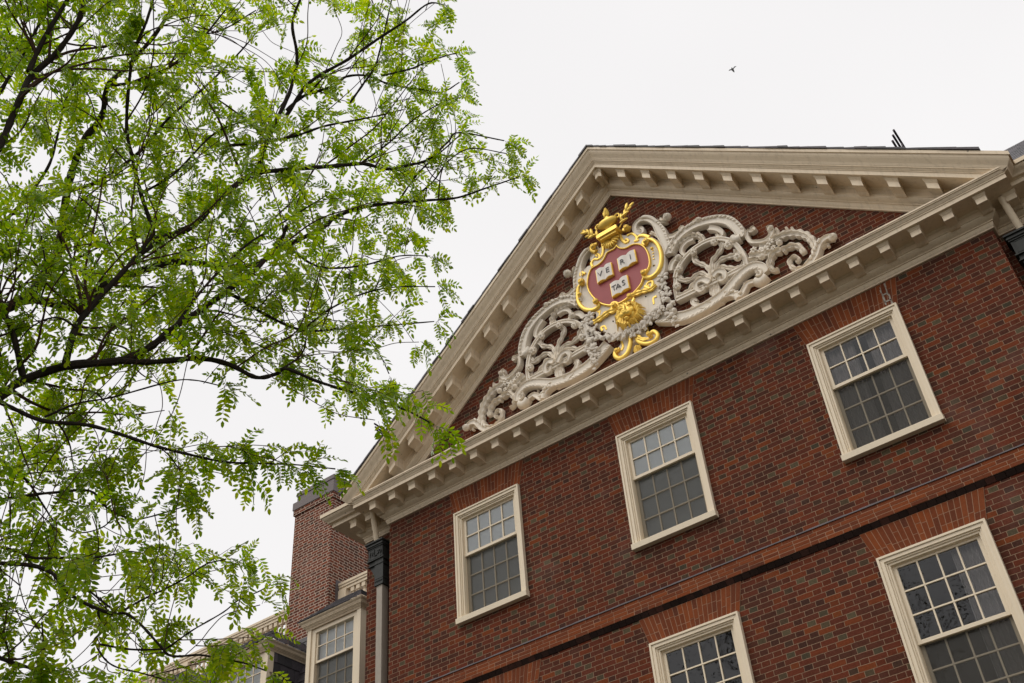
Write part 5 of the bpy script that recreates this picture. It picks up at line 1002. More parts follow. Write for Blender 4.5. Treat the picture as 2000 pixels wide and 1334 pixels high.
[(2.44,-9.15,-4.54,0.0056),(2.38,-9.06,-4.43,0.0048),(2.3,-8.99,-4.31,0.0041),(2.29,-8.92,-4.17,0.0033),(2.26,-8.85,-4.03,0.0025),(2.19,-8.8,-3.9,0.0017)],
[(1.88,-9.26,-6.59,0.0011),(1.85,-9.27,-6.47,0.0009),(1.85,-9.3,-6.36,0.0008),(1.85,-9.31,-6.24,0.0006),(1.87,-9.29,-6.12,0.0005),(1.85,-9.3,-6,0.0003)],
[(2.02,-9.93,-6.06,0.0043),(2.02,-10,-6.01,0.0037),(2.01,-10.04,-5.93,0.0031),(2,-10.09,-5.86,0.0025),(1.99,-10.14,-5.79,0.0019),(1.97,-10.21,-5.73,0.0013)],
[(2.7,-8.21,-4.35,0.0044),(2.73,-8.19,-4.18,0.0038),(2.76,-8.14,-4.03,0.0031),(2.78,-8.13,-3.86,0.0025),(2.75,-8.1,-3.69,0.0019),(2.72,-8.03,-3.54,0.0013)],
[(2.75,-8.14,-4.32,0.0043),(2.81,-8.18,-4.17,0.0037),(2.88,-8.18,-4.03,0.0031),(2.92,-8.17,-3.88,0.0025),(2.94,-8.19,-3.72,0.0019),(2.92,-8.16,-3.56,0.0013)],
[(2.78,-8.68,-5.44,0.0019),(2.82,-8.67,-5.37,0.0017),(2.84,-8.63,-5.29,0.0014),(2.83,-8.59,-5.21,0.0011),(2.84,-8.53,-5.15,0.0008),(2.83,-8.47,-5.09,0.0006)],
[(2.34,-10.2,-4.62,0.0046),(2.26,-10.25,-4.5,0.004),(2.19,-10.33,-4.39,0.0033),(2.13,-10.39,-4.27,0.0027),(2.04,-10.45,-4.17,0.002),(2.01,-10.53,-4.04,0.0014)],
[(2.63,-8.72,-4.44,0.0043),(2.61,-8.68,-4.38,0.0037),(2.57,-8.63,-4.35,0.0031),(2.56,-8.56,-4.31,0.0025),(2.56,-8.53,-4.25,0.0019),(2.57,-8.48,-4.19,0.0013)],
[(1.83,-9.54,-7.15,0.0011),(1.83,-9.56,-6.99,0.0009),(1.87,-9.58,-6.83,0.0008),(1.92,-9.55,-6.69,0.0006),(1.93,-9.54,-6.53,0.0005),(1.87,-9.49,-6.38,0.0003)],
[(1.66,-9.68,-5.02,0.0055),(1.78,-9.7,-4.98,0.0047),(1.9,-9.69,-4.95,0.0039),(2.01,-9.66,-4.89,0.0032),(2.13,-9.64,-4.85,0.0024),(2.25,-9.67,-4.8,0.0016)],
[(1.86,-9.17,-5.02,0.0076),(1.83,-9.14,-4.95,0.0066),(1.79,-9.1,-4.88,0.0055),(1.75,-9.07,-4.81,0.0044),(1.7,-9.03,-4.76,0.0034),(1.63,-8.99,-4.72,0.0023)],
[(2.2,-10.26,-4.77,0.0057),(2.19,-10.3,-4.68,0.0049),(2.17,-10.35,-4.58,0.0041),(2.18,-10.4,-4.49,0.0033),(2.17,-10.44,-4.39,0.0025),(2.11,-10.47,-4.32,0.0017)],
[(1.69,-9.85,-4.58,0.0026),(1.63,-9.88,-4.44,0.0022),(1.6,-9.91,-4.29,0.0019),(1.58,-9.92,-4.13,0.0015),(1.51,-9.87,-4,0.0011),(1.44,-9.78,-3.89,0.0008)],
[(1.55,-9.89,-5.04,0.0039),(1.6,-9.82,-5,0.0033),(1.62,-9.77,-4.91,0.0028),(1.65,-9.73,-4.83,0.0023),(1.7,-9.67,-4.77,0.0017),(1.75,-9.62,-4.71,0.0012)],
[(2.33,-10.2,-4.64,0.0044),(2.28,-10.24,-4.54,0.0038),(2.24,-10.26,-4.43,0.0031),(2.21,-10.3,-4.32,0.0025),(2.25,-10.3,-4.21,0.0019),(2.29,-10.33,-4.1,0.0013)],
[(2.11,-9.6,-5.65,0.0072),(2.07,-9.53,-5.58,0.0062),(2.09,-9.44,-5.53,0.0052),(2.11,-9.35,-5.48,0.0042),(2.1,-9.28,-5.39,0.0032),(2.1,-9.22,-5.31,0.0022)],
[(2.11,-9.59,-4.04,0.0032),(2.24,-9.62,-4,0.0027),(2.37,-9.68,-3.95,0.0023),(2.49,-9.74,-3.9,0.0018),(2.6,-9.82,-3.84,0.0014),(2.67,-9.94,-3.8,0.001)],
[(1.84,-9.54,-7.17,0.0012),(1.93,-9.58,-7.03,0.001),(2.05,-9.64,-6.93,0.0008),(2.17,-9.65,-6.8,0.0007),(2.29,-9.64,-6.68,0.0005),(2.42,-9.65,-6.57,0.0004)],
[(2.77,-8.41,-4.27,0.0031),(2.82,-8.42,-4.21,0.0027),(2.88,-8.44,-4.14,0.0022),(2.92,-8.43,-4.07,0.0018),(2.94,-8.41,-3.99,0.0014),(2.98,-8.4,-3.91,0.0009)],
[(2.06,-9.67,-5.86,0.0074),(2,-9.7,-5.74,0.0064),(1.95,-9.74,-5.61,0.0053),(1.93,-9.78,-5.47,0.0043),(1.87,-9.81,-5.35,0.0033),(1.84,-9.9,-5.24,0.0022)],
[(2.71,-8.77,-5.52,0.0021),(2.7,-8.76,-5.43,0.0018),(2.68,-8.75,-5.35,0.0015),(2.69,-8.76,-5.26,0.0012),(2.69,-8.79,-5.18,0.0009),(2.69,-8.82,-5.09,0.0006)],
[(2.69,-8.56,-4.2,0.0019),(2.71,-8.61,-4.06,0.0016),(2.69,-8.6,-3.91,0.0014),(2.67,-8.6,-3.77,0.0011),(2.65,-8.62,-3.62,0.0008),(2.64,-8.62,-3.47,0.0006)],
[(1.68,-9.85,-4.61,0.0025),(1.71,-9.92,-4.52,0.0022),(1.76,-10.01,-4.48,0.0018),(1.78,-10.13,-4.45,0.0015),(1.79,-10.23,-4.39,0.0011),(1.78,-10.32,-4.32,0.0008)],
[(2.05,-9.69,-5.95,0.0077),(1.96,-9.58,-5.84,0.0066),(1.89,-9.44,-5.75,0.0055),(1.83,-9.3,-5.67,0.0045),(1.72,-9.16,-5.65,0.0034),(1.65,-9,-5.59,0.0023)],
[(2.09,-10.23,-5.26,0.0055),(2.03,-10.21,-5.18,0.0048),(1.95,-10.21,-5.13,0.004),(1.86,-10.24,-5.09,0.0032),(1.8,-10.26,-5.01,0.0024),(1.74,-10.27,-4.94,0.0017)],
[(2.34,-9.18,-4.76,0.0081),(2.36,-9.29,-4.65,0.007),(2.37,-9.39,-4.53,0.0058),(2.35,-9.48,-4.41,0.0047),(2.31,-9.56,-4.29,0.0036),(2.26,-9.68,-4.21,0.0024)],
[(2.43,-8.54,-4.95,0.0027),(2.46,-8.44,-4.99,0.0023),(2.46,-8.33,-5.04,0.0019),(2.46,-8.22,-5.07,0.0015),(2.45,-8.11,-5.09,0.0012),(2.43,-8,-5.12,0.0008)],
[(2.07,-9.65,-5.81,0.0068),(2.06,-9.71,-5.65,0.0058),(2.13,-9.76,-5.49,0.0049),(2.19,-9.8,-5.33,0.0039),(2.22,-9.83,-5.17,0.003),(2.26,-9.81,-5,0.002)],
[(2.58,-9.02,-4.09,0.0033),(2.71,-9.06,-4.14,0.0029),(2.83,-9.12,-4.17,0.0024),(2.95,-9.18,-4.18,0.0019),(3.06,-9.25,-4.23,0.0015),(3.12,-9.37,-4.23,0.001)],
[(2.63,-8.99,-4.07,0.0035),(2.66,-8.97,-3.96,0.003),(2.68,-8.92,-3.85,0.0025),(2.65,-8.85,-3.76,0.002),(2.65,-8.79,-3.66,0.0015),(2.63,-8.75,-3.54,0.001)],
[(1.68,-9.84,-4.65,0.003),(1.58,-9.84,-4.51,0.0026),(1.55,-9.83,-4.34,0.0022),(1.49,-9.83,-4.19,0.0017),(1.41,-9.85,-4.03,0.0013),(1.26,-9.88,-3.95,0.0009)],
[(1.55,-9.68,-5.4,0.0063),(1.51,-9.63,-5.29,0.0054),(1.49,-9.56,-5.19,0.0045),(1.47,-9.5,-5.07,0.0036),(1.46,-9.4,-5,0.0028),(1.47,-9.3,-4.92,0.0019)],
[(2.23,-10.26,-4.62,0.0044),(2.21,-10.27,-4.52,0.0037),(2.16,-10.27,-4.44,0.0031),(2.1,-10.28,-4.36,0.0025),(2.04,-10.28,-4.28,0.0019),(2.01,-10.29,-4.19,0.0013)],
[(1.9,-9.86,-6.32,0.0074),(1.94,-9.89,-6.18,0.0064),(1.94,-9.94,-6.04,0.0053),(1.93,-9.97,-5.89,0.0043),(1.97,-10.01,-5.75,0.0032),(2.02,-10.06,-5.62,0.0022)],
[(2.81,-8.34,-4.21,0.0043),(2.77,-8.23,-4.18,0.0037),(2.73,-8.14,-4.11,0.0031),(2.7,-8.04,-4.05,0.0025),(2.62,-7.96,-4,0.0019),(2.53,-7.88,-3.98,0.0013)],
[(2.4,-10.23,-4.43,0.0047),(2.32,-10.25,-4.29,0.0041),(2.25,-10.27,-4.15,0.0034),(2.17,-10.3,-4.01,0.0027),(2.06,-10.33,-3.9,0.0021),(1.94,-10.39,-3.81,0.0014)],
[(2.01,-9.64,-6.36,0.0042),(1.95,-9.52,-6.26,0.0036),(1.91,-9.45,-6.12,0.003),(1.89,-9.36,-5.99,0.0024),(1.86,-9.27,-5.86,0.0018),(1.84,-9.16,-5.75,0.0013)],
[(2.31,-9.29,-5.56,0.0027),(2.25,-9.26,-5.47,0.0024),(2.16,-9.22,-5.41,0.002),(2.06,-9.21,-5.35,0.0016),(1.97,-9.16,-5.3,0.0012),(1.88,-9.12,-5.25,0.0008)],
[(2.44,-9.08,-5.63,0.0038),(2.51,-9.1,-5.64,0.0033),(2.57,-9.13,-5.66,0.0027),(2.63,-9.14,-5.68,0.0022),(2.68,-9.16,-5.73,0.0017),(2.75,-9.16,-5.76,0.0011)],
[(2.82,-8.66,-3.82,0.0022),(2.79,-8.6,-3.76,0.0019),(2.78,-8.53,-3.72,0.0016),(2.75,-8.45,-3.69,0.0013),(2.69,-8.39,-3.68,0.001),(2.62,-8.34,-3.65,0.0007)],
[(2.98,-8.83,-3.67,0.0028),(2.97,-8.82,-3.6,0.0025),(2.96,-8.81,-3.52,0.0021),(2.95,-8.79,-3.46,0.0017),(2.93,-8.75,-3.39,0.0013),(2.9,-8.71,-3.33,0.0009)],
[(2.77,-8.65,-4.06,0.002),(2.78,-8.64,-3.99,0.0017),(2.8,-8.6,-3.93,0.0014),(2.82,-8.56,-3.88,0.0011),(2.84,-8.51,-3.83,0.0009),(2.87,-8.48,-3.78,0.0006)],
[(2.64,-8.68,-4.41,0.0037),(2.72,-8.66,-4.31,0.0032),(2.79,-8.59,-4.24,0.0026),(2.87,-8.51,-4.17,0.0021),(2.96,-8.49,-4.09,0.0016),(3.04,-8.47,-3.99,0.0011)],
[(2.58,-9.02,-4.09,0.004),(2.67,-9.03,-4.07,0.0035),(2.75,-9.02,-4.06,0.0029),(2.83,-8.99,-4.05,0.0023),(2.92,-8.97,-4.05,0.0018),(3,-8.95,-4.04,0.0012)],
[(2.02,-9.92,-6.08,0.006),(1.89,-9.92,-6.03,0.0051),(1.76,-9.94,-5.98,0.0043),(1.64,-9.97,-5.92,0.0035),(1.51,-10.02,-5.86,0.0026),(1.38,-9.97,-5.84,0.0018)],
[(2.29,-9.52,-3.82,0.0029),(2.43,-9.5,-3.76,0.0025),(2.56,-9.5,-3.68,0.0021),(2.67,-9.51,-3.58,0.0017),(2.75,-9.55,-3.45,0.0013),(2.85,-9.56,-3.33,0.0009)],
[(1.83,-9.53,-7.24,0.0039),(1.88,-9.49,-7.17,0.0034),(1.93,-9.46,-7.08,0.0028),(1.98,-9.41,-7.01,0.0023),(2.06,-9.38,-6.96,0.0017),(2.13,-9.31,-6.94,0.0012)],
[(1.6,-9.45,-5.35,0.008),(1.59,-9.46,-5.19,0.0069),(1.59,-9.43,-5.03,0.0057),(1.57,-9.39,-4.88,0.0046),(1.58,-9.34,-4.73,0.0035),(1.61,-9.29,-4.58,0.0024)],
[(1.5,-9.73,-5.49,0.0075),(1.62,-9.63,-5.45,0.0065),(1.72,-9.52,-5.4,0.0054),(1.84,-9.43,-5.34,0.0044),(1.95,-9.34,-5.26,0.0033),(2.01,-9.22,-5.17,0.0023)],
[(2.01,-9.84,-5.8,0.0014),(1.96,-9.82,-5.74,0.0012),(1.95,-9.78,-5.67,0.001),(1.94,-9.79,-5.59,0.0008),(1.94,-9.78,-5.51,0.0006),(1.92,-9.77,-5.44,0.0004)],
[(2.15,-9.54,-5.44,0.006),(2.18,-9.63,-5.3,0.0051),(2.23,-9.68,-5.14,0.0043),(2.28,-9.72,-4.98,0.0035),(2.36,-9.74,-4.83,0.0026),(2.33,-9.77,-4.66,0.0018)],
[(2.17,-9.51,-5.34,0.0051),(2.23,-9.54,-5.26,0.0044),(2.25,-9.61,-5.19,0.0037),(2.28,-9.68,-5.13,0.003),(2.31,-9.76,-5.08,0.0022),(2.32,-9.85,-5.04,0.0015)],
[(2.38,-9.27,-5.84,0.0015),(2.45,-9.26,-5.8,0.0013),(2.52,-9.25,-5.78,0.0011),(2.59,-9.24,-5.74,0.0009),(2.66,-9.23,-5.7,0.0007),(2.72,-9.22,-5.66,0.0005)],
[(1.91,-10.23,-4.55,0.0031),(1.91,-10.27,-4.49,0.0027),(1.89,-10.3,-4.43,0.0023),(1.87,-10.31,-4.36,0.0018),(1.83,-10.32,-4.3,0.0014),(1.78,-10.3,-4.26,0.0009)],
[(2.42,-9.12,-4.45,0.0038),(2.39,-9.1,-4.31,0.0033),(2.4,-9.1,-4.16,0.0028),(2.45,-9.12,-4.03,0.0022),(2.52,-9.12,-3.89,0.0017),(2.57,-9.12,-3.76,0.0012)],
[(2.68,-8.29,-4.25,0.0021),(2.8,-8.36,-4.22,0.0018),(2.91,-8.43,-4.24,0.0015),(3,-8.5,-4.31,0.0012),(3.09,-8.58,-4.35,0.0009),(3.21,-8.65,-4.38,0.0006)],
[(2.57,-9.07,-5.13,0.0016),(2.63,-9.11,-5.06,0.0014),(2.71,-9.1,-5,0.0012),(2.79,-9.12,-4.94,0.0009),(2.85,-9.14,-4.87,0.0007),(2.92,-9.19,-4.81,0.0005)],
[(1.75,-9.6,-6.46,0.003),(1.76,-9.49,-6.4,0.0026),(1.8,-9.38,-6.35,0.0022),(1.84,-9.28,-6.3,0.0018),(1.89,-9.19,-6.23,0.0013),(1.97,-9.11,-6.18,0.0009)],
[(1.78,-9.65,-6.82,0.0043),(1.76,-9.6,-6.76,0.0037),(1.74,-9.53,-6.71,0.0031),(1.73,-9.47,-6.64,0.0025),(1.73,-9.41,-6.57,0.0019),(1.74,-9.36,-6.51,0.0013)],
[(1.92,-9.82,-6.33,0.0041),(1.89,-9.74,-6.39,0.0035),(1.87,-9.67,-6.46,0.0029),(1.84,-9.59,-6.53,0.0024),(1.81,-9.54,-6.62,0.0018),(1.79,-9.51,-6.72,0.0012)],
[(2.27,-9.31,-5.74,0.0055),(2.32,-9.24,-5.68,0.0047),(2.34,-9.15,-5.65,0.0039),(2.37,-9.06,-5.64,0.0032),(2.44,-8.99,-5.65,0.0024),(2.52,-8.93,-5.64,0.0016)],
[(2.31,-9.5,-3.81,0.0021),(2.46,-9.46,-3.78,0.0018),(2.61,-9.39,-3.75,0.0015),(2.76,-9.33,-3.75,0.0012),(2.92,-9.37,-3.73,0.0009),(3.09,-9.38,-3.75,0.0006)],
[(2.5,-9.16,-5.26,0.0028),(2.48,-9.24,-5.11,0.0024),(2.47,-9.35,-4.98,0.002),(2.46,-9.48,-4.88,0.0016),(2.46,-9.63,-4.79,0.0013),(2.4,-9.73,-4.66,0.0009)],
[(2.43,-9.18,-5.85,0.0019),(2.55,-9.17,-5.87,0.0017),(2.67,-9.15,-5.85,0.0014),(2.79,-9.12,-5.88,0.0011),(2.89,-9.1,-5.95,0.0009),(3,-9.11,-6,0.0006)],
[(1.56,-9.86,-4.95,0.004),(1.54,-9.91,-4.88,0.0034),(1.53,-9.97,-4.81,0.0029),(1.52,-10.05,-4.77,0.0023),(1.53,-10.11,-4.72,0.0018),(1.56,-10.15,-4.64,0.0012)],
[(2.41,-9.21,-5.85,0.0015),(2.41,-9.1,-5.87,0.0013),(2.4,-8.99,-5.89,0.0011),(2.41,-8.87,-5.89,0.0009),(2.44,-8.76,-5.88,0.0006),(2.43,-8.65,-5.88,0.0004)],
[(2.06,-9.67,-5.86,0.0075),(2.08,-9.73,-5.75,0.0065),(2.06,-9.77,-5.63,0.0054),(2.06,-9.84,-5.53,0.0044),(2.06,-9.94,-5.45,0.0033),(2.05,-10.04,-5.39,0.0023)],
[(1.61,-9.85,-4.85,0.0036),(1.72,-9.81,-4.87,0.0031),(1.83,-9.75,-4.89,0.0026),(1.94,-9.73,-4.92,0.0021),(2.06,-9.71,-4.94,0.0016),(2.16,-9.74,-4.98,0.0011)],
[(2.44,-9.41,-3.68,0.0018),(2.44,-9.29,-3.64,0.0016),(2.42,-9.18,-3.63,0.0013),(2.46,-9.07,-3.63,0.0011),(2.51,-8.97,-3.66,0.0008),(2.51,-8.86,-3.7,0.0006)],
[(2.65,-9.04,-4.03,0.0047),(2.72,-9,-4.01,0.0041),(2.79,-8.95,-3.97,0.0034),(2.84,-8.88,-3.93,0.0027),(2.89,-8.83,-3.89,0.0021),(2.93,-8.79,-3.82,0.0014)],
[(2.42,-9.05,-4.63,0.0056),(2.33,-8.97,-4.54,0.0048),(2.26,-8.84,-4.49,0.004),(2.17,-8.72,-4.47,0.0032),(2.11,-8.58,-4.5,0.0024),(2.09,-8.43,-4.48,0.0017)],
[(2.17,-9.01,-7.17,0.0018),(2.26,-9.02,-7.15,0.0015),(2.35,-9.05,-7.14,0.0013),(2.44,-9.07,-7.13,0.001),(2.53,-9.07,-7.14,0.0008),(2.62,-9.06,-7.15,0.0005)],
[(1.75,-9.65,-6.46,0.0028),(1.85,-9.55,-6.42,0.0024),(1.95,-9.45,-6.38,0.002),(2.04,-9.34,-6.34,0.0016),(2.16,-9.26,-6.37,0.0012),(2.28,-9.17,-6.35,0.0008)],
[(2.68,-8.29,-4.25,0.0022),(2.77,-8.28,-4.22,0.0019),(2.86,-8.24,-4.21,0.0016),(2.92,-8.17,-4.16,0.0013),(3,-8.13,-4.11,0.001),(3.06,-8.06,-4.08,0.0007)],
[(2.31,-9.32,-6,0.0064),(2.37,-9.32,-5.97,0.0055),(2.44,-9.33,-5.93,0.0046),(2.5,-9.34,-5.9,0.0037),(2.57,-9.35,-5.87,0.0028),(2.62,-9.39,-5.84,0.0019)],
[(1.82,-9.54,-7.14,0.0007),(1.85,-9.58,-6.97,0.0006),(1.88,-9.64,-6.81,0.0005),(1.91,-9.71,-6.65,0.0004),(1.95,-9.81,-6.5,0.0003),(2,-9.93,-6.38,0.0002)],
[(2.16,-10.25,-5.05,0.0071),(2.23,-10.24,-5.01,0.0061),(2.31,-10.22,-4.97,0.0051),(2.39,-10.2,-4.94,0.0041),(2.46,-10.2,-4.9,0.0031),(2.55,-10.2,-4.88,0.0021)],
[(2.35,-8.7,-5,0.0034),(2.27,-8.55,-4.96,0.0029),(2.19,-8.4,-4.95,0.0024),(2.08,-8.26,-4.94,0.002),(2.02,-8.1,-4.94,0.0015),(1.95,-7.95,-5,0.001)],
[(2.5,-9.06,-5.89,0.0014),(2.57,-9.03,-5.87,0.0012),(2.64,-9.01,-5.85,0.001),(2.72,-8.98,-5.83,0.0008),(2.79,-8.98,-5.82,0.0006),(2.87,-8.97,-5.82,0.0004)],
[(2.01,-9.66,-6.08,0.0087),(2.02,-9.59,-6.02,0.0075),(2.02,-9.54,-5.93,0.0063),(2.02,-9.52,-5.84,0.0051),(2.05,-9.53,-5.75,0.0038),(2.11,-9.53,-5.68,0.0026)],
[(2.43,-9.18,-5.85,0.0017),(2.39,-9.06,-5.74,0.0015),(2.37,-8.99,-5.58,0.0012),(2.35,-8.97,-5.4,0.001),(2.26,-8.98,-5.26,0.0008),(2.25,-8.98,-5.08,0.0005)],
[(2.07,-9.65,-5.78,0.0065),(2.01,-9.66,-5.67,0.0056),(1.96,-9.7,-5.56,0.0047),(1.97,-9.74,-5.44,0.0038),(2.05,-9.76,-5.34,0.0029),(2.14,-9.8,-5.26,0.002)],
[(2.58,-9.09,-5.24,0.0038),(2.63,-9.17,-5.19,0.0033),(2.68,-9.26,-5.17,0.0028),(2.73,-9.35,-5.16,0.0022),(2.78,-9.43,-5.13,0.0017),(2.84,-9.49,-5.07,0.0012)],
[(1.84,-9.53,-7.18,0.0008),(1.74,-9.54,-7.09,0.0007),(1.63,-9.54,-7.02,0.0006),(1.51,-9.58,-6.98,0.0005),(1.39,-9.62,-6.97,0.0003),(1.27,-9.65,-6.93,0.0002)],
[(1.89,-9.34,-7.26,0.0021),(1.99,-9.3,-7.17,0.0018),(2.08,-9.28,-7.06,0.0015),(2.19,-9.26,-6.98,0.0012),(2.29,-9.28,-6.88,0.0009),(2.37,-9.38,-6.81,0.0006)],
[(1.83,-9.57,-7.24,0.0043),(1.7,-9.5,-7.25,0.0037),(1.58,-9.44,-7.2,0.0031),(1.46,-9.36,-7.17,0.0025),(1.34,-9.29,-7.13,0.0019),(1.23,-9.19,-7.12,0.0013)],
[(1.84,-9.51,-7.24,0.0042),(1.94,-9.51,-7.27,0.0036),(2.04,-9.52,-7.28,0.003),(2.15,-9.5,-7.28,0.0024),(2.25,-9.5,-7.27,0.0018),(2.35,-9.5,-7.28,0.0013)],
[(2.8,-8.84,-4.01,0.003),(2.8,-8.89,-3.85,0.0025),(2.87,-8.94,-3.7,0.0021),(2.98,-8.98,-3.57,0.0017),(3.06,-8.97,-3.41,0.0013),(3.11,-8.91,-3.26,0.0009)],
[(2.75,-9.28,-3.67,0.0032),(2.82,-9.35,-3.65,0.0027),(2.88,-9.42,-3.62,0.0023),(2.95,-9.48,-3.59,0.0018),(3.03,-9.47,-3.56,0.0014),(3.11,-9.46,-3.51,0.001)],
[(2.01,-9.64,-6.36,0.0046),(1.95,-9.57,-6.34,0.004),(1.89,-9.5,-6.34,0.0033),(1.83,-9.44,-6.36,0.0027),(1.76,-9.38,-6.35,0.002),(1.68,-9.34,-6.36,0.0014)],
[(1.95,-9.3,-6.58,0.002),(1.89,-9.14,-6.62,0.0017),(1.84,-8.97,-6.58,0.0014),(1.8,-8.8,-6.6,0.0011),(1.77,-8.64,-6.52,0.0009),(1.78,-8.5,-6.42,0.0006)],
[(2.05,-10.24,-5.37,0.0057),(2.02,-10.27,-5.3,0.0049),(2.02,-10.28,-5.22,0.0041),(2.04,-10.32,-5.15,0.0033),(2,-10.38,-5.12,0.0025),(1.96,-10.44,-5.1,0.0017)],
[(1.98,-9.37,-6.95,0.0021),(1.95,-9.3,-6.96,0.0018),(1.93,-9.23,-6.97,0.0015),(1.93,-9.16,-7.01,0.0012),(1.95,-9.11,-7.06,0.0009),(1.97,-9.05,-7.1,0.0006)],
[(2.5,-9.16,-5.26,0.0018),(2.5,-9.1,-5.22,0.0015),(2.47,-9.04,-5.19,0.0013),(2.44,-9,-5.14,0.001),(2.39,-8.96,-5.1,0.0008),(2.37,-8.92,-5.04,0.0005)],
[(2.16,-9.53,-5.39,0.0042),(2.1,-9.54,-5.23,0.0036),(2.01,-9.59,-5.09,0.003),(1.97,-9.61,-4.92,0.0024),(1.91,-9.68,-4.78,0.0018),(1.83,-9.76,-4.65,0.0013)],
[(2.66,-8.8,-4.18,0.0027),(2.63,-8.67,-4.08,0.0023),(2.59,-8.5,-4.04,0.002),(2.54,-8.34,-3.99,0.0016),(2.52,-8.19,-3.89,0.0012),(2.5,-8.1,-3.75,0.0008)],
[(2.28,-9.31,-5.64,0.0027),(2.28,-9.32,-5.57,0.0023),(2.29,-9.35,-5.5,0.0019),(2.28,-9.36,-5.43,0.0016),(2.29,-9.35,-5.36,0.0012),(2.29,-9.35,-5.28,0.0008)],
[(2.98,-8.65,-3.82,0.0022),(2.97,-8.57,-3.71,0.0019),(2.96,-8.54,-3.58,0.0016),(2.92,-8.48,-3.46,0.0013),(2.85,-8.43,-3.35,0.001),(2.75,-8.41,-3.27,0.0007)],
[(2.01,-9.94,-6.04,0.0043),(1.98,-10.02,-5.97,0.0037),(1.93,-10.07,-5.88,0.0031),(1.97,-10.12,-5.79,0.0025),(2,-10.2,-5.71,0.0019),(2.03,-10.26,-5.62,0.0013)],
[(2.18,-9.24,-6.38,0.0011),(2.24,-9.18,-6.37,0.0009),(2.32,-9.13,-6.36,0.0008),(2.37,-9.06,-6.35,0.0006),(2.42,-9,-6.38,0.0005),(2.47,-8.93,-6.39,0.0003)],
[(2.09,-10.23,-5.28,0.0057),(2.08,-10.19,-5.19,0.0049),(2.1,-10.17,-5.1,0.0041),(2.15,-10.18,-5.01,0.0033),(2.19,-10.18,-4.92,0.0025),(2.24,-10.17,-4.84,0.0017)],
[(2.22,-10.21,-4.78,0.0068),(2.25,-10.25,-4.66,0.0059),(2.2,-10.24,-4.55,0.0049),(2.17,-10.19,-4.44,0.004),(2.13,-10.14,-4.34,0.003),(2.07,-10.11,-4.23,0.0021)],
[(2.25,-9.43,-4.71,0.0028),(2.25,-9.49,-4.58,0.0024),(2.24,-9.58,-4.45,0.002),(2.26,-9.67,-4.33,0.0017),(2.24,-9.78,-4.23,0.0013),(2.24,-9.9,-4.13,0.0009)],
[(2.62,-8.9,-4.27,0.0032),(2.63,-8.79,-4.26,0.0027),(2.65,-8.68,-4.29,0.0023),(2.68,-8.6,-4.35,0.0018),(2.71,-8.5,-4.4,0.0014),(2.75,-8.42,-4.46,0.0009)],
[(2.77,-8.41,-4.27,0.0034),(2.72,-8.35,-4.2,0.0029),(2.65,-8.3,-4.16,0.0024),(2.56,-8.28,-4.11,0.002),(2.49,-8.28,-4.05,0.0015),(2.4,-8.27,-4.03,0.001)],
[(1.98,-8.89,-4.91,0.0075),(2.12,-8.88,-4.83,0.0064),(2.24,-8.88,-4.72,0.0054),(2.35,-8.84,-4.6,0.0043),(2.48,-8.85,-4.49,0.0033),(2.61,-8.86,-4.38,0.0022)],
[(2.69,-8.56,-4.2,0.0031),(2.79,-8.59,-4.17,0.0027),(2.89,-8.61,-4.12,0.0022),(2.96,-8.62,-4.03,0.0018),(3.04,-8.66,-3.95,0.0014),(3.11,-8.71,-3.89,0.0009)],
[(1.88,-9.43,-7.11,0.0009),(1.81,-9.48,-7.08,0.0008),(1.72,-9.51,-7.04,0.0007),(1.63,-9.53,-7.01,0.0005),(1.59,-9.61,-7.03,0.0004),(1.52,-9.67,-7.04,0.0003)],
[(2.6,-8.94,-5.89,0.0015),(2.63,-8.97,-5.81,0.0013),(2.69,-8.99,-5.74,0.0011),(2.76,-9.02,-5.67,0.0009),(2.82,-9.06,-5.62,0.0007),(2.89,-9.08,-5.55,0.0005)],
[(2.45,-9.15,-4.51,0.0069),(2.41,-9.24,-4.42,0.0059),(2.36,-9.34,-4.35,0.005),(2.32,-9.46,-4.3,0.004),(2.3,-9.55,-4.2,0.003),(2.28,-9.65,-4.1,0.0021)],
[(2.58,-8.87,-5.65,0.0027),(2.61,-8.93,-5.61,0.0023),(2.66,-8.97,-5.56,0.0019),(2.71,-9.03,-5.56,0.0016),(2.75,-9.11,-5.57,0.0012),(2.78,-9.18,-5.55,0.0008)],
[(2.36,-9.37,-4.55,0.0019),(2.35,-9.39,-4.46,0.0016),(2.36,-9.42,-4.37,0.0014),(2.37,-9.46,-4.29,0.0011),(2.39,-9.5,-4.2,0.0008),(2.4,-9.56,-4.14,0.0006)],
[(1.6,-9.45,-5.35,0.0063),(1.61,-9.5,-5.27,0.0054),(1.61,-9.56,-5.2,0.0045),(1.65,-9.58,-5.12,0.0037),(1.69,-9.6,-5.04,0.0028),(1.72,-9.63,-4.96,0.0019)],
[(2.11,-9.59,-4.04,0.0038),(2.23,-9.61,-3.94,0.0032),(2.36,-9.63,-3.85,0.0027),(2.49,-9.68,-3.77,0.0022),(2.6,-9.77,-3.71,0.0017),(2.68,-9.89,-3.63,0.0011)],
[(2.06,-9.67,-5.86,0.0065),(2.05,-9.72,-5.81,0.0056),(2.04,-9.79,-5.8,0.0047),(2.04,-9.86,-5.77,0.0038),(2.06,-9.92,-5.74,0.0029),(2.09,-10,-5.74,0.0019)],
[(2.99,-8.85,-3.57,0.0025),(2.97,-8.93,-3.51,0.0022),(2.98,-8.98,-3.42,0.0018),(3.01,-9.05,-3.35,0.0015),(3.06,-9.1,-3.27,0.0011),(3.11,-9.18,-3.23,0.0008)],
[(2.38,-9.27,-5.84,0.0018),(2.39,-9.21,-5.74,0.0015),(2.41,-9.14,-5.66,0.0013),(2.43,-9.05,-5.59,0.001),(2.45,-8.95,-5.55,0.0008),(2.46,-8.84,-5.51,0.0005)],
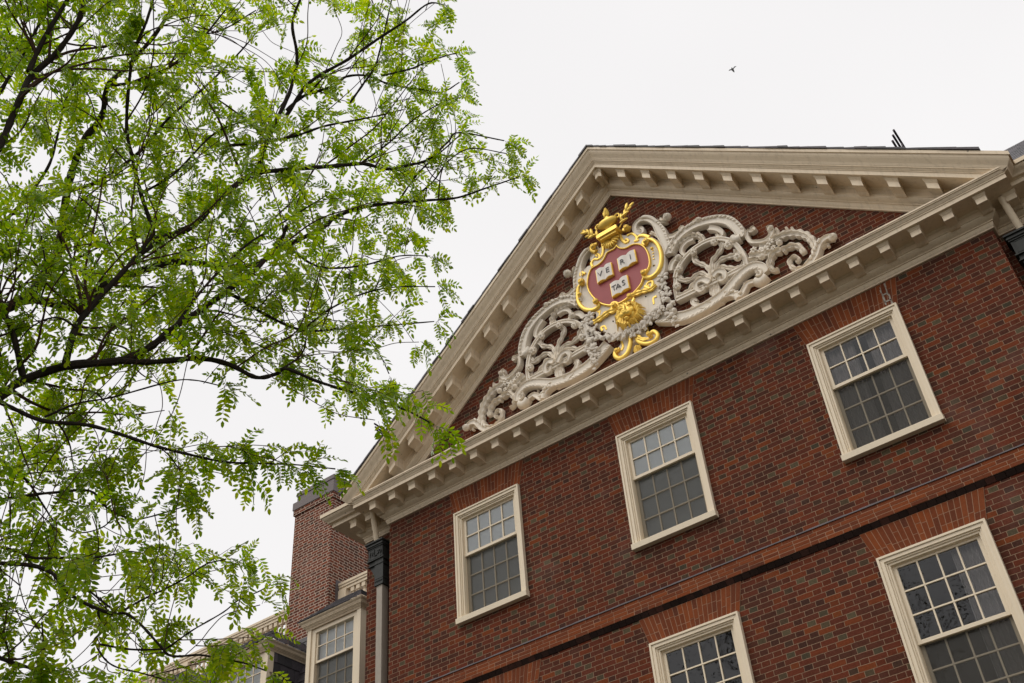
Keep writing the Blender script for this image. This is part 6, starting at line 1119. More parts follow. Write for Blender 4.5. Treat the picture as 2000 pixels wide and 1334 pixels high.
[(2.5,-9.14,-5.44,0.0051),(2.63,-9.11,-5.35,0.0044),(2.77,-9.06,-5.26,0.0037),(2.9,-8.97,-5.2,0.0029),(2.97,-8.85,-5.1,0.0022),(3.06,-8.71,-5.08,0.0015)],
[(1.98,-9.99,-5.92,0.0041),(2.03,-9.92,-5.82,0.0036),(2.08,-9.84,-5.72,0.003),(2.12,-9.72,-5.67,0.0024),(2.15,-9.6,-5.62,0.0018),(2.19,-9.49,-5.56,0.0012)],
[(2.47,-9.11,-5.87,0.0014),(2.52,-9.06,-5.83,0.0012),(2.58,-9.02,-5.79,0.001),(2.64,-8.99,-5.75,0.0008),(2.71,-8.96,-5.71,0.0006),(2.76,-8.94,-5.66,0.0004)],
[(1.71,-9.46,-6.51,0.0018),(1.72,-9.44,-6.6,0.0016),(1.74,-9.42,-6.68,0.0013),(1.78,-9.39,-6.75,0.0011),(1.78,-9.31,-6.8,0.0008),(1.8,-9.25,-6.86,0.0006)],
[(2.4,-9.92,-4.35,0.0026),(2.39,-9.94,-4.27,0.0022),(2.43,-9.98,-4.2,0.0019),(2.46,-10.01,-4.12,0.0015),(2.46,-10.05,-4.04,0.0011),(2.47,-10.08,-3.96,0.0008)],
[(2.67,-8.58,-4.36,0.0056),(2.67,-8.55,-4.28,0.0048),(2.68,-8.54,-4.2,0.004),(2.7,-8.57,-4.12,0.0032),(2.72,-8.59,-4.05,0.0025),(2.75,-8.61,-3.97,0.0017)],
[(1.79,-9.56,-6.56,0.0029),(1.92,-9.58,-6.45,0.0025),(2.02,-9.54,-6.32,0.0021),(2.16,-9.51,-6.23,0.0017),(2.28,-9.48,-6.11,0.0013),(2.39,-9.45,-5.98,0.0009)],
[(2.13,-9.64,-4.94,0.0048),(2.11,-9.76,-4.87,0.0041),(2.12,-9.88,-4.79,0.0034),(2.09,-10.01,-4.76,0.0028),(2.09,-10.14,-4.72,0.0021),(2.09,-10.27,-4.69,0.0014)],
[(2.79,-8.37,-4.24,0.0032),(2.78,-8.3,-4.19,0.0027),(2.79,-8.22,-4.15,0.0023),(2.8,-8.15,-4.1,0.0018),(2.84,-8.07,-4.06,0.0014),(2.85,-7.98,-4.05,0.001)],
[(2.03,-9.3,-6.81,0.0017),(2.04,-9.29,-6.72,0.0015),(2.02,-9.32,-6.64,0.0012),(2.01,-9.35,-6.56,0.001),(2,-9.38,-6.48,0.0008),(1.95,-9.4,-6.41,0.0005)],
[(1.95,-8.99,-4.97,0.0083),(1.84,-8.9,-4.87,0.0072),(1.75,-8.77,-4.78,0.006),(1.66,-8.64,-4.7,0.0048),(1.59,-8.48,-4.68,0.0037),(1.53,-8.31,-4.68,0.0025)],
[(2.43,-9.03,-4.62,0.0067),(2.39,-8.87,-4.58,0.0058),(2.33,-8.71,-4.6,0.0048),(2.23,-8.59,-4.63,0.0039),(2.12,-8.46,-4.65,0.003),(2.04,-8.35,-4.75,0.002)],
[(2,-9.3,-6.98,0.0019),(1.92,-9.18,-6.99,0.0016),(1.86,-9.05,-6.98,0.0014),(1.77,-8.94,-6.96,0.0011),(1.67,-8.85,-6.95,0.0008),(1.53,-8.8,-6.94,0.0006)],
[(2.06,-9.69,-5.92,0.0062),(2.03,-9.6,-5.85,0.0053),(2,-9.53,-5.78,0.0045),(1.97,-9.45,-5.71,0.0036),(1.93,-9.36,-5.66,0.0027),(1.91,-9.29,-5.58,0.0019)],
[(2.31,-9.29,-5.56,0.0033),(2.36,-9.23,-5.53,0.0029),(2.44,-9.21,-5.52,0.0024),(2.5,-9.16,-5.52,0.0019),(2.57,-9.13,-5.54,0.0015),(2.64,-9.09,-5.56,0.001)],
[(2.13,-9.57,-5.53,0.0062),(2.24,-9.51,-5.45,0.0053),(2.38,-9.48,-5.39,0.0045),(2.51,-9.46,-5.33,0.0036),(2.61,-9.43,-5.22,0.0027),(2.73,-9.39,-5.14,0.0019)],
[(2.55,-8.85,-4.52,0.0053),(2.69,-8.8,-4.42,0.0046),(2.84,-8.76,-4.33,0.0038),(2.99,-8.76,-4.23,0.0031),(3.14,-8.77,-4.15,0.0023),(3.28,-8.73,-4.04,0.0016)],
[(2.13,-9.64,-4.94,0.0042),(2.17,-9.66,-4.88,0.0036),(2.22,-9.68,-4.82,0.003),(2.27,-9.7,-4.77,0.0024),(2.31,-9.73,-4.7,0.0018),(2.34,-9.74,-4.63,0.0013)],
[(2.31,-9.5,-3.81,0.0028),(2.36,-9.43,-3.82,0.0024),(2.38,-9.35,-3.83,0.002),(2.38,-9.26,-3.84,0.0016),(2.37,-9.18,-3.84,0.0012),(2.32,-9.11,-3.88,0.0008)],
[(3.03,-8.8,-3.63,0.0027),(3.11,-8.83,-3.55,0.0023),(3.19,-8.88,-3.5,0.0019),(3.27,-8.93,-3.43,0.0016),(3.29,-9,-3.35,0.0012),(3.38,-9.06,-3.32,0.0008)],
[(1.85,-9.58,-6.84,0.0027),(1.84,-9.45,-6.88,0.0023),(1.86,-9.32,-6.93,0.0019),(1.81,-9.19,-6.93,0.0016),(1.76,-9.06,-6.92,0.0012),(1.72,-8.93,-6.9,0.0008)],
[(2.2,-10.26,-4.77,0.0053),(2.19,-10.34,-4.66,0.0045),(2.19,-10.42,-4.54,0.0038),(2.17,-10.5,-4.43,0.0031),(2.16,-10.6,-4.33,0.0023),(2.15,-10.68,-4.21,0.0016)],
[(2.17,-10.25,-5,0.0073),(2.21,-10.19,-4.84,0.0063),(2.25,-10.09,-4.7,0.0053),(2.34,-9.98,-4.59,0.0043),(2.4,-9.85,-4.48,0.0032),(2.47,-9.71,-4.39,0.0022)],
[(1.93,-9.41,-6.83,0.0029),(2,-9.38,-6.9,0.0025),(2.08,-9.41,-6.95,0.0021),(2.17,-9.45,-6.97,0.0017),(2.25,-9.49,-7,0.0013),(2.35,-9.5,-7.01,0.0009)],
[(1.91,-10.23,-4.55,0.0045),(1.87,-10.21,-4.45,0.0039),(1.83,-10.18,-4.35,0.0033),(1.78,-10.13,-4.27,0.0026),(1.76,-10.04,-4.2,0.002),(1.74,-9.96,-4.13,0.0014)],
[(2.09,-9.13,-6.94,0.0021),(2.14,-9.13,-6.86,0.0018),(2.18,-9.13,-6.79,0.0015),(2.23,-9.18,-6.72,0.0012),(2.27,-9.22,-6.66,0.0009),(2.32,-9.25,-6.59,0.0006)],
[(2.61,-9.03,-5.06,0.0022),(2.58,-8.87,-5.01,0.0019),(2.6,-8.74,-4.91,0.0016),(2.62,-8.59,-4.81,0.0013),(2.64,-8.49,-4.67,0.001),(2.73,-8.38,-4.57,0.0007)],
[(2.95,-8.83,-3.64,0.0021),(2.88,-8.8,-3.52,0.0018),(2.79,-8.82,-3.42,0.0015),(2.75,-8.84,-3.28,0.0012),(2.73,-8.88,-3.15,0.0009),(2.74,-8.94,-3.03,0.0006)],
[(1.75,-9.7,-6.44,0.0025),(1.79,-9.66,-6.5,0.0021),(1.84,-9.61,-6.55,0.0018),(1.89,-9.55,-6.59,0.0014),(1.96,-9.52,-6.63,0.0011),(2.01,-9.46,-6.65,0.0007)],
[(2.27,-9.38,-5.89,0.0017),(2.31,-9.36,-5.83,0.0015),(2.35,-9.35,-5.77,0.0012),(2.41,-9.34,-5.73,0.001),(2.46,-9.37,-5.68,0.0007),(2.51,-9.4,-5.64,0.0005)],
[(2.1,-9.52,-6.22,0.0017),(2.16,-9.51,-6.16,0.0014),(2.22,-9.5,-6.1,0.0012),(2.27,-9.46,-6.06,0.001),(2.33,-9.44,-6.01,0.0007),(2.4,-9.42,-5.97,0.0005)],
[(2.92,-8.22,-4.02,0.002),(2.96,-8.32,-3.93,0.0017),(2.96,-8.44,-3.87,0.0014),(3.01,-8.56,-3.81,0.0012),(3.08,-8.63,-3.72,0.0009),(3.17,-8.66,-3.62,0.0006)],
[(1.48,-9.76,-5.53,0.0063),(1.57,-9.77,-5.38,0.0054),(1.69,-9.75,-5.26,0.0045),(1.79,-9.71,-5.12,0.0036),(1.85,-9.73,-4.96,0.0028),(1.9,-9.73,-4.79,0.0019)],
[(1.91,-9.81,-6.24,0.0074),(1.86,-9.68,-6.21,0.0064),(1.85,-9.55,-6.18,0.0053),(1.9,-9.42,-6.13,0.0043),(1.94,-9.29,-6.09,0.0033),(2,-9.17,-6.03,0.0022)],
[(1.82,-9.54,-7.14,0.001),(1.81,-9.62,-7.08,0.0009),(1.81,-9.68,-7,0.0007),(1.8,-9.74,-6.92,0.0006),(1.82,-9.79,-6.85,0.0004),(1.82,-9.82,-6.75,0.0003)],
[(2.57,-8.99,-5.98,0.0022),(2.67,-8.93,-5.92,0.0019),(2.72,-8.82,-5.88,0.0016),(2.8,-8.72,-5.85,0.0013),(2.92,-8.69,-5.86,0.001),(3.04,-8.67,-5.91,0.0007)],
[(2.8,-8.95,-3.89,0.0047),(2.86,-8.95,-3.84,0.0041),(2.92,-8.95,-3.8,0.0034),(2.98,-8.95,-3.75,0.0027),(3.03,-8.95,-3.7,0.0021),(3.08,-8.95,-3.64,0.0014)],
[(2.11,-9.43,-5.94,0.0061),(2.05,-9.38,-5.9,0.0053),(1.98,-9.36,-5.86,0.0044),(1.92,-9.35,-5.8,0.0035),(1.84,-9.34,-5.77,0.0027),(1.77,-9.35,-5.73,0.0018)],
[(2.95,-8.68,-3.85,0.002),(2.98,-8.71,-3.76,0.0017),(3,-8.74,-3.66,0.0014),(3.01,-8.78,-3.57,0.0011),(3.05,-8.81,-3.48,0.0009),(3.07,-8.87,-3.39,0.0006)],
[(2.27,-9.38,-5.89,0.0027),(2.26,-9.31,-5.84,0.0023),(2.28,-9.24,-5.79,0.0019),(2.31,-9.17,-5.76,0.0016),(2.33,-9.09,-5.75,0.0012),(2.35,-9.01,-5.75,0.0008)],
[(2.08,-9.85,-6.02,0.0015),(2.16,-9.96,-6.08,0.0013),(2.21,-10.09,-6.12,0.0011),(2.24,-10.24,-6.12,0.0009),(2.3,-10.37,-6.13,0.0007),(2.34,-10.51,-6.15,0.0004)],
[(1.75,-9.9,-4.36,0.0031),(1.73,-9.94,-4.25,0.0027),(1.67,-9.99,-4.16,0.0022),(1.62,-10.04,-4.07,0.0018),(1.56,-10.09,-3.98,0.0014),(1.49,-10.14,-3.9,0.0009)],
[(1.84,-9.54,-7.17,0.0012),(1.84,-9.5,-7.07,0.001),(1.87,-9.5,-6.97,0.0009),(1.89,-9.49,-6.87,0.0007),(1.93,-9.49,-6.78,0.0005),(1.9,-9.49,-6.68,0.0004)],
[(2.72,-8.9,-3.95,0.0029),(2.86,-8.91,-3.86,0.0025),(2.98,-8.93,-3.76,0.0021),(3.07,-8.97,-3.62,0.0017),(3.14,-8.97,-3.48,0.0013),(3.21,-8.95,-3.33,0.0009)],
[(2.14,-9.57,-4.01,0.0037),(2.2,-9.48,-3.98,0.0032),(2.23,-9.38,-3.94,0.0027),(2.28,-9.28,-3.96,0.0021),(2.3,-9.17,-3.95,0.0016),(2.29,-9.07,-3.91,0.0011)],
[(1.91,-9.85,-6.31,0.008),(1.98,-9.85,-6.22,0.0069),(2.08,-9.84,-6.15,0.0058),(2.16,-9.88,-6.08,0.0046),(2.26,-9.93,-6.03,0.0035),(2.37,-9.95,-5.99,0.0024)],
[(1.98,-10.23,-4.37,0.0034),(2.11,-10.19,-4.3,0.0029),(2.25,-10.17,-4.23,0.0024),(2.36,-10.17,-4.11,0.0019),(2.47,-10.18,-4,0.0015),(2.56,-10.2,-3.88,0.001)],
[(1.73,-9.58,-4.64,0.0037),(1.83,-9.51,-4.6,0.0032),(1.94,-9.44,-4.59,0.0027),(2.02,-9.35,-4.55,0.0021),(2.11,-9.28,-4.48,0.0016),(2.22,-9.22,-4.43,0.0011)],
[(2.18,-9.77,-4.74,0.0044),(2.33,-9.8,-4.66,0.0038),(2.48,-9.88,-4.6,0.0032),(2.61,-9.99,-4.56,0.0026),(2.74,-10.11,-4.54,0.0019),(2.83,-10.26,-4.51,0.0013)],
[(2.12,-9.33,-3.9,0.0034),(2.1,-9.28,-3.82,0.003),(2.09,-9.22,-3.75,0.0025),(2.12,-9.18,-3.68,0.002),(2.15,-9.14,-3.6,0.0015),(2.18,-9.07,-3.54,0.001)],
[(2.02,-9.87,-5.66,0.0013),(2.01,-9.85,-5.58,0.0011),(2,-9.84,-5.5,0.0009),(1.99,-9.85,-5.42,0.0007),(1.97,-9.88,-5.34,0.0006),(1.94,-9.91,-5.28,0.0004)],
[(2.2,-10.26,-4.77,0.0066),(2.2,-10.31,-4.71,0.0057),(2.19,-10.36,-4.66,0.0048),(2.2,-10.42,-4.63,0.0039),(2.21,-10.48,-4.58,0.0029),(2.23,-10.53,-4.53,0.002)],
[(2.27,-9.63,-3.84,0.003),(2.37,-9.51,-3.87,0.0026),(2.46,-9.39,-3.91,0.0021),(2.51,-9.23,-3.93,0.0017),(2.55,-9.08,-3.95,0.0013),(2.58,-8.95,-4.04,0.0009)],
[(2.9,-8.8,-3.75,0.0019),(2.94,-8.84,-3.69,0.0016),(2.98,-8.9,-3.65,0.0014),(3.04,-8.95,-3.63,0.0011),(3.1,-8.99,-3.6,0.0008),(3.17,-9.01,-3.56,0.0006)],
[(2.36,-9.5,-3.69,0.0024),(2.31,-9.55,-3.54,0.0021),(2.28,-9.58,-3.38,0.0017),(2.27,-9.62,-3.22,0.0014),(2.3,-9.68,-3.07,0.0011),(2.25,-9.7,-2.92,0.0007)],
[(2.17,-10.24,-4.88,0.005),(2.15,-10.17,-4.78,0.0043),(2.06,-10.18,-4.7,0.0036),(1.96,-10.18,-4.62,0.0029),(1.9,-10.21,-4.52,0.0022),(1.85,-10.21,-4.41,0.0015)],
[(1.93,-10.23,-4.48,0.0045),(1.93,-10.26,-4.33,0.0038),(1.97,-10.27,-4.19,0.0032),(1.97,-10.26,-4.04,0.0026),(2.01,-10.28,-3.9,0.002),(2.02,-10.23,-3.76,0.0013)],
[(1.98,-10.23,-4.37,0.0027),(1.98,-10.24,-4.28,0.0023),(1.98,-10.27,-4.2,0.0019),(1.98,-10.26,-4.11,0.0015),(1.99,-10.23,-4.03,0.0012),(2,-10.19,-3.95,0.0008)],
[(2.28,-9.31,-5.64,0.0039),(2.35,-9.32,-5.54,0.0033),(2.39,-9.36,-5.43,0.0028),(2.44,-9.39,-5.31,0.0023),(2.45,-9.39,-5.19,0.0017),(2.45,-9.4,-5.07,0.0012)],
[(1.81,-9.9,-4.2,0.0021),(1.87,-9.88,-4.15,0.0018),(1.94,-9.88,-4.1,0.0015),(2,-9.89,-4.06,0.0012),(2.08,-9.9,-4.03,0.0009),(2.12,-9.96,-3.99,0.0006)],
[(2.2,-10.22,-4.8,0.0075),(2.23,-10.15,-4.65,0.0064),(2.28,-10.04,-4.53,0.0054),(2.33,-9.93,-4.41,0.0043),(2.37,-9.79,-4.31,0.0033),(2.43,-9.69,-4.18,0.0022)],
[(2.19,-9.19,-6.43,0.0012),(2.18,-9.1,-6.41,0.001),(2.17,-9.03,-6.36,0.0008),(2.15,-8.95,-6.32,0.0007),(2.12,-8.88,-6.29,0.0005),(2.15,-8.79,-6.27,0.0003)],
[(2.39,-9.25,-5.44,0.0022),(2.34,-9.23,-5.28,0.0019),(2.32,-9.2,-5.11,0.0016),(2.26,-9.21,-4.95,0.0013),(2.18,-9.2,-4.79,0.001),(2.06,-9.15,-4.67,0.0007)],
[(2,-9.71,-4.2,0.0034),(1.93,-9.69,-4.12,0.0029),(1.87,-9.66,-4.03,0.0025),(1.83,-9.64,-3.93,0.002),(1.8,-9.63,-3.83,0.0015),(1.78,-9.61,-3.72,0.001)],
[(2.34,-8.55,-4.52,0.0063),(2.32,-8.45,-4.43,0.0054),(2.32,-8.33,-4.34,0.0045),(2.38,-8.26,-4.24,0.0036),(2.42,-8.17,-4.13,0.0028),(2.45,-8.06,-4.05,0.0019)],
[(2.33,-9.9,-4.44,0.0041),(2.44,-9.92,-4.43,0.0035),(2.56,-9.88,-4.42,0.0029),(2.67,-9.85,-4.44,0.0024),(2.77,-9.8,-4.47,0.0018),(2.85,-9.72,-4.5,0.0012)],
[(1.92,-9.45,-4.25,0.0035),(1.98,-9.39,-4.25,0.003),(2.04,-9.33,-4.25,0.0026),(2.11,-9.29,-4.27,0.0021),(2.17,-9.26,-4.32,0.0016),(2.24,-9.25,-4.37,0.0011)],
[(1.86,-9.26,-6.6,0.001),(1.97,-9.26,-6.68,0.0008),(2.08,-9.23,-6.75,0.0007),(2.16,-9.23,-6.87,0.0006),(2.24,-9.25,-6.97,0.0004),(2.29,-9.29,-7.09,0.0003)],
[(2.71,-8.47,-4.32,0.0034),(2.7,-8.4,-4.27,0.003),(2.68,-8.32,-4.24,0.0025),(2.7,-8.25,-4.21,0.002),(2.7,-8.16,-4.2,0.0015),(2.71,-8.07,-4.2,0.001)],
[(2.3,-9.3,-5.6,0.0036),(2.31,-9.22,-5.54,0.0031),(2.32,-9.13,-5.48,0.0026),(2.35,-9.06,-5.42,0.0021),(2.36,-8.97,-5.37,0.0016),(2.35,-8.89,-5.31,0.0011)],
[(2.01,-9.19,-7.15,0.0024),(2.02,-9.16,-7.08,0.0021),(2.04,-9.14,-7.02,0.0018),(2.06,-9.11,-6.96,0.0014),(2.05,-9.07,-6.9,0.0011),(2.04,-9.04,-6.83,0.0007)],
[(2.4,-9.24,-5.84,0.0019),(2.53,-9.2,-5.87,0.0016),(2.61,-9.15,-5.98,0.0014),(2.7,-9.08,-6.06,0.0011),(2.79,-9.01,-6.15,0.0008),(2.9,-8.96,-6.23,0.0006)],
[(2.22,-10.21,-4.78,0.0059),(2.22,-10.13,-4.73,0.0051),(2.19,-10.04,-4.72,0.0042),(2.15,-9.95,-4.73,0.0034),(2.1,-9.87,-4.76,0.0026),(2.09,-9.79,-4.81,0.0018)],
[(2,-9.84,-5.86,0.0019),(2.04,-9.76,-5.82,0.0016),(2.08,-9.69,-5.77,0.0013),(2.15,-9.63,-5.74,0.0011),(2.21,-9.56,-5.71,0.0008),(2.26,-9.5,-5.65,0.0006)],
[(2.13,-9.61,-4.99,0.0037),(2.15,-9.59,-4.87,0.0032),(2.17,-9.54,-4.76,0.0027),(2.18,-9.45,-4.66,0.0021),(2.19,-9.34,-4.59,0.0016),(2.17,-9.23,-4.54,0.0011)],
[(2.02,-10.24,-4.19,0.0034),(1.92,-10.2,-4.11,0.0029),(1.82,-10.16,-4.05,0.0025),(1.73,-10.09,-3.98,0.002),(1.61,-10.07,-3.93,0.0015),(1.53,-10.08,-3.82,0.001)],
[(1.88,-9.4,-7.22,0.0014),(1.91,-9.52,-7.14,0.0012),(1.95,-9.63,-7.06,0.001),(2.04,-9.73,-7.03,0.0008),(2.14,-9.81,-6.98,0.0006),(2.26,-9.87,-6.93,0.0004)],
[(2.76,-8.28,-4.17,0.0027),(2.83,-8.2,-4.13,0.0023),(2.89,-8.1,-4.11,0.0019),(2.98,-8.04,-4.07,0.0016),(3.06,-7.98,-4.02,0.0012),(3.14,-7.94,-3.95,0.0008)],
[(2.29,-10.25,-4.36,0.0039),(2.34,-10.18,-4.25,0.0033),(2.36,-10.08,-4.16,0.0028),(2.38,-9.96,-4.09,0.0022),(2.37,-9.83,-4.03,0.0017),(2.41,-9.72,-3.96,0.0012)],
[(2.61,-9.01,-4.08,0.0043),(2.61,-8.94,-4.02,0.0037),(2.59,-8.86,-3.97,0.0031),(2.58,-8.79,-3.9,0.0025),(2.57,-8.72,-3.84,0.0019),(2.54,-8.65,-3.79,0.0013)],
[(2.09,-9.05,-7.14,0.0022),(2.09,-9.05,-7.05,0.0019),(2.07,-9.03,-6.96,0.0016),(2.07,-9.02,-6.88,0.0013),(2.07,-9.02,-6.79,0.001),(2.03,-9.03,-6.71,0.0007)],
[(2.16,-9.53,-5.39,0.004),(2.25,-9.56,-5.27,0.0035),(2.29,-9.56,-5.11,0.0029),(2.35,-9.5,-4.98,0.0023),(2.39,-9.47,-4.83,0.0018),(2.39,-9.47,-4.68,0.0012)],
[(2.4,-9.24,-5.84,0.0015),(2.47,-9.18,-5.71,0.0013),(2.56,-9.09,-5.62,0.0011),(2.64,-8.99,-5.52,0.0008),(2.71,-8.9,-5.41,0.0006),(2.78,-8.8,-5.31,0.0004)],
[(2.34,-9.32,-5.84,0.002),(2.47,-9.26,-5.9,0.0017),(2.59,-9.17,-5.95,0.0014),(2.68,-9.05,-6,0.0012),(2.74,-8.92,-6.05,0.0009),(2.81,-8.81,-6.14,0.0006)],
[(1.98,-9.35,-6.96,0.0024),(1.92,-9.26,-6.91,0.0021),(1.84,-9.18,-6.86,0.0017),(1.77,-9.11,-6.78,0.0014),(1.74,-9.04,-6.68,0.0011),(1.73,-8.95,-6.6,0.0007)],
[(1.77,-9.59,-6.57,0.0029),(1.74,-9.53,-6.53,0.0025),(1.7,-9.48,-6.48,0.0021),(1.67,-9.45,-6.41,0.0017),(1.63,-9.46,-6.34,0.0013),(1.58,-9.47,-6.28,0.0009)],
[(2.73,-8.53,-4.16,0.0022),(2.76,-8.55,-4.03,0.0019),(2.76,-8.52,-3.91,0.0016),(2.76,-8.48,-3.79,0.0013),(2.75,-8.42,-3.67,0.001),(2.75,-8.34,-3.57,0.0007)],
[(1.69,-9.67,-4.76,0.004),(1.66,-9.54,-4.71,0.0035),(1.62,-9.43,-4.64,0.0029),(1.54,-9.33,-4.58,0.0023),(1.44,-9.26,-4.5,0.0018),(1.34,-9.17,-4.44,0.0012)],
[(2.13,-9.56,-5.51,0.0056),(2.18,-9.49,-5.45,0.0048),(2.21,-9.42,-5.39,0.004),(2.25,-9.35,-5.33,0.0032),(2.29,-9.28,-5.26,0.0024),(2.34,-9.23,-5.19,0.0017)],
[(1.82,-9.48,-4.42,0.0034),(1.96,-9.49,-4.33,0.0029),(2.02,-9.57,-4.2,0.0025),(2.03,-9.61,-4.05,0.002),(1.94,-9.64,-3.91,0.0015),(1.84,-9.65,-3.78,0.001)],
[(2.01,-9.68,-4.17,0.0044),(2.14,-9.63,-4.13,0.0038),(2.27,-9.58,-4.08,0.0031),(2.4,-9.54,-4.05,0.0025),(2.54,-9.56,-4.02,0.0019),(2.68,-9.58,-3.98,0.0013)],
[(2.44,-9.22,-5.37,0.0028),(2.45,-9.18,-5.29,0.0024),(2.46,-9.1,-5.24,0.002),(2.48,-9.04,-5.17,0.0016),(2.5,-8.97,-5.12,0.0012),(2.51,-8.9,-5.07,0.0008)],
[(2.21,-10.26,-4.7,0.0047),(2.29,-10.22,-4.66,0.004),(2.36,-10.18,-4.6,0.0034),(2.42,-10.16,-4.52,0.0027),(2.47,-10.13,-4.44,0.0021),(2.54,-10.06,-4.41,0.0014)],
[(2.18,-9.72,-3.87,0.0037),(2.22,-9.63,-3.8,0.0032),(2.2,-9.57,-3.69,0.0027),(2.15,-9.51,-3.6,0.0021),(2.11,-9.43,-3.51,0.0016),(2.09,-9.38,-3.4,0.0011)],
[(2.42,-9.92,-4.33,0.0036),(2.4,-9.91,-4.2,0.0031),(2.42,-9.93,-4.06,0.0026),(2.48,-9.89,-3.94,0.0021),(2.54,-9.84,-3.84,0.0016),(2.56,-9.79,-3.71,0.0011)],
[(2.15,-9.73,-4.8,0.0043),(2.2,-9.84,-4.77,0.0037),(2.22,-9.96,-4.76,0.0031),(2.24,-10.08,-4.77,0.0025),(2.23,-10.2,-4.8,0.0019),(2.23,-10.3,-4.85,0.0013)],
[(2.66,-8.99,-5.01,0.0017),(2.73,-8.96,-5,0.0015),(2.79,-8.92,-5.01,0.0012),(2.84,-8.87,-5.04,0.001),(2.89,-8.82,-5.05,0.0008),(2.95,-8.79,-5.06,0.0005)],
[(2.47,-8.48,-4.93,0.0019),(2.45,-8.42,-4.79,0.0017),(2.4,-8.3,-4.69,0.0014),(2.36,-8.19,-4.58,0.0011),(2.35,-8.07,-4.47,0.0009),(2.27,-7.99,-4.36,0.0006)],
[(1.8,-9.9,-4.24,0.0022),(1.77,-9.95,-4.08,0.0019),(1.75,-9.99,-3.92,0.0016),(1.68,-10.04,-3.77,0.0012),(1.56,-10.09,-3.67,0.0009),(1.44,-10.16,-3.56,0.0006)],
[(2.85,-8.8,-3.88,0.0027),(2.93,-8.81,-3.8,0.0023),(3.01,-8.79,-3.73,0.0019),(3.09,-8.78,-3.65,0.0016),(3.16,-8.75,-3.57,0.0012),(3.24,-8.72,-3.5,0.0008)],
[(2.08,-9.58,-6.26,0.0022),(2.2,-9.56,-6.18,0.0019),(2.31,-9.54,-6.09,0.0016),(2.43,-9.52,-6.03,0.0013),(2.56,-9.51,-5.97,0.001),(2.69,-9.51,-5.91,0.0007)],
[(2.01,-9.64,-6.36,0.0034),(2.1,-9.62,-6.32,0.0029),(2.18,-9.66,-6.25,0.0025),(2.27,-9.67,-6.22,0.002),(2.35,-9.68,-6.14,0.0015),(2.43,-9.7,-6.08,0.001)],
[(1.74,-9.56,-4.6,0.0034),(1.77,-9.61,-4.46,0.0029),(1.8,-9.67,-4.32,0.0024),(1.87,-9.76,-4.21,0.0019),(1.93,-9.87,-4.11,0.0015),(2,-9.98,-4.03,0.001)],
[(1.88,-9.26,-6.59,0.0008),(1.91,-9.19,-6.48,0.0006),(1.9,-9.15,-6.36,0.0005),(1.87,-9.13,-6.23,0.0004),(1.85,-9.14,-6.1,0.0003),(1.84,-9.2,-5.99,0.0002)],
[(2.97,-8.67,-3.84,0.0021),(2.95,-8.63,-3.78,0.0018),(2.92,-8.58,-3.74,0.0015),(2.89,-8.56,-3.68,0.0012),(2.86,-8.54,-3.62,0.0009),(2.81,-8.57,-3.57,0.0006)],
[(2.11,-9.78,-5.97,0.0023),(2.03,-9.82,-5.96,0.002),(1.95,-9.86,-5.94,0.0016),(1.87,-9.91,-5.94,0.0013),(1.82,-9.99,-5.94,0.001),(1.73,-10.03,-5.96,0.0007)],
[(2.73,-9.28,-3.73,0.004),(2.71,-9.34,-3.68,0.0034),(2.7,-9.37,-3.62,0.0029),(2.72,-9.4,-3.55,0.0023),(2.76,-9.4,-3.49,0.0018),(2.79,-9.38,-3.43,0.0012)],
[(3.19,-8.48,-3.68,0.002),(3.08,-8.47,-3.58,0.0017),(2.94,-8.49,-3.53,0.0014),(2.85,-8.57,-3.44,0.0011),(2.78,-8.64,-3.33,0.0009),(2.67,-8.69,-3.24,0.0006)],
[(2.42,-9.14,-4.57,0.0047),(2.49,-9.17,-4.55,0.0041),(2.55,-9.19,-4.51,0.0034),(2.6,-9.23,-4.47,0.0028),(2.66,-9.24,-4.44,0.0021),(2.72,-9.27,-4.39,0.0014)],
[(1.89,-10.23,-4.65,0.0043),(1.85,-10.3,-4.55,0.0037),(1.81,-10.34,-4.44,0.0031),(1.75,-10.39,-4.34,0.0025),(1.69,-10.42,-4.24,0.0019),(1.61,-10.42,-4.14,0.0013)],
[(1.82,-9.48,-4.42,0.0039),(1.91,-9.53,-4.35,0.0033),(1.98,-9.56,-4.26,0.0028),(2.01,-9.61,-4.15,0.0022),(2.04,-9.65,-4.04,0.0017),(2.09,-9.73,-3.96,0.0012)],
[(2.09,-10.23,-5.26,0.0062),(2.07,-10.34,-5.18,0.0053),(2,-10.39,-5.07,0.0044),(1.96,-10.45,-4.95,0.0036),(1.89,-10.5,-4.84,0.0027),(1.79,-10.58,-4.78,0.0018)],
[(2.46,-9.17,-6.04,0.0044),(2.56,-9.11,-5.95,0.0038),(2.69,-9.06,-5.9,0.0032),(2.77,-9.07,-5.77,0.0025),(2.86,-9.1,-5.65,0.0019),(2.92,-9.15,-5.53,0.0013)],
[(2.59,-9.05,-5.1,0.0019),(2.61,-9.04,-4.95,0.0016),(2.65,-9.02,-4.81,0.0013),(2.69,-9,-4.67,0.0011),(2.69,-8.96,-4.52,0.0008),(2.74,-8.95,-4.39,0.0006)],
[(1.91,-9.78,-6.18,0.0065),(1.9,-9.68,-6.13,0.0056),(1.91,-9.57,-6.1,0.0047),(1.92,-9.47,-6.06,0.0038),(1.88,-9.36,-6.06,0.0029),(1.83,-9.26,-6.07,0.002)],
[(2.08,-9.6,-4.07,0.0039),(2.18,-9.47,-4.02,0.0034),(2.29,-9.34,-3.97,0.0028),(2.34,-9.21,-3.87,0.0023),(2.36,-9.08,-3.75,0.0017),(2.37,-8.96,-3.63,0.0012)],
[(2,-9.71,-4.2,0.0046),(2.09,-9.67,-4.17,0.0039),(2.17,-9.63,-4.11,0.0033),(2.26,-9.61,-4.07,0.0027),(2.35,-9.58,-4.02,0.002),(2.45,-9.57,-3.99,0.0014)],
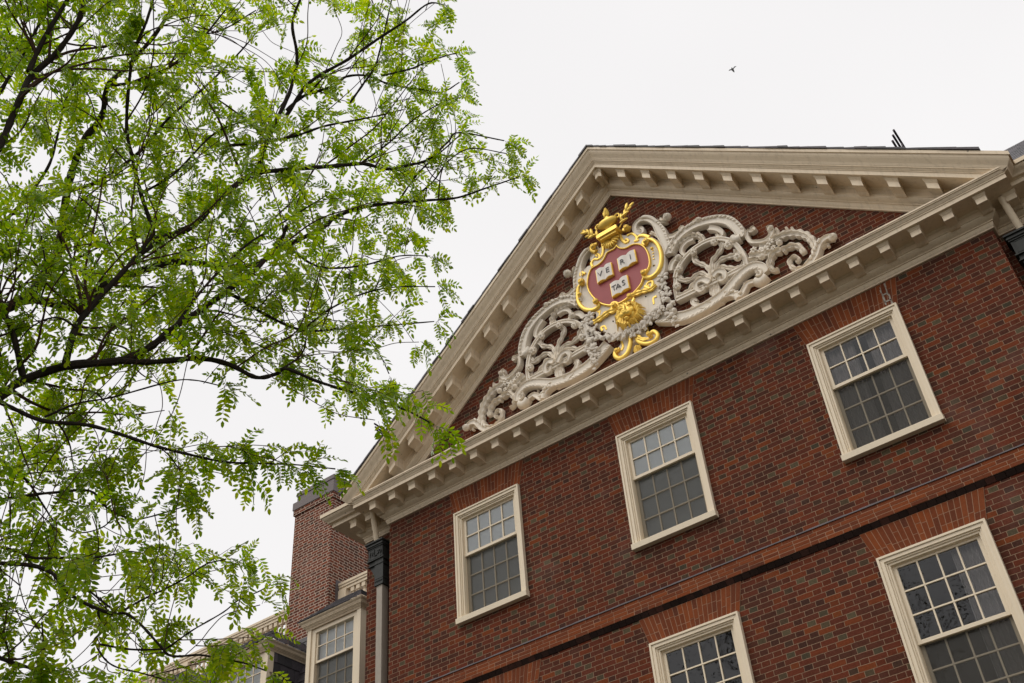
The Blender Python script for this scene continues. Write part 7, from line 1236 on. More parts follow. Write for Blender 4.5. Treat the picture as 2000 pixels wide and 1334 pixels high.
[(1.9,-9.25,-6.57,0.0007),(1.92,-9.3,-6.46,0.0006),(1.93,-9.38,-6.36,0.0005),(1.94,-9.43,-6.26,0.0004),(1.89,-9.51,-6.17,0.0003),(1.84,-9.59,-6.1,0.0002)],
[(2.15,-9.09,-7.18,0.0025),(2.05,-9.06,-7.14,0.0022),(1.94,-9.04,-7.1,0.0018),(1.86,-9.02,-7.03,0.0015),(1.79,-8.98,-6.95,0.0011),(1.7,-8.95,-6.9,0.0008)],
[(2.45,-9.16,-5.86,0.0017),(2.53,-9.15,-6,0.0015),(2.62,-9.12,-6.14,0.0012),(2.71,-9.02,-6.23,0.001),(2.8,-8.91,-6.31,0.0007),(2.93,-8.82,-6.36,0.0005)],
[(2.05,-9.57,-6.04,0.0065),(2.11,-9.58,-5.92,0.0056),(2.18,-9.53,-5.81,0.0047),(2.21,-9.47,-5.69,0.0038),(2.23,-9.4,-5.58,0.0029),(2.21,-9.35,-5.46,0.002)],
[(2.33,-9.26,-5.67,0.0064),(2.36,-9.22,-5.58,0.0055),(2.41,-9.18,-5.51,0.0046),(2.48,-9.12,-5.46,0.0037),(2.51,-9.04,-5.42,0.0028),(2.54,-8.97,-5.36,0.0019)],
[(1.7,-9.63,-4.71,0.0037),(1.76,-9.55,-4.68,0.0032),(1.79,-9.45,-4.66,0.0027),(1.82,-9.36,-4.64,0.0022),(1.85,-9.26,-4.62,0.0016),(1.85,-9.16,-4.6,0.0011)],
[(1.91,-10.23,-4.55,0.0047),(1.88,-10.26,-4.46,0.0041),(1.86,-10.3,-4.37,0.0034),(1.8,-10.32,-4.29,0.0027),(1.77,-10.35,-4.2,0.0021),(1.72,-10.39,-4.12,0.0014)],
[(1.75,-9.9,-4.36,0.0027),(1.72,-10,-4.25,0.0023),(1.74,-10.11,-4.14,0.0019),(1.78,-10.24,-4.08,0.0016),(1.84,-10.38,-4.04,0.0012),(1.92,-10.49,-3.97,0.0008)],
[(2.87,-8.22,-4.17,0.0023),(2.97,-8.31,-4.2,0.002),(3.07,-8.4,-4.19,0.0017),(3.14,-8.52,-4.18,0.0014),(3.22,-8.63,-4.17,0.001),(3.29,-8.75,-4.17,0.0007)],
[(1.99,-9.98,-5.94,0.0039),(1.91,-9.96,-5.81,0.0034),(1.83,-9.89,-5.7,0.0028),(1.78,-9.78,-5.59,0.0023),(1.75,-9.66,-5.51,0.0017),(1.69,-9.51,-5.51,0.0012)],
[(2.39,-9.24,-3.51,0.0021),(2.48,-9.19,-3.38,0.0018),(2.54,-9.16,-3.22,0.0015),(2.58,-9.07,-3.08,0.0012),(2.61,-8.98,-2.95,0.0009),(2.64,-8.88,-2.81,0.0006)],
[(1.83,-9.54,-7.16,0.001),(1.84,-9.65,-7.1,0.0008),(1.87,-9.75,-7.04,0.0007),(1.92,-9.84,-6.97,0.0006),(1.98,-9.92,-6.9,0.0004),(2.08,-9.96,-6.85,0.0003)],
[(2.63,-8.72,-4.44,0.0042),(2.71,-8.68,-4.44,0.0036),(2.8,-8.66,-4.44,0.003),(2.88,-8.62,-4.42,0.0024),(2.96,-8.59,-4.42,0.0019),(3.05,-8.56,-4.41,0.0013)],
[(2.07,-9.86,-6.03,0.0017),(1.97,-9.91,-6.03,0.0014),(1.88,-9.96,-6.02,0.0012),(1.77,-10,-6.02,0.001),(1.67,-10.03,-6.03,0.0007),(1.56,-10.04,-6.05,0.0005)],
[(2.59,-8.95,-5.91,0.0024),(2.54,-8.99,-5.75,0.0021),(2.51,-9.01,-5.57,0.0017),(2.46,-9.02,-5.4,0.0014),(2.42,-9.03,-5.23,0.0011),(2.33,-9.02,-5.08,0.0007)],
[(1.8,-9.5,-4.47,0.0032),(1.83,-9.41,-4.45,0.0027),(1.83,-9.31,-4.43,0.0023),(1.84,-9.22,-4.43,0.0018),(1.85,-9.12,-4.4,0.0014),(1.85,-9.03,-4.36,0.001)],
[(2.61,-8.93,-5.79,0.0017),(2.57,-8.96,-5.69,0.0014),(2.53,-9.01,-5.6,0.0012),(2.46,-9.04,-5.52,0.001),(2.35,-9.03,-5.49,0.0007),(2.26,-9.02,-5.43,0.0005)],
[(2.29,-9.52,-3.82,0.0029),(2.2,-9.44,-3.7,0.0025),(2.13,-9.36,-3.56,0.0021),(2.11,-9.35,-3.39,0.0017),(2.05,-9.31,-3.24,0.0013),(1.95,-9.29,-3.1,0.0009)],
[(2,-9.95,-6,0.0043),(2.06,-9.98,-5.92,0.0037),(2.11,-10.02,-5.84,0.0031),(2.14,-10.05,-5.74,0.0025),(2.15,-10.05,-5.63,0.0019),(2.17,-10.04,-5.53,0.0013)],
[(1.98,-9.99,-5.92,0.0052),(2.03,-10,-5.84,0.0045),(2.07,-9.98,-5.77,0.0038),(2.07,-9.97,-5.68,0.003),(2.09,-10,-5.59,0.0023),(2.14,-10.03,-5.52,0.0016)],
[(2.6,-8.94,-5.89,0.0015),(2.56,-8.98,-5.73,0.0013),(2.56,-9.11,-5.61,0.0011),(2.55,-9.27,-5.55,0.0009),(2.53,-9.44,-5.55,0.0007),(2.51,-9.61,-5.52,0.0005)],
[(2.28,-9.7,-3.84,0.0032),(2.37,-9.57,-3.91,0.0028),(2.46,-9.44,-3.98,0.0023),(2.52,-9.28,-4.02,0.0019),(2.51,-9.12,-4.07,0.0014),(2.52,-8.95,-4.07,0.001)],
[(2.29,-10.2,-4.69,0.0052),(2.27,-10.13,-4.61,0.0044),(2.25,-10.07,-4.52,0.0037),(2.24,-10,-4.45,0.003),(2.25,-9.96,-4.35,0.0023),(2.25,-9.92,-4.25,0.0016)],
[(2.13,-9.64,-4.94,0.0048),(2.16,-9.64,-4.87,0.0041),(2.17,-9.64,-4.79,0.0034),(2.19,-9.65,-4.71,0.0028),(2.23,-9.69,-4.66,0.0021),(2.26,-9.73,-4.6,0.0014)],
[(1.75,-9.65,-6.46,0.0033),(1.72,-9.55,-6.34,0.0029),(1.7,-9.46,-6.22,0.0024),(1.64,-9.47,-6.07,0.0019),(1.59,-9.46,-5.92,0.0015),(1.59,-9.44,-5.77,0.001)],
[(1.74,-9.62,-6.58,0.0029),(1.77,-9.62,-6.44,0.0025),(1.77,-9.58,-6.31,0.0021),(1.75,-9.57,-6.17,0.0017),(1.72,-9.52,-6.04,0.0013),(1.77,-9.46,-5.93,0.0009)]]
TWIGS = """0 72 1 0 3 6,1 60 1 3 -1 6,2 12 0 0 3 6,3 36 2 2 0 6,4 30 1 1 3 6,5 18 0 -1 3 6,6 48 1 -1 3 6,7 18 -1 0 3 6,8 66 2 0 3 6,9 96 2 2 1 6,10 42 1 0 3 6,
11 60 1 0 3 6,12 54 2 2 0 6,13 18 2 1 2 6,14 24 2 2 0 6,15 36 0 2 2 6,16 48 2 1 2 6,17 36 1 2 2 6,18 30 2 -1 2 6,19 24 -1 2 2 6,20 24 2 2 2 6,
21 60 2 2 0 6,22 30 1 3 1 6,23 24 0 2 -2 6,24 48 2 2 1 6,25 48 0 3 1 6,26 90 2 2 -1 6,27 12 1 2 -2 6,28 30 1 2 1 6,29 48 2 1 2 6,30 36 1 3 0 6,
31 30 0 3 -1 6,32 12 -1 0 3 6,33 12 -2 0 2 6,34 12 1 2 -2 6,35 30 1 0 3 6,36 18 0 0 3 6,37 36 2 0 3 6,38 18 1 0 3 6,39 18 2 2 2 6,40 24 2 1 2 6,
41 18 1 3 -1 6,42 24 2 2 0 6,43 24 1 3 1 6,44 18 -1 0 -3 6,45 18 0 -1 3 6,46 18 2 0 2 6,47 12 -1 2 -2 6,48 18 2 1 2 6,49 30 2 2 1 3,50 30 -1 -1 3 3,
51 30 1 2 2 3,52 30 -1 0 3 3,53 30 2 -2 0 3,55 30 0 0 3 3,56 30 1 -3 0 3,57 30 3 1 0 3,59 30 1 -1 -3 3,60 30 2 -1 2 3,61 30 0 1 3 3,62 30 1 -1 3 3,
63 30 0 -1 3 3,64 30 3 0 0 3,65 30 2 -1 2 3,66 30 1 2 2 3,67 30 -1 -1 3 3,68 30 1 2 1 3,69 30 1 1 3 3,70 30 0 0 3 3,71 30 -2 -2 1 3,72 30 -1 2 2 3,
73 30 -2 1 2 3,74 30 -1 2 2 3,75 30 2 -2 -2 3,76 30 1 2 2 3,78 30 0 -2 3 3,79 30 1 2 2 3,80 30 2 1 2 3,81 30 0 -2 2 3,82 30 -2 -1 1 3,83 30 2 -1 1 3,
84 30 -2 2 1 3,85 30 -1 0 3 3,86 30 -1 1 3 3,87 30 2 2 1 3,88 30 2 1 2 3,89 30 -1 1 3 3,90 30 -1 0 3 3,91 30 0 -2 2 3,92 30 -1 1 3 3,93 30 0 1 3 3,
94 30 0 2 2 3,95 30 0 -2 2 3,96 30 0 2 2 3,97 30 -1 1 3 3,98 30 3 -1 1 3,99 30 -2 1 1 3,100 30 -2 -1 2 3,101 30 -1 2 2 3,102 30 2 1 2 3,103 30 1 -1 3 3,
104 30 0 2 2 3,106 30 2 0 2 3,107 30 1 0 3 3,108 30 0 -2 2 3,109 30 0 -1 3 3,110 30 0 0 3 3,111 30 0 -2 2 3,112 30 -1 3 1 3,113 30 -2 0 2 3,
114 30 -1 -2 2 3,115 30 0 3 -1 3,116 30 1 0 3 3,117 30 1 -3 0 3,118 30 0 1 3 3,119 30 -3 -1 1 3,120 30 0 2 2 3,121 30 -1 -1 3 3,122 30 1 -1 3 3,
123 30 -2 2 0 3,124 30 -2 -1 1 3,125 30 0 2 2 3,126 30 -2 1 1 3,127 30 3 0 -1 3,128 30 -2 2 1 3,129 30 -1 2 2 3,130 30 1 1 2 3,131 30 2 1 2 3,
132 30 3 1 0 3,135 30 2 2 0 3,136 30 1 1 3 3,137 30 1 2 2 3,138 30 -1 0 3 3,139 30 -1 -1 3 3,140 30 0 -3 1 3,141 30 3 0 1 3,142 30 -2 1 2 3,
143 30 1 0 3 3,144 30 3 -1 -1 3,145 30 2 -2 2 3,146 30 2 2 1 3,147 30 0 2 2 3,148 30 -1 1 -3 3,149 30 3 2 0 3,150 30 3 0 0 3,151 30 -1 -2 2 3,
152 30 3 0 -1 3,153 30 1 -1 2 3,154 30 0 3 0 3,155 30 0 -3 2 3,156 30 3 -1 -1 3,157 30 0 3 -1 3,158 30 1 1 2 3,159 30 0 3 0 3,160 30 3 0 0 3,
161 30 2 2 1 3,162 30 2 2 1 3,163 30 2 -1 1 3,164 30 1 -2 2 3,165 30 3 0 1 3,166 30 -1 3 -1 3,167 30 3 1 0 3,168 30 2 0 2 3,169 30 0 0 3 3,
170 30 2 -1 2 3,171 30 2 -1 2 3,173 30 2 -2 1 3,174 30 -2 2 0 3,175 30 3 0 0 3,176 30 1 1 3 3,178 30 -3 1 0 3,179 30 0 2 2 3,181 30 1 2 -2 3,
182 30 -1 1 3 3,183 30 -1 -1 2 3,184 30 0 2 3 3,185 30 0 0 3 3,186 30 -2 0 2 3,187 30 1 -2 2 3,188 30 2 2 0 3,189 30 2 0 2 3,190 30 -1 0 3 3,
191 30 0 -2 2 3,192 30 1 2 -2 3,193 30 -3 0 1 3,194 30 2 0 2 3,195 30 2 -1 2 3,197 30 2 0 2 3,198 30 0 -2 2 3,199 30 1 -3 1 3,200 30 0 -2 2 3,
201 30 1 -1 3 3,203 30 1 -3 0 3,205 30 0 3 1 3,206 30 1 3 0 3,207 30 1 3 1 3,208 30 2 1 2 3,209 30 1 2 -2 3,210 30 1 -1 3 3,211 30 1 -1 3 3,
212 30 2 1 2 3,213 30 0 -3 1 3,214 30 0 3 1 3,215 30 -2 0 2 3,216 30 -1 3 0 3,217 30 -1 2 -2 3,218 30 -3 1 0 3,219 30 0 2 2 3,220 30 3 1 -1 3,
221 30 2 1 2 3,222 30 2 1 2 3,223 30 1 -1 3 3,224 30 -2 2 -1 3,226 30 -1 3 0 3,228 30 1 2 2 3,229 30 3 0 0 3,230 30 -1 2 2 3,231 30 2 -1 2 3,
232 30 2 2 2 3,233 30 0 -1 3 3,234 30 2 2 0 3,235 30 2 -1 2 3,236 30 3 1 1 3,237 30 2 -1 2 3,238 30 1 0 3 3,239 30 1 3 1 3,240 30 0 -1 3 3,
241 30 3 0 -1 3,242 30 2 0 2 3,243 30 -3 0 1 3,244 30 1 -2 2 3,245 30 0 3 0 3,247 30 -2 -1 2 3,248 30 -1 0 3 3,249 30 1 0 3 3,250 30 0 3 1 3,
251 30 3 0 1 3,253 30 2 1 1 3,255 30 1 2 2 3,256 30 -1 -1 2 3,257 30 1 -2 2 3,258 30 1 2 -2 3,259 30 3 -1 2 3,261 30 -1 0 3 3,262 30 0 1 3 3,
263 30 0 1 3 3,264 30 0 0 3 3,265 30 1 -2 1 3,266 30 1 2 2 3,267 30 1 3 0 3,268 30 -2 1 2 3,269 30 -1 0 3 3,270 30 1 2 2 3,271 30 2 2 -1 3,
272 30 2 0 -2 3,273 30 1 -1 -3 3,274 30 0 3 0 3,275 30 0 2 2 3,276 30 -1 1 3 3,277 30 2 1 -2 3,278 30 0 2 -2 3,279 30 2 2 2 3,280 30 -1 3 1 3,
281 30 -2 0 2 3,282 30 3 -1 1 3,283 30 2 1 2 3,284 30 1 2 1 3,285 30 -1 2 2 3,286 30 -2 0 3 3,287 30 0 0 3 3,288 30 1 2 2 3,289 30 1 2 -2 3,
290 30 0 2 2 3,291 30 -2 0 2 3,292 30 0 2 2 3,293 30 -2 2 1 3,294 30 2 1 2 3,295 30 -2 0 2 3,296 30 3 0 1 3,297 30 1 3 2 3,298 30 2 2 1 3,
299 30 0 1 3 3,300 30 0 1 3 3,301 30 0 -3 -2 3,302 30 3 1 -1 3,303 30 -2 1 2 3,304 30 -2 -1 2 3,305 30 2 1 2 3,306 30 3 0 1 3,307 30 2 0 2 3,
308 30 1 -2 2 3,309 30 0 -1 3 3,310 30 -2 -1 2 3,311 30 -3 -1 -1 3,312 30 1 1 3 3,313 30 -2 -1 2 3,314 30 2 -1 2 3,315 30 -2 0 2 3,316 30 1 -2 2 3,
318 30 1 -1 3 3,319 30 1 0 3 3,320 30 -1 3 0 3,321 30 0 2 2 3,322 30 3 0 1 3,323 30 -1 -2 2 3,324 30 -3 1 1 3,325 30 2 2 -1 3,326 30 0 1 3 3,
327 30 1 2 2 3,328 30 0 3 0 3,329 30 -1 -1 2 3,330 30 2 -2 1 3,331 30 2 -3 0 3,332 30 -1 3 0 3,333 30 1 2 2 3,334 30 3 -1 1 3,335 30 3 1 0 3,
337 30 -2 0 2 3,338 30 0 3 1 3,339 30 -2 0 2 3,340 30 -2 0 2 3,341 30 0 0 3 3,342 30 2 -1 2 3,343 30 0 -3 1 3,344 30 0 3 0 3,345 30 0 1 3 3,
346 30 1 -2 2 3,347 30 0 0 3 3,348 30 1 1 2 3,99 11 -3 0 0 4,153 18 -9 -9 16 6,149 4 -2 4 0 5,211 9 22 12 23 10,163 9 15 -21 19 9,201 5 0 1 10 5,
346 11 1 3 1 8,125 10 -2 -2 2 7,341 7 3 1 0 5,192 17 5 26 3 7,188 20 1 0 2 8,215 24 -2 1 1 5,307 26 -1 -2 2 4,303 27 -10 1 6 4,136 11 -4 2 2 7,
205 16 0 -1 4 5,40 6 19 22 18 9,260 6 2 -16 17 6,101 8 -12 -21 19 10,70 25 -2 10 14 4,129 24 3 1 3 8,106 4 2 -3 0 4,347 1 4 2 2 5,9 74 0 0 3 7,
184 4 0 -1 2 5,314 2 -1 -3 2 8,232 17 8 8 5 3,117 8 10 -1 -9 5,246 15 -1 -10 9 4,250 21 3 0 1 8,72 27 -5 28 7 9,67 30 -2 -2 4 4,110 12 2 2 1 6,
271 14 2 -3 2 5,185 30 0 0 2 4,139 2 16 -14 13 9,180 30 -1 -2 1 4,172 17 -2 1 -2 4,203 10 -3 -1 2 5,120 30 0 2 2 7,205 19 2 0 1 4,91 17 1 -3 0 7,
345 15 -14 17 9 8,2 7 -3 4 2 7,54 29 3 -3 2 7,254 8 0 1 4 8,176 13 -1 1 3 5,45 2 4 10 8 4,180 2 3 -2 3 6,280 11 -6 5 11 3,333 20 -2 15 8 6,
69 4 -5 14 23 9,189 9 -9 -2 25 9,285 5 1 -1 2 7,100 25 -1 2 1 7,133 19 -1 -5 -1 6,259 28 10 -4 7 4,246 10 -3 -2 1 8,284 13 -4 5 8 4,230 28 -2 14 12 6,
276 27 6 5 14 5,337 2 -13 1 13 5,291 14 -3 -1 1 8,193 14 -1 -3 2 8,217 29 -6 11 -13 7,279 24 0 10 10 5,53 12 19 -17 -16 10,175 6 0 -2 -5 6,
124 27 -3 3 0 5,74 14 -2 2 -4 8,266 4 -3 -3 4 4,269 23 4 1 3 6,242 1 12 -8 4 5,227 25 -7 -13 7 6,266 29 2 3 5 8,24 13 2 -1 1 5,6 34 1 -3 12 3,
320 8 -1 2 -2 6,57 19 2 0 -2 8,175 13 1 0 3 7,281 2 -14 -4 6 4,326 6 3 17 25 9,189 29 4 1 4 5,310 22 -4 -2 1 5,184 16 -4 -1 4 4,194 6 -1 -1 3 4,
94 4 5 -1 0 6,115 8 -1 6 -11 4,252 18 4 6 11 4,241 15 19 9 20 8,303 13 -16 4 18 8,194 15 16 24 15 10,256 8 -3 -3 2 4,314 5 7 -13 13 6,244 13 -7 0 20 8,
334 29 29 -6 9 10,171 22 18 -12 23 9,49 22 1 15 15 7,118 12 7 5 9 4,301 8 6 -9 -3 3,328 16 -3 16 -2 5,157 22 1 17 7 5,170 4 -17 12 19 9,
202 20 10 -30 9 11,148 24 6 10 -10 6,4 3 2 -5 2 7,281 30 -3 0 3 7,233 17 3 -3 2 7,201 22 3 4 3 5,126 16 -10 5 1 5,102 3 0 3 -1 5,250 8 8 5 4 4,
235 5 14 2 6 6,112 12 0 2 -1 6,125 15 2 0 2 5,72 25 -1 -2 4 6,10 37 -2 -4 2 7,96 10 -8 31 3 11,3 26 17 -2 -4 5,321 22 5 2 0 6,51 27 -1 2 0 4,
61 23 0 -1 2 5,266 16 4 -1 2 6,127 15 1 -1 2 6,159 1 2 2 3 8,250 11 1 0 2 5,199 29 6 -16 8 5,190 19 1 -1 2 6,6 41 4 15 29 11,122 10 -12 -9 17 8,
183 1 -12 -3 9 6,0 54 0 -2 2 7,207 13 -2 2 1 5,126 27 -1 2 -1 8,221 22 3 2 -1 8,203 3 3 -2 13 5,119 18 -5 2 1 4,223 21 22 3 17 8,86 25 -11 -5 15 5,
96 5 -3 -3 4 8,281 28 -2 0 2 6,311 6 1 -5 1 4,5 17 -5 -16 28 11,11 44 -3 6 29 10,128 2 3 0 3 8,188 13 4 30 14 11,182 28 0 1 3 8,346 17 -1 -2 2 5,
105 11 13 -14 -2 6,281 11 0 3 0 8,201 2 7 -23 14 8,193 9 0 0 2 6,348 12 -7 15 16 6,114 14 -6 0 25 8,328 28 2 13 2 3,27 5 2 17 7 6,319 17 11 3 11 6,
99 11 4 11 29 10,2 4 8 0 11 4,65 1 25 3 8 8,159 15 3 3 3 5,87 10 4 0 -2 6,67 12 -9 6 15 7,253 27 0 -1 5 6,166 29 -1 2 -1 5,334 29 24 -13 14 11,
295 4 4 2 -2 5,225 21 -12 -13 18 7,8 41 -3 1 3 6,214 5 5 2 2 6,156 20 1 3 4 4,103 25 5 -17 19 9,220 17 1 1 -3 6,268 3 2 -10 23 7,135 2 -2 1 2 5,
267 1 -1 0 5 7,153 28 2 -2 3 6,338 22 4 6 9 5,336 2 0 -2 3 7,0 29 -1 1 1 7,107 25 -2 0 2 7,320 7 -13 26 0 9,220 28 23 16 -4 8,114 6 2 -4 -1 7,
320 7 -16 23 14 9,266 15 4 3 -1 6,40 5 -2 -1 3 5,70 15 5 1 11 4,168 19 -1 -4 2 4,318 2 -2 1 4 8,136 2 5 6 16 5,18 12 21 15 20 9,87 2 -1 2 3 6,
206 28 9 14 -1 5,133 11 -2 -1 -2 5,40 9 -1 11 25 8,288 11 15 0 14 8,90 17 -2 3 2 7,330 22 -4 -17 3 7,177 20 15 5 -2 5,227 16 15 -14 27 9,
95 8 -2 -1 13 6,210 2 -1 -3 1 7,295 4 2 4 0 7,39 4 2 -3 3 8,207 9 3 1 0 8,217 23 3 5 0 6,42 14 -2 1 4 6,254 22 3 2 4 4,293 26 -1 -2 4 7,12 5 4 1 -1 8,
81 30 0 -15 18 7,21 55 -1 3 4 4,80 7 2 1 21 6,316 22 11 5 20 8,164 29 1 -1 2 6,131 5 -1 -2 3 6,99 18 -6 0 0 6,311 10 -1 -1 -2 8,248 20 -3 2 4 7,
150 24 27 12 -1 9,341 10 -2 -6 22 6,17 10 1 11 25 9,227 23 -5 -12 4 5,77 26 5 -9 12 4,270 7 2 4 -2 7,252 27 4 -2 -1 5,338 21 15 16 6 7,297 20 7 4 27 8,
168 25 -2 -4 15 5,109 15 -2 0 1 8,189 14 14 -6 10 6,209 4 3 -6 -11 4,93 9 2 -2 0 7,293 4 -4 0 3 4,72 20 6 12 18 6,7 3 -8 -6 19 6,167 22 18 5 -9 8,
278 14 -6 6 5 3,37 6 2 13 7 5,315 24 -15 -11 10 7,317 6 -13 -21 5 8,210 18 -1 -4 1 7,203 29 1 -3 0 8,100 6 13 -18 23 11,107 10 7 7 19 8,
202 11 6 -9 16 7,196 17 -18 -18 0 8,265 18 21 -11 2 7,319 4 16 -2 21 8,180 19 0 -28 8 10,184 8 2 17 22 10,262 24 20 -9 24 10,322 9 19 -5 20 10,
147 4 1 -1 3 6,262 18 6 -7 12 6,260 18 9 -2 12 4,82 8 2 6 30 9,341 22 5 -5 9 4,75 11 -1 -13 -11 5,150 24 1 1 -3 4,8 44 7 -17 11 6,78 1 -2 2 4 4,
79 19 -1 -1 2 6,205 3 5 -4 27 9,153 6 -3 -4 -1 5,99 16 -4 -3 10 3,173 24 -2 -3 2 4,170 20 14 9 16 7,91 25 3 -1 2 8,334 11 3 -10 0 3,36 5 -5 -7 18 5,
240 20 14 -28 12 10,191 1 -6 5 28 9,334 26 0 0 3 4,183 27 2 -6 19 6,292 14 19 2 28 9,347 13 -3 1 0 4,253 23 -2 0 6 4,150 28 18 2 -1 5,177 22 2 -4 2 5,
317 8 2 -2 2 6,38 4 12 29 7 9,100 8 1 -17 13 6,39 16 11 17 12 7,59 20 2 -2 3 7,286 8 -1 2 0 7,123 14 1 5 -3 8,189 13 4 3 1 6,315 21 2 1 3 8,
149 9 0 12 -1 5,104 13 -10 17 16 8,210 23 2 -4 0 5,311 18 1 -2 -1 4,73 29 -24 8 22 9,198 7 2 -2 1 8,101 3 -16 -7 12 7,134 23 2 -1 0 5,
317 23 -18 9 27 10,55 16 -4 -2 2 8,338 23 -4 3 -1 8,256 30 -6 -6 8 5,91 25 11 -11 23 8,56 22 -10 -9 12 5,101 29 -10 10 10 6,122 3 3 2 1 5,16 22 6 1 0 7,
290 29 1 23 21 10,98 2 1 2 0 6,43 14 5 10 -1 3,240 17 -19 -10 23 10,66 21 0 3 -1 5,73 11 8 10 20 8,242 16 6 -5 29 9,8 20 -1 1 2 7,8 38 0 -8 19 5,
72 26 -2 4 -2 6,46 9 1 3 -5 7,175 10 2 3 -4 8,231 4 -2 -2 15 4,70 30 2 0 16 5,88 11 13 -12 2 5,139 14 -2 -7 10 4,44 8 -3 -3 -12 4,172 12 0 -2 2 6,
4 22 -1 2 1 7,151 5 -6 -1 9 3,247 26 -26 -10 8 8,278 11 -24 14 1 10,341 8 15 -19 10 7,105 15 11 -19 5 6,160 23 18 -13 1 7,141 21 1 -2 1 6,
234 11 -1 0 -2 4,194 18 4 -5 12 4,219 30 -2 12 19 8,98 5 2 -1 -2 5,101 11 3 4 12 4,21 45 -1 1 3 7,54 15 11 3 15 7,109 22 -4 -21 20 10,
265 14 11 -13 12 8,142 3 -4 -3 1 6,78 7 -2 -1 2 7,229 24 0 -2 0 8,174 13 -3 -3 4 7,55 18 -2 -1 0 4,180 10 11 -5 17 6,225 26 1 1 2 7,77 10 1 -29 -11 9,
11 19 11 13 8 6,187 30 2 -9 14 6,277 18 21 20 5 10,168 1 -4 0 3 5,14 6 12 19 13 7,198 15 0 0 4 4,56 11 -12 -10 14 6,253 14 -1 1 3 7,246 27 4 0 0 7,
101 22 -25 13 11 8,187 12 -12 -2 15 6,112 12 -4 1 -1 8,114 17 2 -3 0 4,87 27 5 0 -2 4,135 21 1 -4 3 6,81 30 3 -6 10 5,212 29 2 1 2 6,
209 13 -10 20 -25 10,215 23 5 1 19 7,11 21 -10 15 23 9,69 11 -7 6 12 5,170 25 -1 0 3 7,121 6 3 -7 17 5,81 9 -5 -23 12 8,249 26 9 10 11 7,68 29 2 4 1 8,
198 2 -16 -6 15 8,134 22 8 -8 6 5,151 8 -3 -1 1 6,55 20 -7 -15 22 8,240 18 1 1 2 6,9 93 -1 1 5 4,124 11 -21 -9 13 9,240 14 13 -24 19 11,156 3 1 -1 -3 5,
225 29 11 -10 4 6,168 16 0 -2 2 5,250 12 14 11 0 7,225 22 -7 -5 25 7,170 15 -2 -16 14 7,172 14 -14 -9 -2 6,24 40 4 -2 1 7,166 6 -5 -1 0 5,
315 4 -3 -1 0 8,174 4 -1 -1 -2 4,31 25 3 1 2 6,191 14 1 -2 0 8,105 27 -1 -22 0 7,180 18 -3 -24 9 8,336 12 -28 4 -4 10,6 46 3 -7 17 6,252 27 4 2 0 8,
171 22 -1 -4 -4 7,267 10 -11 8 28 9,113 21 -6 -11 8 6,179 19 6 17 18 8,8 41 -3 8 15 5,231 26 0 -4 20 7,17 12 11 1 8 3,174 11 0 2 -1 4,334 18 0 -4 -2 4,
210 23 -2 -4 0 6,227 27 -5 -17 8 5,308 1 13 -15 17 7,179 30 1 10 6 5,300 27 18 8 21 8,63 23 -4 -18 28 10,202 28 2 -3 3 4,164 19 -2 -2 1 5,80 9 1 -4 4 6,
113 19 -26 11 17 10,78 29 2 -10 22 9,215 12 -16 3 28 11,0 16 -2 1 5 4,114 12 4 1 3 5,315 20 -5 -14 13 5,302 14 3 -2 0 6,31 2 -3 0 0 7,133 7 -3 4 -2 5,
334 11 16 -24 1 8,134 16 0 -3 2 7,219 23 0 -1 4 8,294 30 11 7 12 7,94 1 16 -8 16 7,91 30 -2 -9 11 5,154 10 20 27 1 11,277 30 14 9 -11 6,
172 12 -20 -5 -2 8,21 56 4 -2 0 4,217 19 -3 -1 1 4,260 29 -1 0 3 7,1 28 -2 21 15 7,334 10 3 -3 -2 5,133 26 -1 1 -2 7,172 19 -6 -5 8 5,6 5 1 5 1 7,
329 29 -4 -6 8 4,260 13 8 -7 15 7,210 30 2 -10 24 9,300 5 14 -1 29 9,267 5 2 12 17 7,336 24 -13 6 3 6,227 25 -8 -2 20 7,303 3 4 -1 12 5,
238 22 12 -10 11 6,348 15 -9 -5 14 6,13 14 2 8 25 7,277 29 16 8 -9 5,106 11 1 -5 -1 5,187 19 12 -2 12 6,1 50 29 -2 -12 10,232 17 -5 7 7 4,
291 26 0 -6 28 8,317 26 -5 -13 28 9,303 24 -12 30 8 10,199 7 0 -14 9 4,311 13 -10 -27 4 9,177 13 26 -3 17 9,97 22 -1 9 12 5,44 15 -14 -9 -7 6,
336 26 -13 5 -11 6,103 20 18 12 23 11,196 20 -15 -10 -14 8,105 16 25 7 20 10,237 29 4 -1 3 5,65 29 20 -5 24 10,254 25 1 -32 2 11,283 21 8 18 3 6,
3 22 12 6 -3 4,77 27 0 -2 -1 8,286 9 -1 3 1 7,254 30 7 -11 4 3,254 26 3 -17 19 7,166 27 -14 12 -21 9,204 26 23 -8 9 8,115 19 -1 0 -6 8,
103 22 17 -14 19 8,196 17 -13 -19 10 8,336 28 -3 0 -1 7,21 50 13 0 2 4,10 31 -2 -3 3 6,91 29 -2 -8 9 3,55 27 11 -13 18 9,196 12 -32 1 -2 11,
277 28 21 4 -16 9,204 27 14 -13 -2 5,177 19 10 -8 19 6,77 28 -1 -3 3 7,55 17 -14 -24 14 11,240 8 5 -28 9 10,317 21 1 -3 1 6,113 15 -23 -17 -2 8,
240 24 11 -23 15 9,202 27 -3 -16 8 7,1 57 2 2 5 4,164 13 20 -17 20 11,160 4 15 4 -3 6,177 17 23 1 10 8,30 32 2 29 16 10,187 2 -10 -26 2 8,26 1 1 1 5 6,
306 10 7 -7 11 4,91 1 -11 -23 5 8,254 30 2 -5 1 6,202 27 14 -8 4 6,315 27 -7 -16 25 9,30 32 16 8 2 6,246 26 22 -15 5 7,207 3 26 11 17 11,
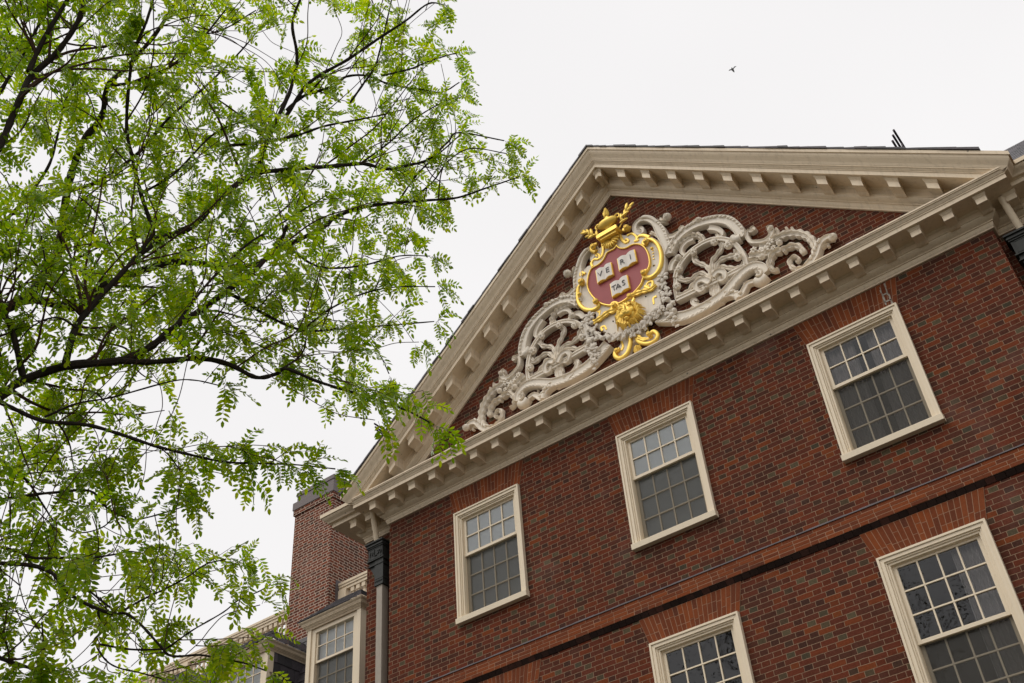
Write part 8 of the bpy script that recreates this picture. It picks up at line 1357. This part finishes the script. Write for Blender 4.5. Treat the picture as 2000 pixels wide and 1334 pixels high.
102 14 2 -2 2 8,334 25 5 -11 23 9,9 89 12 -2 5 5,31 8 10 5 -8 4,260 26 -7 13 24 8,134 22 4 -17 16 8,227 22 -7 -19 5 8,133 5 -26 2 -5 7,
254 26 -2 -28 9 9,113 25 -14 -14 10 8,317 27 -3 -7 14 6,334 10 0 -18 1 7,246 15 -9 -20 11 7,317 16 -19 -14 17 10,103 22 13 -17 22 9,227 26 3 0 26 9,
26 82 -2 2 5 5,225 17 15 2 8 5,146 12 -2 2 1 6,134 25 -1 -4 33 10,175 15 9 -1 7 5,227 21 9 -7 29 10,305 26 16 -7 15 6,133 20 -5 -12 6 5,
179 13 9 30 -10 9,329 22 -16 -22 16 10,29 21 26 14 -3 8,174 17 -29 -2 12 11,26 79 15 8 8 5,188 29 9 16 -4 7,240 26 8 -14 15 8,291 19 3 0 4 4,
81 3 2 -22 1 7,55 22 -3 -26 6 7,290 4 -9 12 -2 6"""

tb_ = (TRUNK[0][0],TRUNK[0][1],-ZO)
tree = empty('locust_tree', tb_, 'leafy green locust tree with dark branches filling the left side', 'tree')
def shift(v): return v
tk = MB(); tk.tube(catmull(TRUNK,6), 14)
for c in CONNECTORS: tk.tube(catmull(c,7), 10)
random.seed(21)
for l in LIMBS:
    c = catmull(l,6); tk.tube([(x,y,z,max(.0028,r)*(1+.10*math.sin(i*1.7)+random.uniform(-.08,.08))) for i,(x,y,z,r) in enumerate(c)], 8)
trunk = tk.build('trunk', 'bark', tree)
br = MB()
curves = [catmull(l,6) for l in LIMBS]+[catmull(l,6) for l in BRANCHES]
for c in curves[len(LIMBS):]: br.tube([(x,y,z,max(.0018,r)) for x,y,z,r in c], 6)
vs, fs = [], []
def leaflet(p, d, side, ln, w):
    nrm = d.cross(side); fold = nrm*(w*.22); o = len(vs)
    vs.extend((tuple(p), tuple(p+d*ln*.3+side*w*.5+fold), tuple(p+d*ln*.68+side*w*.42+fold), tuple(p+d*ln), tuple(p+d*ln*.68-side*w*.42+fold), tuple(p+d*ln*.3-side*w*.5+fold)))
    fs.append((o,o+1,o+2,o+3)); fs.append((o,o+3,o+4,o+5))
random.seed(77)
def rv(): return Vector((random.gauss(0,1),random.gauss(0,1),random.gauss(0,1)))
DOWN = Vector((0,0,-1))
def compound(p, d0, L, npair):
    d = d0.normalized(); side = d.cross(DOWN+rv()*.35); side = side.normalized() if side.length > .05 else d.orthogonal().normalized()
    droop = random.uniform(.10,.26); pts = []; q = p.copy(); st = L/(npair+2)
    for i in range(npair+2):
        pts.append(tuple(q)+(.0010,)); 
        if i > 0:
            s2 = (side - d*side.dot(d)).normalized(); ll = .034*(1-.45*abs(i/(npair+1)-.45))*random.uniform(.85,1.15)*L/.135
            for sg in (-1,1):
                ax = (d*random.uniform(.45,.75)+s2*sg+rv()*.14).normalized(); nn = d.cross(s2); sd_ = ax.cross(nn+rv()*.25)
                if sd_.length > .05: leaflet(q+d*random.uniform(-.003,.003), ax, sd_.normalized(), ll, ll*random.uniform(.36,.44))
        d = (d + DOWN*droop + rv()*.05).normalized(); q = q+d*st
    s2 = d.orthogonal().normalized(); leaflet(q-d*st*.3, d, s2, .030*L/.135, .013*L/.135)
    br.tube(pts[::2] if len(pts) > 4 else pts, 3)
for row in TWIGS.replace('\n',' ').split(','):
    bi, k, dx, dy, dz, nl = map(int, row.split())
    p = Vector(curves[bi][k][:3]); d = Vector((dx,dy,dz))/100; e = p+d
    if d.length > .07: br.tube([tuple(p)+(.0024,), tuple(p+d*.5+rv()*.006)+(.0019,), tuple(e)+(.0012,)], 4)
    dn = d.normalized() if d.length > 1e-4 else rv().normalized()
    for i in range(nl):
        t = 1. if i == nl-1 else random.uniform(.25,1.)
        o = rv(); o = (o-dn*o.dot(dn)).normalized()
        dd = dn*random.uniform(.2,.9)+o*.9+DOWN*random.uniform(0,.8) if i < nl-1 else dn+o*.25+DOWN*.35
        compound(p+d*t, dd, random.uniform(.095,.165), random.randint(5,7))
br.build('branch', 'twig', tree)
me = bpy.data.meshes.new('crown'); me.from_pydata(vs, [], fs); me.materials.append(M['leaf']); me.polygons.foreach_set('use_smooth', [True]*len(fs))
co = bpy.data.objects.new('crown', me); scene.collection.objects.link(co); co.parent = tree; co.location = -Vector(tb_)
print('leaflets', len(vs)//6)
# ------------------------------------------------------------------ an added unseen tree behind the viewer, there for the panes to reflect
random.seed(5); tb2 = (-5.3,-19,-ZO)
tall = empty('reflection_tree', tb2, 'added unseen tree behind the viewer, giving the dark window panes something to reflect', 'tree')
tm = MB(); tm.tube(catmull([(-5.3,-19,-ZO-.1,.42),(-5.2,-19,-6,.34),(-5.1,-18.9,-1.5,.28),(-4.9,-18.8,3,.18),(-4.8,-18.7,9,.05)],6), 12)
cv, cf = [], []
for k in range(46):
    a = random.uniform(0,6.28); z0 = random.uniform(-3.5,6); L_ = random.uniform(4,8)*(1-.05*max(0,z0)); p = Vector((-5.1,-18.9,z0)); d = Vector((math.cos(a),math.sin(a),random.uniform(.25,.9))).normalized(); pts = []
    for i in range(7):
        pts.append(tuple(p)+(.085*(1-i/7.2),)); 
        if i > 1:
            for _ in range(34):
                c = p+rv()*.62; n_ = rv().normalized(); u_ = n_.orthogonal().normalized(); w_ = n_.cross(u_); sz = random.uniform(.07,.17); o = len(cv)
                cv.extend([tuple(c+u_*sz), tuple(c+w_*sz*.5), tuple(c-u_*sz), tuple(c-w_*sz*.5)]); cf.append((o,o+1,o+2,o+3))
        d = (d+rv()*.16).normalized(); p = p+d*L_/7
    tm.tube(pts, 6)
tm.build('trunk','bark',tall)
me = bpy.data.meshes.new('crown'); me.from_pydata(cv, [], cf); me.materials.append(M['added_crown'])
co2 = bpy.data.objects.new('crown', me); scene.collection.objects.link(co2); co2.parent = tall; co2.location = -Vector(tb2)
# ------------------------------------------------------------------ lift everything so that the ground is z = 0
for o in scene.objects:
    if o.parent is None and o.type in ('MESH','EMPTY'): o.location.z += ZO
